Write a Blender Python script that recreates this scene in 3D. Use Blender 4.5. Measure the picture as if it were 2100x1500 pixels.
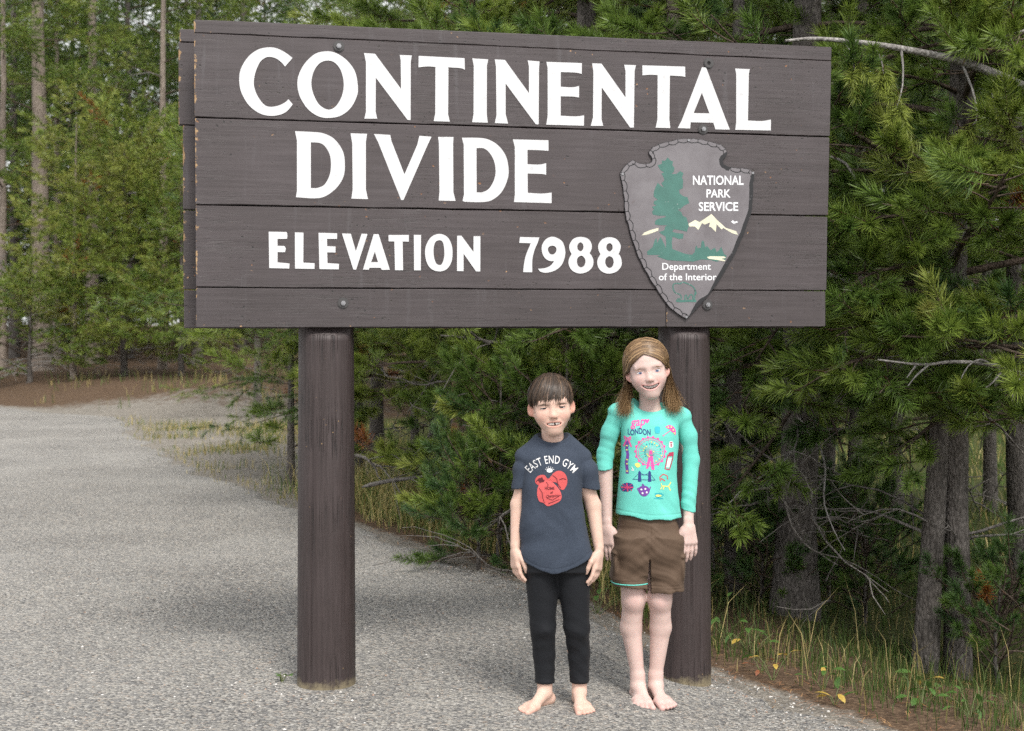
import bpy, bmesh, math, random
import numpy as np
from mathutils import Vector, Matrix, Euler, Quaternion
from mathutils.geometry import tessellate_polygon
from mathutils.bvhtree import BVHTree

for o in list(bpy.data.objects):
    bpy.data.objects.remove(o)
scene = bpy.context.scene
COL = scene.collection
R = math.radians

# ------------------------------------------------------------------ camera
F = 2917.0            # focal length in photo pixels (50 mm on a 36 mm sensor)
CAMZ = 1.40
HOR = 665.0           # photo row of the horizon
cam_data = bpy.data.cameras.new('camera')
cam_data.lens = 50.0
cam_data.sensor_width = 36.0
cam_data.shift_y = -(750.0 - HOR) / 2100.0
cam_data.clip_start = 0.05
cam_data.clip_end = 600.0
cam_data.dof.use_dof = True
cam_data.dof.focus_distance = 5.45
cam_data.dof.aperture_fstop = 5.0
cam = bpy.data.objects.new('camera', cam_data)
cam.location = (0, 0, CAMZ)
cam.rotation_euler = (R(90), 0, 0)
COL.objects.link(cam)
scene.camera = cam

# ------------------------------------------------------------------ sky and sun
SUN_ELEV, SUN_AZ = R(52), R(160)      # azimuth clockwise from +Y: behind the camera, a little to its right
world = bpy.data.worlds.new('World')
scene.world = world
world.use_nodes = True
wn = world.node_tree.nodes; wl = world.node_tree.links
wn.clear()
sky = wn.new('ShaderNodeTexSky'); sky.sky_type = 'NISHITA'; sky.sun_disc = False
sky.sun_elevation = SUN_ELEV; sky.sun_rotation = SUN_AZ
sky.air_density = 1.0; sky.dust_density = 3.0; sky.ozone_density = 1.0
hs = wn.new('ShaderNodeHueSaturation'); hs.inputs['Saturation'].default_value = 0.16
hs.inputs['Value'].default_value = 1.0
wmx = wn.new('ShaderNodeMix'); wmx.data_type = 'RGBA'
wmx.inputs[0].default_value = 0.55
wmx.inputs[7].default_value = (9.7, 9.7, 9.8, 1)        # a thin even cloud layer over the blue
bg = wn.new('ShaderNodeBackground'); bg.inputs['Strength'].default_value = 0.092
wo = wn.new('ShaderNodeOutputWorld')
wl.new(sky.outputs[0], hs.inputs['Color']); wl.new(hs.outputs[0], wmx.inputs[6])
wl.new(wmx.outputs[2], bg.inputs['Color']); wl.new(bg.outputs[0], wo.inputs['Surface'])

sl = bpy.data.lights.new('sun', 'SUN'); sl.energy = 1.5; sl.angle = R(17); sl.color = (1.0, 0.95, 0.88)
sun = bpy.data.objects.new('sun', sl); COL.objects.link(sun)
sd = Vector((math.sin(SUN_AZ) * math.cos(SUN_ELEV), math.cos(SUN_AZ) * math.cos(SUN_ELEV), math.sin(SUN_ELEV)))
sun.rotation_euler = sd.to_track_quat('Z', 'Y').to_euler()
sun.location = (3, -6, 12)

scene.view_settings.view_transform = 'Standard'
scene.view_settings.look = 'None'
scene.view_settings.exposure = 1.14
scene.view_settings.gamma = 1.0
scene.view_settings.use_curve_mapping = False
scene.render.engine = 'CYCLES'
scene.cycles.use_denoising = False
scene.cycles.use_adaptive_sampling = True
scene.cycles.adaptive_threshold = 0.022
scene.cycles.max_bounces = 4
scene.cycles.diffuse_bounces = 2
scene.cycles.glossy_bounces = 2
scene.cycles.transmission_bounces = 3
scene.cycles.transparent_max_bounces = 4
scene.cycles.caustics_reflective = False
scene.cycles.caustics_refractive = False

# ------------------------------------------------------------------ helpers
def tag(o, label=None, cat=None, group=None, kind=None):
    if label: o['label'] = label
    if cat: o['category'] = cat
    if group: o['group'] = group
    if kind: o['kind'] = kind
    return o

def empty(name, loc=(0, 0, 0), rz=0.0):
    o = bpy.data.objects.new(name, None)
    o.location = loc; o.rotation_euler = (0, 0, rz)
    o.empty_display_size = 0.1
    COL.objects.link(o)
    return o

def mesh_np(name, V, Fc, mat=None, parent=None, smooth=False, link=True):
    """V (n,3) array, Fc (m,k) array or list of index tuples"""
    me = bpy.data.meshes.new(name)
    V = np.asarray(V, dtype=np.float32)
    if isinstance(Fc, np.ndarray) and Fc.ndim == 2:
        k = Fc.shape[1]; m = Fc.shape[0]
        me.vertices.add(len(V)); me.vertices.foreach_set('co', V.ravel())
        me.loops.add(m * k); me.loops.foreach_set('vertex_index', Fc.astype(np.int32).ravel())
        me.polygons.add(m)
        me.polygons.foreach_set('loop_start', np.arange(0, m * k, k, dtype=np.int32))
        me.update(calc_edges=True)
    else:
        me.from_pydata(V.tolist(), [], [tuple(f) for f in Fc])
        me.update()
    if smooth:
        me.polygons.foreach_set('use_smooth', np.ones(len(me.polygons), dtype=bool))
    o = bpy.data.objects.new(name, me)
    if mat: me.materials.append(mat)
    if link: COL.objects.link(o)
    if parent: o.parent = parent
    return o

def set_color(o, cols, name='col'):
    """per-vertex colour attribute"""
    a = o.data.color_attributes.new(name, 'FLOAT_COLOR', 'POINT')
    c = np.ones((len(o.data.vertices), 4), dtype=np.float32)
    c[:, :cols.shape[1]] = cols
    a.data.foreach_set('color', c.ravel())

def bm_obj(name, bm, mat=None, parent=None, smooth=False):
    me = bpy.data.meshes.new(name); bm.to_mesh(me); bm.free()
    if smooth:
        me.polygons.foreach_set('use_smooth', np.ones(len(me.polygons), dtype=bool))
    o = bpy.data.objects.new(name, me)
    if mat: me.materials.append(mat)
    COL.objects.link(o)
    if parent: o.parent = parent
    return o

def tubes(paths, radii, sides=5, cap=True):
    """list of (n,3) polylines and radii -> V, quads/tris list joined"""
    VV = []; FF = []; off = 0
    ang = np.linspace(0, 2 * math.pi, sides, endpoint=False)
    ca, sa = np.cos(ang), np.sin(ang)
    for P, r in zip(paths, radii):
        P = np.asarray(P, dtype=np.float64); n = len(P)
        r = np.broadcast_to(np.asarray(r, dtype=np.float64), (n,))
        T = np.gradient(P, axis=0); T /= (np.linalg.norm(T, axis=1, keepdims=True) + 1e-12)
        ref = np.array([0, 0, 1.0]) if abs(T[0, 2]) < 0.9 else np.array([1.0, 0, 0])
        A = np.cross(T, ref); A /= (np.linalg.norm(A, axis=1, keepdims=True) + 1e-12)
        B = np.cross(T, A)
        ring = P[:, None, :] + r[:, None, None] * (ca[None, :, None] * A[:, None, :] + sa[None, :, None] * B[:, None, :])
        VV.append(ring.reshape(-1, 3))
        i = np.arange(n - 1)[:, None] * sides; j = np.arange(sides)[None, :]; j2 = (j + 1) % sides
        q = np.stack([i + j, i + j2, i + sides + j2, i + sides + j], axis=-1).reshape(-1, 4) + off
        FF.append(q); off += n * sides
    return np.concatenate(VV), np.concatenate(FF)

def catmull(P, per=6, closed=False):
    P = np.asarray(P, dtype=np.float64); n = len(P); out = []
    segs = n if closed else n - 1
    for i in range(segs):
        if closed:
            p0, p1, p2, p3 = P[(i - 1) % n], P[i], P[(i + 1) % n], P[(i + 2) % n]
        else:
            p1, p2 = P[i], P[i + 1]
            p0 = P[i - 1] if i > 0 else 2 * p1 - p2
            p3 = P[i + 2] if i + 2 < n else 2 * p2 - p1
        for k in range(per):
            t = k / per
            out.append(0.5 * (2 * p1 + (p2 - p0) * t + (2 * p0 - 5 * p1 + 4 * p2 - p3) * t * t + (3 * p1 - p0 - 3 * p2 + p3) * t ** 3))
    if not closed: out.append(P[-1])
    return np.array(out)

def glyph(path, per=5):
    """closed outline; points are corners, points with a third item are smooth"""
    n = len(path)
    if all(len(p) > 2 for p in path):
        return catmull([p[:2] for p in path], per, True)
    k0 = next(i for i, p in enumerate(path) if len(p) == 2)
    path = path[k0:] + path[:k0] + [path[k0]]
    out = []; i = 0
    while i < n:
        j = i + 1
        while len(path[j]) > 2: j += 1
        run = [p[:2] for p in path[i:j + 1]]
        if len(run) == 2: out.append(np.array(run[:1], dtype=float))
        else: out.append(catmull(run, per)[:-1])
        i = j
    return np.concatenate(out)

def noise1(n, seed, scale=1.0):
    r = np.random.default_rng(seed)
    return r.standard_normal(n) * scale

def smooth01(a, b, x):
    t = np.clip((np.asarray(x, dtype=float) - a) / (b - a), 0, 1)
    return t * t * (3 - 2 * t)

def vnoise(x, y, seed=0):
    """smooth 2-D value noise, vectorised, 0..1"""
    x = np.asarray(x, dtype=float); y = np.asarray(y, dtype=float)
    xi = np.floor(x).astype(np.int64); yi = np.floor(y).astype(np.int64)
    fx = x - xi; fy = y - yi
    fx = fx * fx * (3 - 2 * fx); fy = fy * fy * (3 - 2 * fy)
    def h(a, b):
        v = (a * 374761393 + b * 668265263 + seed * 974634533) & 0x7fffffff
        v = ((v ^ (v >> 13)) * 1274126177) & 0x7fffffff
        return ((v ^ (v >> 16)) & 0xffff) / 65535.0
    a = h(xi, yi); b = h(xi + 1, yi); c = h(xi, yi + 1); d = h(xi + 1, yi + 1)
    return (a * (1 - fx) + b * fx) * (1 - fy) + (c * (1 - fx) + d * fx) * fy

# ------------------------------------------------------------------ material helper
class M:
    """tiny node-graph builder"""
    def __init__(s, name):
        s.m = bpy.data.materials.new(name); s.m.use_nodes = True
        s.t = s.m.node_tree; s.t.nodes.clear()
        s.out = s.t.nodes.new('ShaderNodeOutputMaterial')
        s.p = s.t.nodes.new('ShaderNodeBsdfPrincipled')
        s.t.links.new(s.p.outputs[0], s.out.inputs['Surface'])
    def n(s, typ, **kw):
        x = s.t.nodes.new(typ)
        for k, v in kw.items(): setattr(x, k, v)
        return x
    def link(s, a, b): s.t.links.new(a, b)
    def setv(s, sock, v):
        if hasattr(v, 'is_output') or isinstance(v, bpy.types.NodeSocket): s.link(v, sock)
        elif isinstance(v, (tuple, list)) and len(v) == 3 and sock.type == 'RGBA': sock.default_value = (*v, 1)
        else: sock.default_value = v
    def coord(s, kind='Object', scale=(1, 1, 1), loc=(0, 0, 0), rot=(0, 0, 0)):
        c = s.n('ShaderNodeTexCoord'); mp = s.n('ShaderNodeMapping')
        mp.inputs['Scale'].default_value = scale; mp.inputs['Location'].default_value = loc
        mp.inputs['Rotation'].default_value = rot
        s.link(c.outputs[kind], mp.inputs['Vector']); return mp.outputs[0]
    def noise(s, vec, scale=5, detail=4, rough=0.55, dist=0.0):
        x = s.n('ShaderNodeTexNoise'); s.link(vec, x.inputs['Vector'])
        x.inputs['Scale'].default_value = scale; x.inputs['Detail'].default_value = detail
        x.inputs['Roughness'].default_value = rough; x.inputs['Distortion'].default_value = dist
        return x.outputs[0]
    def voro(s, vec, scale=50, feature='F1', rnd=1.0, out='Color', dim='3D'):
        x = s.n('ShaderNodeTexVoronoi', feature=feature, voronoi_dimensions=dim); s.link(vec, x.inputs['Vector'])
        x.inputs['Scale'].default_value = scale; x.inputs['Randomness'].default_value = rnd
        return x.outputs[out]
    def ramp(s, fac, stops, interp='LINEAR'):
        x = s.n('ShaderNodeValToRGB'); s.link(fac, x.inputs[0]); cr = x.color_ramp; cr.interpolation = interp
        while len(cr.elements) > 1: cr.elements.remove(cr.elements[-1])
        first = True
        for p, c in stops:
            if not isinstance(c, (tuple, list)): c = (c, c, c)
            e = cr.elements[0] if first else cr.elements.new(p)
            e.position = p; e.color = (*c, 1); first = False
        return x.outputs[0]
    def mix(s, fac, a, b, blend='MIX'):
        x = s.n('ShaderNodeMix', data_type='RGBA', blend_type=blend)
        s.setv(x.inputs[0], fac); s.setv(x.inputs[6], a); s.setv(x.inputs[7], b)
        return x.outputs[2]
    def math(s, op, a, b=0.0):
        x = s.n('ShaderNodeMath', operation=op); s.setv(x.inputs[0], a); s.setv(x.inputs[1], b); return x.outputs[0]
    def attr(s, name, typ='GEOMETRY', out='Color'):
        x = s.n('ShaderNodeAttribute', attribute_name=name, attribute_type=typ); return x.outputs[out]
    def sep(s, col):
        x = s.n('ShaderNodeSeparateColor'); s.link(col, x.inputs[0]); return x.outputs
    def sepxyz(s, v):
        x = s.n('ShaderNodeSeparateXYZ'); s.link(v, x.inputs[0]); return x.outputs
    def bump(s, h, strength=0.3, dist=0.01, normal=None):
        x = s.n('ShaderNodeBump'); x.inputs['Strength'].default_value = strength; x.inputs['Distance'].default_value = dist
        s.link(h, x.inputs['Height'])
        if normal is not None: s.link(normal, x.inputs['Normal'])
        s.link(x.outputs[0], s.p.inputs['Normal']); return x.outputs[0]
    def set(s, **kw):
        names = dict(base='Base Color', rough='Roughness', metal='Metallic', spec='Specular IOR Level', sss='Subsurface Weight',
                     sheen='Sheen Weight', coat='Coat Weight')
        for k, v in kw.items(): s.setv(s.p.inputs[names[k]], v)
        return s

def plain(name, col, rough=0.6, metal=0.0, spec=0.5):
    return M(name).set(base=col, rough=rough, metal=metal, spec=spec).m

# ------------------------------------------------------------------ where things stand
EDGE_Y = np.array([-30, 0, 3.0, 4.2, 4.9, 5.25, 5.8, 6.5, 7.6, 8.4, 9.5, 10.6, 13.2, 17.4, 21.2, 22.3, 24.3, 32, 60])
EDGE_X = np.array([14, 5.0, 2.75, 1.85, 1.45, 1.22, .90, .50, .05, -.40, -.98, -1.55, -2.90, -4.62, -5.9, -7.3, -9.0, -18, -60])
def edge_x(y): return np.interp(y, EDGE_Y, EDGE_X)
def edge_d(x, y):
    """signed distance (about) beyond the right-hand road edge"""
    slope = (edge_x(np.asarray(y) + 0.25) - edge_x(np.asarray(y) - 0.25)) / 0.5
    return (np.asarray(x) - edge_x(y)) / np.sqrt(1 + slope ** 2)
def terrain(x, y):
    x = np.asarray(x, dtype=float); y = np.asarray(y, dtype=float)
    d = edge_d(x, y)
    w = smooth01(-1.2, 0.8, x + 0.0 * y) 
    z = -0.088 * smooth01(0.30, 0.95, x) * smooth01(9, 6.5, y)                     # camber
    z = z - 0.26 * smooth01(0.15, 2.2, d) * smooth01(-1.5, 1.2, x) * smooth01(40, 14, y)   # bank beyond the edge
    z = z + (vnoise(x * 1.3, y * 1.3, 3) - 0.5) * 0.10 * smooth01(0.1, 1.2, d) + (vnoise(x * 4, y * 4, 5) - 0.5) * 0.03 * smooth01(0.1, 0.8, d)
    z = z + 0.9 * smooth01(26, 60, y) * smooth01(1, -6, x)
    z = z + 0.34 * smooth01(0.4, 3.0, d) * smooth01(20.5, 24.5, y) * smooth01(-1.5, -5, x)      # the low dirt bank beyond the bend
    return z
def ground_z(x, y): return float(terrain(x, y))
def at(px, py, Y):
    """the point seen at photo pixel (px, py) at distance Y"""
    return np.array([(px - 1050.0) * Y / F, Y, CAMZ - (py - HOR) * Y / F])
def atx(px, Y): return (px - 1050.0) * Y / F
# ================================================================== ground and road
def stone_nodes(m, vec, s1, s2):
    """chip-seal look: cells of mixed stone colours, returns colour and height"""
    vn = m.n('ShaderNodeTexVoronoi', voronoi_dimensions='2D'); m.link(vec, vn.inputs['Vector']); vn.inputs['Scale'].default_value = s1
    c1 = m.sep(vn.outputs['Color'])[0]
    f1 = vn.outputs['Distance']
    c2 = m.sep(m.voro(vec, s2, dim='2D'))[1]
    col = m.ramp(c1, [(0.0, (0.08, 0.08, 0.085)), (0.15, (0.15, 0.15, 0.155)), (0.38, (0.24, 0.237, 0.232)), (0.62, (0.34, 0.325, 0.30)), (0.78, (0.44, 0.415, 0.37)),
                         (0.90, (0.60, 0.585, 0.555)), (1.0, (0.42, 0.33, 0.26))])
    col2 = m.ramp(c2, [(0.0, (0.11, 0.11, 0.115)), (0.5, (0.25, 0.245, 0.235)), (1.0, (0.42, 0.40, 0.37))])
    col = m.mix(0.36, col, col2)
    hgt = m.math('SUBTRACT', 1.0, m.math('MULTIPLY', f1, 1.3))
    gap = m.ramp(f1, [(0.45, 1.0), (0.80, 0.45)])
    col = m.mix(1.0, col, gap, 'MULTIPLY')
    return col, hgt

def mat_road():
    m = M('road_chip_seal'); v = m.coord('Object')
    col, h = stone_nodes(m, v, 92, 220)
    big = m.ramp(m.noise(v, 0.9, 4), [(0.3, (0.80, 0.795, 0.785)), (0.7, (0.99, 0.98, 0.955))])
    col = m.mix(1.0, col, big, 'MULTIPLY')
    dust = m.ramp(m.noise(v, 0.45, 5, 0.6), [(0.44, 0.0), (0.68, 0.30)])
    col = m.mix(dust, col, (0.345, 0.338, 0.322))
    dark = m.ramp(m.noise(v, 55, 2, 0.5), [(0.62, 1.0), (0.74, 0.55)])
    col = m.mix(1.0, col, dark, 'MULTIPLY')
    m.set(base=col, rough=0.88, spec=0.25); m.bump(h, 0.85, 0.006)
    return m.m

def mat_ground():
    m = M('forest_floor'); v = m.coord('Object')
    mk = m.sep(m.attr('col'))
    stone, h = stone_nodes(m, v, 60, 150)
    dirt = m.ramp(m.noise(v, 7, 5), [(0.3, (0.165, 0.14, 0.11)), (0.7, (0.27, 0.245, 0.21))])
    grav = m.mix(1.0, m.mix(0.55, stone, dirt), (0.86, 0.85, 0.83), 'MULTIPLY')
    lit = m.ramp(m.noise(v, 38, 5, 0.7), [(0.25, (0.026, 0.018, 0.012)), (0.5, (0.095, 0.062, 0.040)), (0.75, (0.20, 0.138, 0.088))])
    grs = m.ramp(m.noise(v, 16, 5, 0.7), [(0.25, (0.018, 0.022, 0.008)), (0.55, (0.050, 0.058, 0.018)), (0.8, (0.15, 0.125, 0.05))])
    n = m.noise(v, 5.5, 5, 0.65)
    a = m.ramp(m.math('ADD', m.math('MULTIPLY', mk[1], 1.5), m.math('MULTIPLY', m.math('SUBTRACT', n, 0.5), 1.6)), [(0.35, 0.0), (0.65, 1.0)])
    b = m.ramp(m.math('ADD', mk[0], m.math('MULTIPLY', m.math('SUBTRACT', n, 0.5), 0.9)), [(0.35, 0.0), (0.65, 1.0)])
    col = m.mix(a, lit, grs); col = m.mix(b, col, grav)
    m.set(base=col, rough=0.95, spec=0.15)
    hh = m.mix(0.5, h, m.noise(v, 60, 4, 0.7))
    m.bump(hh, 0.8, 0.012)
    return m.m

def axis(*segs):
    out = [segs[0][0]]
    for a, b, st in segs:
        n = max(1, int(round((b - a) / st)))
        out += list(np.linspace(a, b, n + 1)[1:])
    return np.array(out)

gx = axis((-150, -40, 12), (-40, -14, 2), (-14, -5, .4), (-5, 3.8, .06), (3.8, 10, .4), (10, 40, 2), (40, 150, 12))
gy = axis((-40, 0, 5), (0, 4, .5), (4, 13, .06), (13, 30, .25), (30, 60, 1.5), (60, 250, 12))
GX, GY = np.meshgrid(gx, gy, indexing='xy')
GZ = terrain(GX, GY)
D = edge_d(GX, GY)
V = np.stack([GX, GY, GZ - 0.012 * (D < -0.3)], -1).reshape(-1, 3)
nx, ny = len(gx), len(gy)
i = np.arange(ny - 1)[:, None] * nx + np.arange(nx - 1)[None, :]
Q = np.stack([i, i + 1, i + nx + 1, i + nx], -1).reshape(-1, 4)
ground = mesh_np('ground', V, Q, mat_ground(), smooth=True)
tag(ground, kind='structure')
# what covers it: R gravel / bare dirt, G grass
x, y, d = GX.ravel(), GY.ravel(), D.ravel()
pull = smooth01(2.6, 1.2, d) * smooth01(10.5, 12.5, y) * smooth01(24, 21, y)             # the gravel pull-out by the bend
far = smooth01(19, 22, y) * smooth01(25.5, 23.5, y) * smooth01(0, -3, x) * 0.5
grav = np.clip(smooth01(0.30, 0.02, d) * 0.9 + pull + far, 0, 1)
grass = np.clip(smooth01(0.45, 0.9, d) * smooth01(14, 9, y) * smooth01(1.4, -0.2, x) + smooth01(0.8, 1.6, d) * smooth01(0.5, 1.2, x) * 0.62
                + smooth01(9, 13, y) * smooth01(1, 2.5, x) + .55 * smooth01(1.6, 2.6, d) * smooth01(24, 20, y), 0, 1) * (1 - 0.8 * far)
set_color(ground, np.stack([grav, grass, np.zeros_like(grav)], -1))

# the road sheet: rows across, the right-hand edge broken up a little
ry = axis((-30, 3, 1.5), (3, 12, .035), (12, 26, .08), (26, 60, 1.0))
rng = np.random.default_rng(5)
jag = (vnoise(ry * 9, ry * 0, 11) - .5) * .055 + (vnoise(ry * 2.2, ry * 0, 12) - .5) * .10 + (vnoise(ry * 30, ry * 0, 13) - .5) * .025
ex = edge_x(ry) + jag * (1 + 0.06 * ry)
ts = np.concatenate([[0], np.cumsum(np.geomspace(0.03, 14, 46))]); ts = ts[ts < 90]
RX = ex[:, None] - ts[None, :]
RY = np.repeat(ry[:, None], len(ts), 1)
RZ = terrain(np.minimum(RX, edge_x(RY)), RY) + 0.012
RZ[:, 0] -= 0.016
V = np.stack([RX, RY, RZ], -1).reshape(-1, 3)
nn = len(ts); i = np.arange(len(ry) - 1)[:, None] * nn + np.arange(nn - 1)[None, :]
Q = np.stack([i, i + nn, i + nn + 1, i + 1], -1).reshape(-1, 4)
road = mesh_np('road', V, Q, mat_road(), smooth=True)
tag(road, kind='structure')
# ================================================================== the sign
SA, SB = 0.19425, -1.3441e-5
S_TH = math.atan(0.21766)
def sgn(px, py):
    """photo pixel -> (along the board, height) on the front face of the sign"""
    Y = 1.0 / (SA + SB * px); X = (px - 1050.0) * Y / F
    return X / math.cos(S_TH), CAMZ - (py - HOR) * Y / F

def mat_plank():
    m = M('brown_sign_paint')
    oi = m.n('ShaderNodeObjectInfo').outputs['Random']
    v0 = m.coord('Object')
    mp = m.n('ShaderNodeVectorMath', operation='ADD'); m.link(v0, mp.inputs[0])
    cb = m.n('ShaderNodeCombineXYZ'); m.link(m.math('MULTIPLY', oi, 37.0), cb.inputs[0]); m.link(m.math('MULTIPLY', oi, 11.0), cb.inputs[2])
    m.link(cb.outputs[0], mp.inputs[1]); v = mp.outputs[0]
    st = m.n('ShaderNodeMapping'); st.inputs['Scale'].default_value = (1.0, 6, 26); m.link(v, st.inputs['Vector'])
    st2 = m.n('ShaderNodeMapping'); st2.inputs['Scale'].default_value = (0.9, 4, 60); m.link(v, st2.inputs['Vector'])
    g = m.noise(st.outputs[0], 3.0, 6, 0.6)
    base = m.ramp(g, [(0.25, (0.039, 0.031, 0.032)), (0.55, (0.056, 0.046, 0.047)), (0.85, (0.077, 0.066, 0.068))])
    cl = m.ramp(m.noise(v, 3.2, 5, 0.6), [(0.35, (0.90, 0.89, 0.88)), (0.72, (1.18, 1.19, 1.22))])
    base = m.mix(1.0, base, cl, 'MULTIPLY')
    tint = m.ramp(oi, [(0.0, (0.93, 0.92, 0.92)), (1.0, (1.06, 1.05, 1.06))]); base = m.mix(1.0, base, tint, 'MULTIPLY')
    # chalky runs
    vr = m.n('ShaderNodeMapping'); vr.inputs['Scale'].default_value = (22, 1, 1.6); m.link(v, vr.inputs['Vector'])
    run = m.ramp(m.noise(vr.outputs[0], 1.0, 4, 0.55), [(0.60, 0.0), (0.78, 0.30)])
    base = m.mix(run, base, (0.15, 0.147, 0.157))
    # hairline checks along the grain
    cr = m.noise(st2.outputs[0], 1.6, 3, 0.5)
    zone = m.ramp(m.noise(v, 2.1, 3), [(0.42, 0.0), (0.56, 1.0)])
    crack = m.math('MULTIPLY', m.ramp(cr, [(0.485, 0.0), (0.5, 1.0), (0.515, 0.0)]), zone)
    base = m.mix(m.math('MULTIPLY', crack, 0.7), base, (0.02, 0.018, 0.018))
    # pocks: dark holes and bare-wood chips in patches
    wv = m.n('ShaderNodeTexNoise'); m.link(v, wv.inputs['Vector']); wv.inputs['Scale'].default_value = 90; wv.inputs['Detail'].default_value = 3
    va = m.n('ShaderNodeVectorMath', operation='MULTIPLY_ADD'); m.link(wv.outputs['Color'], va.inputs[0]); va.inputs[1].default_value = (.02, .02, .010); m.link(v, va.inputs[2])
    vc = m.n('ShaderNodeTexVoronoi'); m.link(va.outputs[0], vc.inputs['Vector']); vc.inputs['Scale'].default_value = 44
    patch = m.ramp(m.noise(v, 4.3, 4, 0.6), [(0.47, 0.0), (0.58, 1.0)])
    dot = m.math('MULTIPLY', m.ramp(vc.outputs['Distance'], [(0.13, 1.0), (0.20, 0.0)]), patch)
    ch = m.sep(vc.outputs['Color'])[0]
    chipc = m.ramp(ch, [(0.0, (0.012, 0.011, 0.011)), (0.5, (0.03, 0.024, 0.02)), (0.88, (0.22, 0.10, 0.04)), (0.95, (0.34, 0.20, 0.10))], 'CONSTANT')
    base = m.mix(dot, base, chipc)
    # worn ends and arrises carry bare wood where the attribute says edge
    ed = m.attr('edge', out='Fac')
    wn_ = m.ramp(m.math('ADD', m.math('MULTIPLY', ed, 0.50), m.math('MULTIPLY', m.noise(v, 24, 5, 0.7), 0.72)), [(0.865, 0.0), (0.895, 1.0)])
    base = m.mix(wn_, base, m.ramp(m.noise(v, 60, 3), [(0.3, (0.22, 0.12, 0.05)), (0.7, (0.40, 0.27, 0.14))]))
    hgt = m.math('SUBTRACT', m.math('MULTIPLY', g, 0.5), m.math('ADD', crack, dot))
    m.set(base=base, rough=m.ramp(m.noise(v, 9, 3), [(0.3, 0.42), (0.7, 0.6)]), spec=0.5); m.bump(hgt, 0.35, 0.002)
    return m.m

def mat_post():
    m = M('brown_post_stain'); v = m.coord('Object')
    st = m.n('ShaderNodeMapping'); st.inputs['Scale'].default_value = (28, 28, 0.9); m.link(v, st.inputs['Vector'])
    g = m.noise(st.outputs[0], 2.0, 6, 0.65)
    col = m.ramp(g, [(0.25, (0.025, 0.017, 0.016)), (0.5, (0.039, 0.028, 0.027)), (0.8, (0.053, 0.041, 0.040))])
    fn = m.n('ShaderNodeMapping'); fn.inputs['Scale'].default_value = (150, 150, 7); m.link(v, fn.inputs['Vector'])
    col = m.mix(1.0, col, m.ramp(m.noise(fn.outputs[0], 1.0, 4, .7), [(.3, (.72, .71, .71)), (.7, (1.25, 1.26, 1.27))]), 'MULTIPLY')
    fade = m.ramp(m.noise(v, 2.4, 4), [(0.35, (0.9, 0.88, 0.88)), (0.7, (1.15, 1.16, 1.18))])
    col = m.mix(1.0, col, fade, 'MULTIPLY')
    st3 = m.n('ShaderNodeMapping'); st3.inputs['Scale'].default_value = (60, 60, 1.1); m.link(v, st3.inputs['Vector'])
    ck = m.noise(st3.outputs[0], 1.0, 2, 0.5)
    crack = m.math('MULTIPLY', m.ramp(ck, [(0.470, 0.0), (0.5, 1.0), (0.53, 0.0)]), m.ramp(m.noise(v, 3.5, 3), [(0.50, 0.0), (0.60, 1.0)]))
    col = m.mix(m.math('MULTIPLY', crack, 0.75), col, (0.012, 0.01, 0.01))
    vc = m.voro(v, 42, out='Distance')
    chip = m.math('MULTIPLY', m.ramp(vc, [(0.07, 1.0), (0.11, 0.0)]), m.ramp(m.noise(v, 5, 3), [(0.56, 0.0), (0.62, 1.0)]))
    col = m.mix(chip, col, (0.30, 0.20, 0.10))
    z = m.sepxyz(v)[2]
    foot = m.ramp(m.math('ADD', z, m.math('MULTIPLY', m.math('SUBTRACT', m.noise(v, 34, 5, .7), 0.5), 0.10)), [(0.012, 1.0), (0.045, 0.0)])
    col = m.mix(m.math('MULTIPLY', foot, 0.75), col, (0.25, 0.21, 0.13))
    m.set(base=col, rough=0.55, spec=0.45)
    m.bump(m.math('SUBTRACT', g, crack), 0.6, 0.004)
    return m.m

def mat_white():
    m = M('white_sign_paint'); v = m.coord('Object')
    n = m.noise(v, 30, 5, 0.65)
    col = m.ramp(n, [(0.28, (0.48, 0.485, 0.50)), (0.40, (0.59, 0.595, 0.605)), (0.7, (0.63, 0.635, 0.645))])
    chip = m.ramp(m.noise(v, 95, 3, 0.6), [(0.76, 0.0), (0.79, 0.6)])
    col = m.mix(chip, col, (0.30, 0.28, 0.28))
    m.set(base=col, rough=0.5, spec=0.4); m.bump(n, 0.25, 0.002)
    return m.m

M_PLANK, M_POST, M_WHITE = mat_plank(), mat_post(), mat_white()
M_STEEL = M('weathered_zinc').set(base=(0.30, 0.30, 0.31), rough=0.42, metal=0.85).m
M_WASH = M('dull_washer').set(base=(0.075, 0.072, 0.072), rough=0.5, metal=0.5).m
M_HOLE = plain('dark_hole', (0.012, 0.011, 0.011), 0.9)

sign = empty('wooden_sign', (0, 5.5513, 0), S_TH)
tag(sign, 'large brown wooden plank sign with white routed lettering on two round posts', 'sign')

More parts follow.
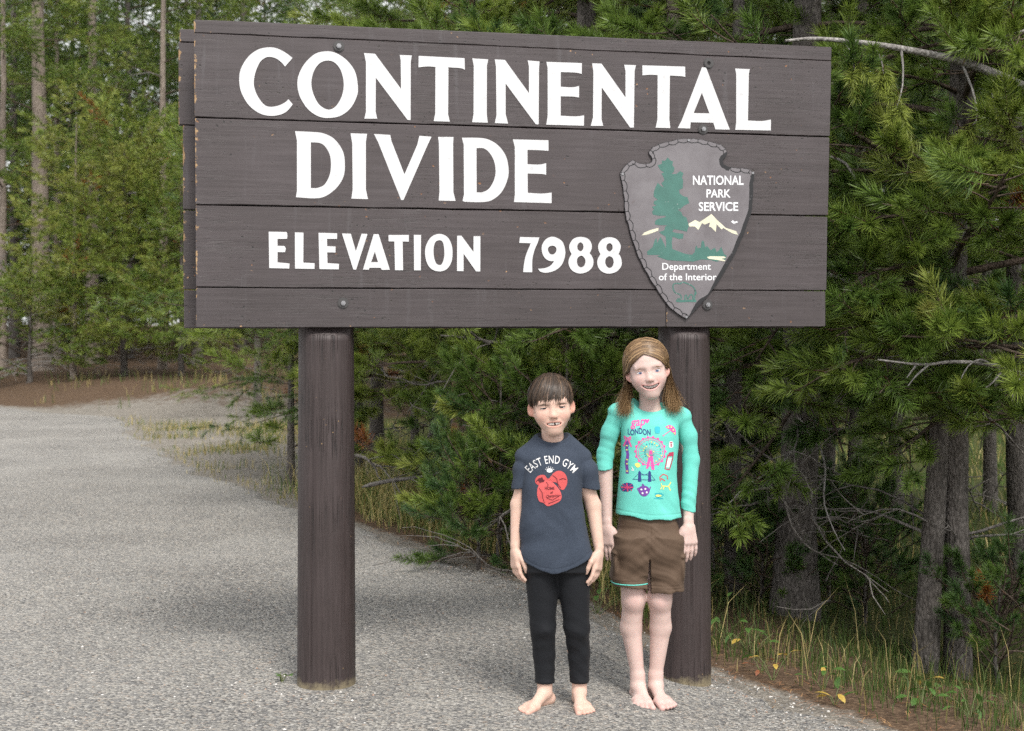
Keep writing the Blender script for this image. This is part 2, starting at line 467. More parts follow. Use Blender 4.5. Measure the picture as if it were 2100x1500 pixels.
def plank(c, y0, y1, seed):
    """c: the four corners of the front face (u, z): tl, tr, br, bl; body from depth y0 to y1"""
    r = np.random.default_rng(seed)
    (ax, az), (bx, bz), (cx, cz), (dx, dz) = c
    L = (bx - ax)
    n = max(4, int(L / 0.03)); b = 0.0022
    t = np.linspace(0, 1, n + 1)
    top = np.stack([ax + (bx - ax) * t, az + (bz - az) * t], -1)
    bot = np.stack([dx + (cx - dx) * t, dz + (cz - dz) * t], -1)
    top[:, 1] += (vnoise(t * L * 6, t * 0, seed) - .5) * .0018
    bot[:, 1] += (vnoise(t * L * 6, t * 0, seed + 7) - .5) * .0022
    # a section ring around the plank (8 points, arrises rounded), extruded along it
    rings = []
    for k in range(n + 1):
        zt, zb = top[k, 1], bot[k, 1]; xt, xb = top[k, 0], bot[k, 0]
        e = b * (0.6 + 0.9 * r.random())
        def X(z): return xb + (xt - xb) * (z - zb) / (zt - zb)
        pts = [(y0, zb + e), (y0, zt - e), (y0 + e, zt), (y1 - e, zt), (y1, zt - e), (y1, zb + e), (y1 - e, zb), (y0 + e, zb)]
        rings.append([(X(z), yy, z) for yy, z in pts])
    # ends pulled in so the end arrises are eased too
    def shrink(ring, dxx, s):
        a = np.array(ring); ce = a.mean(0); o = ce + (a - ce) * np.array([1, s, s]); o[:, 0] = a[:, 0] + dxx; return o.tolist()
    zt = abs(top[0, 1] - bot[0, 1])
    s = 1 - 2 * b / max(zt, 0.04)
    rings = [shrink(rings[0], 0, s)] + [[(x_ + b, y_, z_) for x_, y_, z_ in rings[0]]] + rings[1:-1] + [[(x_ - b, y_, z_) for x_, y_, z_ in rings[-1]]] + [shrink(rings[-1], 0, s)]
    V = np.array(rings).reshape(-1, 3); m = len(rings)
    F_ = []
    for k in range(m - 1):
        for j in range(8):
            a0 = k * 8 + j; a1 = k * 8 + (j + 1) % 8
            F_.append((a0, a1, a1 + 8, a0 + 8))
    F_.append(tuple(range(7, -1, -1))); F_.append(tuple((m - 1) * 8 + j for j in range(8)))
    o = mesh_np('plank', V, F_, M_PLANK, sign)
    ed = np.zeros(len(V), dtype=np.float32)
    idx = np.arange(len(V)) % 8
    ed[(idx == 2) | (idx == 1)] = 0.55
    ed[:16] = 1.0; ed[-16:] = 0.8
    at_ = o.data.attributes.new('edge', 'FLOAT', 'POINT'); at_.data.foreach_set('value', ed)
    return o

PT = 0.040
# rows of the front board as (left x, left y top, right x, right y top)
rows = [(397, 40.0, 1706, 97.0), (398, 67.5, 1705, 125.6), (400, 242.5, 1701, 282.0), (401, 421.5, 1697, 444.6), (402, 591.0, 1693, 598.0)]
bots = [(398, 66.3, 1705, 124.6), (399, 240.0, 1702, 279.6), (401, 419.0, 1698, 442.4), (402, 588.6, 1695, 596.2), (402, 672.0, 1693, 670.5)]
for k, (t_, b_) in enumerate(zip(rows, bots)):
    off = [0, 0.001, 0, 0.0015, 0.0005][k]
    if k < 4:
        plank([sgn(t_[0], t_[1]), sgn(t_[2], t_[3]), sgn(b_[2], b_[3]), sgn(b_[0], b_[1])], off, PT + off, 20 + k)
    else:
        fx = (1365.2 - 402) / (1693 - 402.0); fy = (1367.0 - 402) / (1693 - 402.0)
        plank([sgn(t_[0], t_[1]), sgn(1365.2, t_[1] + 7 * fx), sgn(1365.2, 672 - 1.5 * fx), sgn(b_[0], b_[1])], 0.0, PT, 24)
        plank([sgn(1367.0, t_[1] + 7 * fy), sgn(t_[2], t_[3]), sgn(b_[2], b_[3]), sgn(1367.0, 672 - 1.5 * fy)], 0.002, PT, 25)
# the board on the far side of the posts, reaching a little farther to the left
u0, zb0 = sgn(402, 672); u1, zt1 = sgn(1697, 97)
ztop = sgn(398, 40)[1]; H = ztop - zb0
BD = 0.165
for k, (f0, f1) in enumerate([(0.0, .043), (.045, .3195), (.3225, .603), (.606, .870), (.873, 1.0)]):
    e = [0, .004, -.012, -.014, -.016][k]
    plank([(u0 - 0.062 - e, ztop - H * f0 - .004), (u1 - 0.03, ztop - H * f0 - .004), (u1 - 0.03, ztop - H * f1 - .004), (u0 - 0.062 - e, ztop - H * f1 - .004)], BD, BD + PT, 40 + k)

# posts: peeled logs with a long drying check, standing in the ground
def post(px, r_top, r_bot, checks, seed):
    uc, _ = sgn(px, 700)
    yc = 0.041 + 0.062
    wx = uc * math.cos(S_TH) - yc * math.sin(S_TH); wy = 5.5513 + uc * math.sin(S_TH) + yc * math.cos(S_TH)
    gz = ground_z(wx, wy)
    n = 128; zs = np.concatenate([[-0.25], np.linspace(-0.02, 2.46, 120)])
    a = np.linspace(0, 2 * math.pi, n, endpoint=False)
    A, Z = np.meshgrid(a, zs, indexing='xy')
    t = np.clip((Z - gz) / (1.4 - gz), 0, 1.8)
    r = r_bot + (r_top - r_bot) * np.clip(t, 0, 1)
    r = r + (vnoise(A * 2.0, Z * 0.8, seed) - .5) * .0035 + (vnoise(A * 14, Z * 0.9, seed + 1) - .5) * .0009
    for (ca, z0, z1, dep, wid) in checks:
        wob = ca + 0.06 * (vnoise(Z * 1.5, Z * 0, seed + 9) - .5)
        da = (A - wob + math.pi) % (2 * math.pi) - math.pi
        r = r - dep * np.exp(-(da / wid) ** 2) * smooth01(z0, z0 + .12, Z) * smooth01(z1, z1 - .15, Z)
    # the boards are notched onto the post: flat faces front and back above z = 1.385
    X = r * np.cos(A); Yy = r * np.sin(A)
    lo = -0.0615 + 0.0005; hi = BD - 0.001 - yc
    up = Z > 1.372
    Yy = np.where(up, np.clip(Yy, lo, hi), Yy)
    V = np.stack([X, Yy, Z - gz], -1).reshape(-1, 3)
    i = np.arange(len(zs) - 1)[:, None] * n + np.arange(n)[None, :]
    i2 = np.arange(len(zs) - 1)[:, None] * n + (np.arange(n)[None, :] + 1) % n
    Q = [tuple(q) for q in np.stack([i, i2, i2 + n, i + n], -1).reshape(-1, 4)]
    Q.append(tuple((len(zs) - 1) * n + k for k in range(n)))
    o = mesh_np('post', V, Q, M_POST, sign, smooth=True)
    o.location = (uc, yc, gz)
    return o
fr = -math.pi / 2
p1 = post(674, 0.1055, 0.113, [(fr - 0.62, 0.0, 1.2, .011, .022), (fr + 0.30, 1.0, 1.45, .008, .02), (fr - 0.1, 0.0, .18, .006, .02), (fr + .35, 0, .2, .005, .018)], 3)
p2 = post(1420, 0.104, 0.111, [(fr - 0.05, 0.2, 1.3, .009, .022), (fr + 0.35, 0.0, .85, .009, .022), (fr - .25, 0.6, 1.5, .007, .02)], 8)
p2['label'] = 'dark brown round post standing behind the girl'
p1['label'] = 'dark brown round post standing clear of the children'

# ---- lettering
def letter(polys, parent, mat, name='letter', depth=0.0016, y_face=-0.0010, tosgn=sgn, per=5, jit=0.0):
    rings = []
    for k, P in enumerate(polys):
        P = glyph(P, per) if not isinstance(P, np.ndarray) else P
        rings.append(np.array([tosgn(*p) for p in P]))
    tri = tessellate_polygon([[Vector((a, b, 0)) for a, b in r] for r in rings])
    flat = np.concatenate(rings); n = len(flat)
    V = [(a, y_face, b) for a, b in flat] + [(a, y_face + depth, b) for a, b in flat]
    F_ = []
    for t in tri:
        p, q, s = (flat[t[0]], flat[t[1]], flat[t[2]])
        cr = (q[0] - p[0]) * (s[1] - p[1]) - (q[1] - p[1]) * (s[0] - p[0])
        F_.append(tuple(t) if cr > 0 else tuple(reversed(t)))
    o0 = 0
    for r in rings:
        m = len(r)
        for k in range(m):
            a, b = o0 + k, o0 + (k + 1) % m
            F_.append((a, a + n, b + n, b))
        o0 += m
    return mesh_np(name, V, F_, mat, parent)

def crop(ox, oy, s): return lambda x, y: sgn(ox + x / s, oy + y / s)
C1, C2, C3 = crop(480, 90, 5.526), crop(840, 90, 5.526), crop(1200, 110, 5.25)
C4, C5, C6, C7, C8 = crop(590, 260, 7), crop(870, 260, 7), crop(540, 460, 7), crop(800, 460, 7), crop(1050, 470, 8.4)
S = 1
LET = [
 (C1, [[(662, 162), (580, 100, S), (480, 52, S), (380, 42, S), (260, 72, S), (150, 160, S), (75, 290, S), (58, 420, S), (85, 560, S), (170, 700, S), (290, 790, S), (410, 818, S), (520, 805, S), (600, 765, S), (665, 688),
        (617, 630), (570, 670, S), (490, 705, S), (410, 715, S), (340, 690, S), (265, 590, S), (225, 470, S), (238, 340, S), (290, 215, S), (350, 162, S), (405, 150, S), (480, 170, S), (540, 215, S), (577, 260)]]),
 (C1, [[(1050, 86, S), (920, 115, S), (800, 225, S), (730, 360, S), (718, 480, S), (750, 610, S), (840, 745, S), (960, 825, S), (1080, 842, S), (1210, 815, S), (1320, 730, S), (1390, 600, S), (1403, 490, S), (1372, 320, S), (1280, 190, S), (1160, 108, S)],
       [(1060, 192, S), (980, 215, S), (915, 290, S), (880, 400, S), (880, 500, S), (920, 620, S), (980, 705, S), (1070, 747, S), (1145, 715, S), (1205, 630, S), (1238, 520, S), (1237, 400, S), (1200, 285, S), (1135, 212, S)]]),
 (C1, [[(1472, 106), (1597, 114), (1892, 512), (1888, 190), (1877, 128), (2014, 133), (2002, 210), (2000, 866), (1966, 864), (1606, 385), (1604, 770), (1622, 850), (1476, 850), (1494, 770), (1494, 210)]]),
 (C2, [[(102, 138), (622, 164), (626, 296), (580, 278, S), (440, 268), (436, 800), (456, 884), (272, 878), (290, 790), (292, 264), (200, 258, S), (100, 268)]]),
 (C2, [[(710, 166), (890, 178), (876, 250), (874, 800), (886, 896), (708, 890), (724, 800), (726, 245)]]),
 (C2, [[(964, 178), (1080, 184), (1352, 560), (1352, 260), (1338, 190), (1472, 202), (1466, 280), (1462, 914), (1430, 914), (1088, 452), (1088, 800), (1116, 906), (966, 900), (984, 810), (978, 260)]]),
 (C2, [[(1550, 206), (1952, 220), (1950, 342), (1880, 328, S), (1712, 322), (1712, 488), (1840, 494, S), (1920, 480), (1920, 610), (1850, 600, S), (1712, 596), (1712, 816), (1880, 824, S), (1978, 812), (1974, 930), (1548, 918), (1564, 820), (1564, 280)]]),
 (C3, [[(74, 106), (176, 110), (434, 474), (434, 190), (420, 122), (546, 126), (532, 190), (524, 798), (484, 798), (178, 366), (176, 710), (194, 780), (60, 780), (84, 690), (88, 190)]]),
 (C3, [[(616, 128), (1076, 142), (1078, 254), (1040, 246, S), (912, 238), (906, 710), (916, 804), (758, 800), (778, 710), (780, 234), (700, 230, S), (616, 236)]]),
 (C3, [[(1258, 148), (1302, 152), (1510, 700), (1558, 820), (1402, 818), (1380, 746), (1136, 742), (1130, 808), (996, 804), (1040, 720)],
       [(1256, 424), (1168, 642), (1338, 646)]]),
 (C3, [[(1614, 162), (1772, 170), (1762, 220), (1752, 722), (1900, 728, S), (2000, 712), (1998, 830), (1616, 822), (1626, 740), (1626, 220)]]),
 (C4, [[(104, 66), (360, 78, S), (520, 100, S), (670, 180, S), (790, 350, S), (820, 540, S), (800, 720, S), (700, 880, S), (540, 1000, S), (380, 1030, S), (118, 1014), (132, 920), (132, 200)],
       [(332, 226), (332, 882), (430, 880, S), (530, 830, S), (600, 700, S), (620, 560, S), (605, 410, S), (540, 290, S), (460, 236, S)]]),
 (C4, [[(902, 96), (1140, 104), (1122, 220), (1122, 900), (1152, 1042), (914, 1034), (932, 900), (926, 240)]]),
 (C4, [[(1238, 106), (1472, 120), (1490, 210), (1676, 686), (1860, 260), (1890, 132), (2064, 146), (2010, 260), (1662, 1054), (1628, 1054), (1300, 230)]]),
 (C5, [[(198, 148), (420, 150), (414, 240), (418, 940), (450, 1068), (206, 1062), (218, 940), (210, 240)]]),
 (C5, [[(540, 160), (780, 162, S), (920, 186, S), (1060, 270, S), (1170, 420, S), (1210, 600, S), (1195, 760, S), (1110, 940, S), (980, 1050, S), (840, 1084, S), (600, 1080, S), (550, 1066), (570, 980), (566, 260)],
       [(750, 310), (752, 944), (840, 940, S), (930, 890, S), (1000, 770, S), (1024, 640, S), (1000, 490, S), (930, 370, S), (850, 312, S)]]),
 (C5, [[(1272, 184), (1782, 196), (1784, 348), (1660, 340, S), (1482, 334), (1482, 540), (1650, 546, S), (1750, 526), (1750, 692), (1680, 680, S), (1484, 674), (1486, 950), (1680, 962, S), (1828, 948), (1828, 1100), (1288, 1084), (1300, 980), (1300, 300)]]),
 (C6, [[(76, 108), (336, 114), (346, 160, S), (340, 212), (204, 214), (204, 312), (300, 314), (322, 350, S), (310, 404), (204, 402), (204, 548), (376, 566), (372, 638), (84, 632)]]),
 (C6, [[(452, 118), (576, 122), (574, 552), (736, 562), (734, 644), (454, 640)]]),
 (C6, [[(792, 124), (1060, 132), (1058, 214), (914, 212), (916, 316), (1036, 322), (1036, 408), (916, 406), (922, 560), (1086, 570), (1082, 650), (804, 646)]]),
 (C6, [[(1128, 134), (1256, 138), (1328, 388), (1410, 138), (1496, 142), (1332, 654), (1292, 652)]]),
 (C6, [[(1584, 144), (1654, 144), (1816, 656), (1702, 658), (1684, 628), (1524, 628), (1512, 656), (1430, 652)],
       [(1600, 396), (1548, 546), (1646, 546)]]),
 (C6, [[(1796, 156), (2088, 156), (2088, 252), (2000, 250), (2006, 662), (1890, 662), (1880, 250), (1798, 248)]]),
 (C7, [[(340, 154), (444, 156), (440, 664), (344, 664)]]),
 (C7, [[(710, 140, S), (590, 185, S), (515, 310, S), (502, 430, S), (530, 560, S), (600, 650, S), (710, 680, S), (810, 648, S), (878, 550, S), (896, 420, S), (880, 290, S), (820, 185, S)],
       [(705, 232, S), (650, 260, S), (624, 350, S), (630, 470, S), (660, 560, S), (710, 588, S), (750, 560, S), (776, 460, S), (774, 340, S), (752, 255, S)]]),
 (C7, [[(962, 168), (1024, 166), (1196, 400), (1198, 174), (1296, 174), (1294, 680), (1234, 680), (1054, 424), (1054, 676), (960, 674)]]),
 (C8, [[(136, 138), (470, 146), (440, 240, S), (385, 370, S), (350, 530, S), (348, 746), (192, 744), (205, 610, S), (240, 450, S), (322, 246), (124, 240)]]),
 (C8, [[(714, 134, S), (600, 165, S), (525, 260, S), (512, 370, S), (550, 480, S), (630, 545, S), (724, 556), (670, 625, S), (580, 670, S), (448, 686), (490, 735, S), (600, 754, S), (750, 710, S), (860, 610, S), (915, 450, S), (905, 310, S), (850, 200, S)],
       [(690, 288, S), (635, 310, S), (618, 360, S), (650, 425, S), (705, 440, S), (750, 405, S), (766, 355, S), (745, 305, S)]]),
 (C8, [[(1180, 136, S), (1060, 170, S), (990, 270, S), (992, 360, S), (1026, 432), (980, 520, S), (978, 620, S), (1040, 720, S), (1170, 768, S), (1310, 730, S), (1390, 640, S), (1400, 540, S), (1370, 460, S), (1336, 420), (1370, 340, S), (1370, 260, S), (1310, 170, S)],
       [(1180, 230, S), (1130, 270, S), (1130, 345, S), (1180, 384, S), (1224, 345, S), (1224, 270, S)],
       [(1190, 460, S), (1130, 500, S), (1118, 570, S), (1140, 635, S), (1190, 662, S), (1244, 630, S), (1264, 550, S), (1240, 490, S)]]),
 (C8, [[(1680, 142, S), (1560, 175, S), (1488, 270, S), (1490, 365, S), (1524, 434), (1476, 520, S), (1472, 620, S), (1530, 720, S), (1650, 770, S), (1790, 740, S), (1876, 650, S), (1888, 550, S), (1860, 460, S), (1834, 434), (1866, 350, S), (1866, 270, S), (1800, 175, S)],
       [(1680, 244, S), (1630, 280, S), (1632, 350, S), (1680, 388, S), (1726, 350, S), (1728, 280, S)],
       [(1676, 470, S), (1620, 505, S), (1606, 575, S), (1628, 640, S), (1680, 672, S), (1732, 640, S), (1750, 560, S), (1728, 495, S)]]),
]
for fn, polys in LET:
    letter(polys, sign, M_WHITE, tosgn=fn)

# ---- bolts through the boards, one empty hole
def disc_ring(bm, r0, r1, y0, y1, n, c=(0, 0)):
    """lathe ring about the y axis"""
    vs = []
    for k in range(n):
        a = 2 * math.pi * k / n
        vs.append([bm.verts.new((c[0] + r * math.cos(a), y, c[1] + r * math.sin(a))) for r, y in ((r0, y0), (r1, y0), (r1, y1))])
    for k in range(n):
        a, b = vs[k], vs[(k + 1) % n]
        bm.faces.new((a[0], b[0], b[1], a[1])); bm.faces.new((a[1], b[1], b[2], a[2]))
    return vs
for (px, py, hole) in [(694.5, 95.5, False), (703.5, 622, False), (1441.5, 265.5, False), (1450.5, 625.5, False), (1453, 130, True)]:
    u, z = sgn(px, py)
    b = bmesh.new()
    disc_ring(b, 0.008 if not hole else 0.0075, 0.0185, -0.004, 0.0, 24)
    disc_ring(b, 0.0184, 0.0215, -0.0012, 0.0, 24)
    w = bm_obj('bolt_washer', b, M_WASH, sign); w.location = (u, -0.001, z)
    b = bmesh.new()
    if hole:
        disc_ring(b, 0.0, 0.0085, -0.0012, 0.0, 16); h = bm_obj('bolt_hole', b, M_HOLE, sign); h.location = (u, -0.0012, z)
    else:
        disc_ring(b, 0.0, 0.0098, -0.012, -0.002, 6); disc_ring(b, 0.0, 0.0055, -0.0145, -0.011, 12)
        h = bm_obj('bolt_nut', b, M_STEEL, sign); h.location = (u, -0.001, z)

# ---- arrowhead plaque
A_ = crop(1260, 270, 3.75)
AH = [(290, 120), (370, 92, S), (470, 66, S), (565, 56, S), (660, 64, S), (740, 84, S), (810, 104), (850, 140, S), (866, 165), (850, 195, S), (828, 225, S), (838, 255), (890, 278, S), (950, 282, S), (1015, 285), (1045, 300, S), (1070, 326),
      (1062, 420, S), (1052, 600, S), (1000, 760, S), (930, 920, S), (840, 1080, S), (740, 1230, S), (640, 1350, S), (552, 1446), (480, 1400, S), (415, 1350, S), (350, 1260, S), (250, 1100, S), (165, 930, S), (110, 740, S), (78, 640, S), (68, 480, S), (42, 326), (70, 270, S), (140, 222),
      (190, 245, S), (250, 250, S), (278, 235, S), (284, 205, S), (260, 165, S)]
def mat_flat(name, col, chips=(0.30, 0.29, 0.31), amt=0.7, rough=0.5):
    m = M(name); v = m.coord('Object')
    c = m.ramp(m.noise(v, 14, 4), [(0.3, tuple(k * .86 for k in col)), (0.7, tuple(k * 1.12 for k in col))])
    ch = m.math('MULTIPLY', m.ramp(m.voro(v, 70, out='Distance'), [(0.09, 1.0), (0.14, 0.0)]), m.ramp(m.noise(v, 12, 3), [(0.5, 0.0), (0.6, amt)]))
    m.set(base=m.mix(ch, c, chips), rough=rough); return m.m
def mat_plaque():
    m = M('grey_plaque_paint'); v = m.coord('Object')
    c = m.ramp(m.noise(v, 9, 5, 0.6), [(0.30, (0.125, 0.113, 0.121)), (0.6, (0.172, 0.160, 0.170)), (0.8, (0.190, 0.178, 0.188))])
    sm = m.ramp(m.noise(v, 22, 4, 0.7, 0.6), [(0.62, 0.0), (0.74, 0.55)])
    c = m.mix(sm, c, (0.12, 0.095, 0.095))
    m.set(base=c, rough=0.42); return m.m
M_PLQ = mat_plaque(); M_BLK = mat_flat('black_plaque_paint', (0.012, 0.012, 0.014), (0.45, 0.45, 0.47), 0.5)
M_GRN = mat_flat('green_plaque_paint', (0.055, 0.155, 0.13), (0.38, 0.40, 0.40), 0.9)
M_CRM = mat_flat('cream_plaque_paint', (0.66, 0.64, 0.49), (0.3, 0.3, 0.3), 0.3)
M_TXT = mat_flat('white_plaque_paint', (0.74, 0.75, 0.77), (0.25, 0.24, 0.25), 0.4)
PY = -0.0075
wob = glyph(AH, 5)
rr = np.random.default_rng(4)
cx_, cy_ = 552, 650
wob = wob + (vnoise(np.arange(len(wob)) * .7, np.zeros(len(wob)), 9)[:, None] - .5) * (wob - [cx_, cy_]) / np.linalg.norm(wob - [cx_, cy_], axis=1, keepdims=True) * 9
plq = letter([wob], sign, M_BLK, 'plaque', 0.0070, PY, A_)
plq['label'] = 'grey arrowhead plaque with green tree, mountain and bison'
ctr = wob.mean(0)
# the grey field: inset outline (more on the lower right, where the black edge is broad)
seg = np.roll(wob, -1, 0) - np.roll(wob, 1, 0); nrm = np.stack([-seg[:, 1], seg[:, 0]], -1); nrm /= np.linalg.norm(nrm, axis=1, keepdims=True)
test = wob + nrm * 10
from_in = np.sum((test - [552, 600]) * nrm, 1)
area = np.sum(wob[:, 0] * np.roll(wob[:, 1], -1) - np.roll(wob[:, 0], -1) * wob[:, 1])
inn = nrm if area > 0 else -nrm
right = smooth01(700, 800, wob[:, 0]) * smooth01(300, 345, wob[:, 1]) + smooth01(560, 640, wob[:, 0]) * smooth01(1250, 1320, wob[:, 1])
notch = ((wob[:, 0] > 800) & (wob[:, 1] > 160) & (wob[:, 1] < 285) & (wob[:, 0] < 880)) * 1.0
right = np.clip(np.maximum(right, notch), 0, 1)
ins = wob + inn * (3 + right * (24 + 6 * rr.random(len(wob))))[:, None]
fld = letter([ins], plq, M_PLQ, 'plaque_field', 0.0006, PY - 0.0006, A_)
# the chipped-stone border: an inner scalloped line with cross strokes
def stroke(pts, w, tos, y, name, mat, parent, closed=False):
    P = np.asarray(pts, dtype=float); T = np.gradient(P, axis=0); T /= np.linalg.norm(T, axis=1, keepdims=True) + 1e-9
    Nn = np.stack([-T[:, 1], T[:, 0]], -1)
    Lp = np.array([tos(*p) for p in (P + Nn * w / 2)]); Rp = np.array([tos(*p) for p in (P - Nn * w / 2)])
    n = len(P); V = [(a, y, b) for a, b in Lp] + [(a, y, b) for a, b in Rp]
    return V, [(k, k + 1, n + k + 1, n + k) for k in range(n - 1)]
VV, FF = [], []
def addS(V, F_):
    o = len(VV); VV.extend(V); FF.extend([tuple(a + o for a in f) for f in F_])
keep = np.where(right < 0.2)[0]
runs = np.split(keep, np.where(np.diff(keep) != 1)[0] + 1)
if len(runs) > 1 and runs[0][0] == 0 and runs[-1][-1] == len(wob) - 1:
    runs[0] = np.concatenate([runs.pop(), runs[0]])
for rn in runs:
    if len(rn) < 4: continue
    P = wob[rn]; Nn = inn[rn]
    L = np.concatenate([[0], np.cumsum(np.linalg.norm(np.diff(P, axis=0), axis=1))])
    s = np.arange(0, L[-1], 8.0)
    Px = np.stack([np.interp(s, L, P[:, 0]), np.interp(s, L, P[:, 1])], -1)
    Nx = np.stack([np.interp(s, L, Nn[:, 0]), np.interp(s, L, Nn[:, 1])], -1)
    per_ = 78.0
    ph = (s % per_) / per_
    inner = Px + Nx * (22 + 12 * np.sin(ph * math.pi))[:, None]
    addS(*stroke(inner, 6, A_, PY - 0.0011, '', None, None))
    for c in np.arange(0, L[-1], per_):
        k = min(int(c / 8), len(Px) - 1)
        addS(*stroke([Px[k] + Nx[k] * 2, Px[k] + Nx[k] * 26], 5, A_, PY - 0.0011, '', None, None))
mesh_np('plaque_border', np.array(VV), FF, M_BLK, plq)
G = M_GRN
def emb(polys, mat, name, y=PY - 0.0012): return letter(polys, plq, mat, name, 0.0006, y, A_)
emb([[(405, 202), (425, 225), (446, 232), (440, 262), (456, 280), (452, 312), (434, 328), (470, 330), (500, 306), (526, 322), (514, 356), (524, 380), (520, 438), (492, 452), (496, 478), (524, 500), (556, 506), (570, 552), (530, 572), (500, 600), (482, 604),
      (510, 622), (520, 650), (548, 662), (560, 700), (566, 730), (552, 772), (490, 758), (452, 752), (440, 772), (470, 782), (528, 788), (522, 824), (490, 828), (442, 810), (436, 850), (440, 905),
      (480, 920), (540, 942), (590, 950), (612, 930), (618, 890), (628, 878), (634, 900), (660, 895), (664, 855), (672, 838), (684, 850), (692, 895), (706, 880), (726, 905), (740, 915), (746, 905), (768, 895), (780, 930), (800, 915), (816, 888), (828, 920), (838, 945), (856, 955), (850, 985),
      (780, 1002), (730, 988), (660, 985), (600, 1002), (500, 996), (400, 990), (340, 968), (322, 962), (350, 952), (290, 950), (250, 950), (246, 925), (290, 890), (306, 836), (318, 820), (324, 860), (340, 830), (350, 812), (362, 835), (380, 870), (390, 900), (394, 860), (388, 808), (356, 790), (338, 775), (380, 760), (384, 735), (400, 722), (340, 722), (306, 716), (308, 690), (330, 674), (384, 662), (392, 650), (330, 648), (290, 640), (286, 615), (300, 600), (284, 582), (320, 568), (296, 560), (300, 535),
      (330, 528), (296, 500), (300, 460), (312, 430), (328, 396), (352, 420), (376, 434), (356, 400), (380, 378), (372, 350), (356, 326), (378, 315), (350, 300), (328, 262), (362, 250), (360, 225), (384, 228)]], G, 'tree_emblem')
emb([[(564, 712), (616, 682), (650, 698), (690, 672), (742, 636), (780, 678), (850, 742), (930, 768), (944, 796), (900, 784), (830, 742), (820, 756), (780, 714), (774, 774), (736, 736), (722, 734), (730, 700), (690, 718), (668, 706), (640, 758), (614, 732), (572, 732)]], M_CRM, 'mountain_emblem')
emb([[(206, 800), (226, 778), (270, 760), (334, 742), (332, 764), (290, 780), (240, 796)]], M_CRM, 'hill_emblem')
emb([[(706, 968), (730, 960), (840, 962), (852, 972), (820, 980), (848, 992), (840, 1000), (780, 988), (720, 980)]], M_CRM, 'lake_emblem', PY - 0.0019)
emb([[(890, 696), (905, 684), (920, 696), (935, 690), (946, 700), (930, 704), (915, 712), (904, 706)]], M_TXT, 'chip_mark')
VV, FF = [], []
bis = catmull([(470, 1245), (456, 1232), (446, 1205), (450, 1175), (480, 1168), (500, 1172), (520, 1160), (560, 1172), (600, 1195), (616, 1225), (612, 1260), (610, 1290), (600, 1292), (596, 1262), (580, 1256), (566, 1276), (556, 1286), (550, 1262), (540, 1262), (536, 1290), (540, 1296)], 4)
addS(*stroke(bis, 9, A_, PY - 0.0013, '', None, None))
addS(*stroke(catmull([(470, 1245), (490, 1250), (505, 1262), (508, 1285), (480, 1288)], 4), 9, A_, PY - 0.0013, '', None, None))
addS(*stroke([(470, 1300), (500, 1306), (560, 1302), (624, 1304)], 18, A_, PY - 0.0013, '', None, None))
addS(*stroke([(614, 1222), (624, 1240), (618, 1258)], 8, A_, PY - 0.0013, '', None, None))
mesh_np('bison_emblem', np.array(VV), FF, G, plq)

def text_mesh(body, size=1.0, offset=0.0, shear=0.0, space=1.0):
    cu = bpy.data.curves.new('lettering', 'FONT'); cu.body = body; cu.size = size; cu.offset = offset; cu.shear = shear
    cu.align_x = 'CENTER'; cu.resolution_u = 3; cu.space_character = space; cu.fill_mode = 'BOTH'
    ob = bpy.data.objects.new('lettering', cu); COL.objects.link(ob)
    dg = bpy.context.evaluated_depsgraph_get()
    me = bpy.data.meshes.new_from_object(ob.evaluated_get(dg))
    V = np.array([v.co[:] for v in me.vertices]); F_ = [tuple(p.vertices) for p in me.polygons]
    bpy.data.objects.remove(ob); bpy.data.curves.remove(cu); bpy.data.meshes.remove(me)
    return V[:, :2], F_
def plaque_text(body, x0, x1, ytop, ybot, off=0.02):
    V, F_ = text_mesh(body, 1.0, off)
    mn, mx = V.min(0), V.max(0)
    P = np.stack([x0 + (V[:, 0] - mn[0]) / (mx[0] - mn[0]) * (x1 - x0), ybot - (V[:, 1] - mn[1]) / (mx[1] - mn[1]) * (ybot - ytop)], -1)
    Q = np.array([(a, PY - 0.0015, b) for a, b in (A_(*p) for p in P)])
    return mesh_np('plaque_lettering', Q, F_, M_TXT, plq)
plaque_text('NATIONAL', 598, 988, 340, 414)
plaque_text('PARK', 702, 888, 446, 510)
plaque_text('SERVICE', 642, 946, 544, 614)
plaque_text('Department', 362, 736, 1012, 1082, 0.012)
plaque_text('of the Interior', 336, 780, 1092, 1146, 0.012)
for (x_, y_) in [(565, 70), (58, 328), (1058, 322), (547, 1428)]:
    u, z = A_(x_, y_); b = bmesh.new(); disc_ring(b, 0.0, 0.005, PY - 0.004, PY, 12)
    s_ = bm_obj('plaque_screw', b, M_STEEL, plq); s_.location = (u, 0, z)
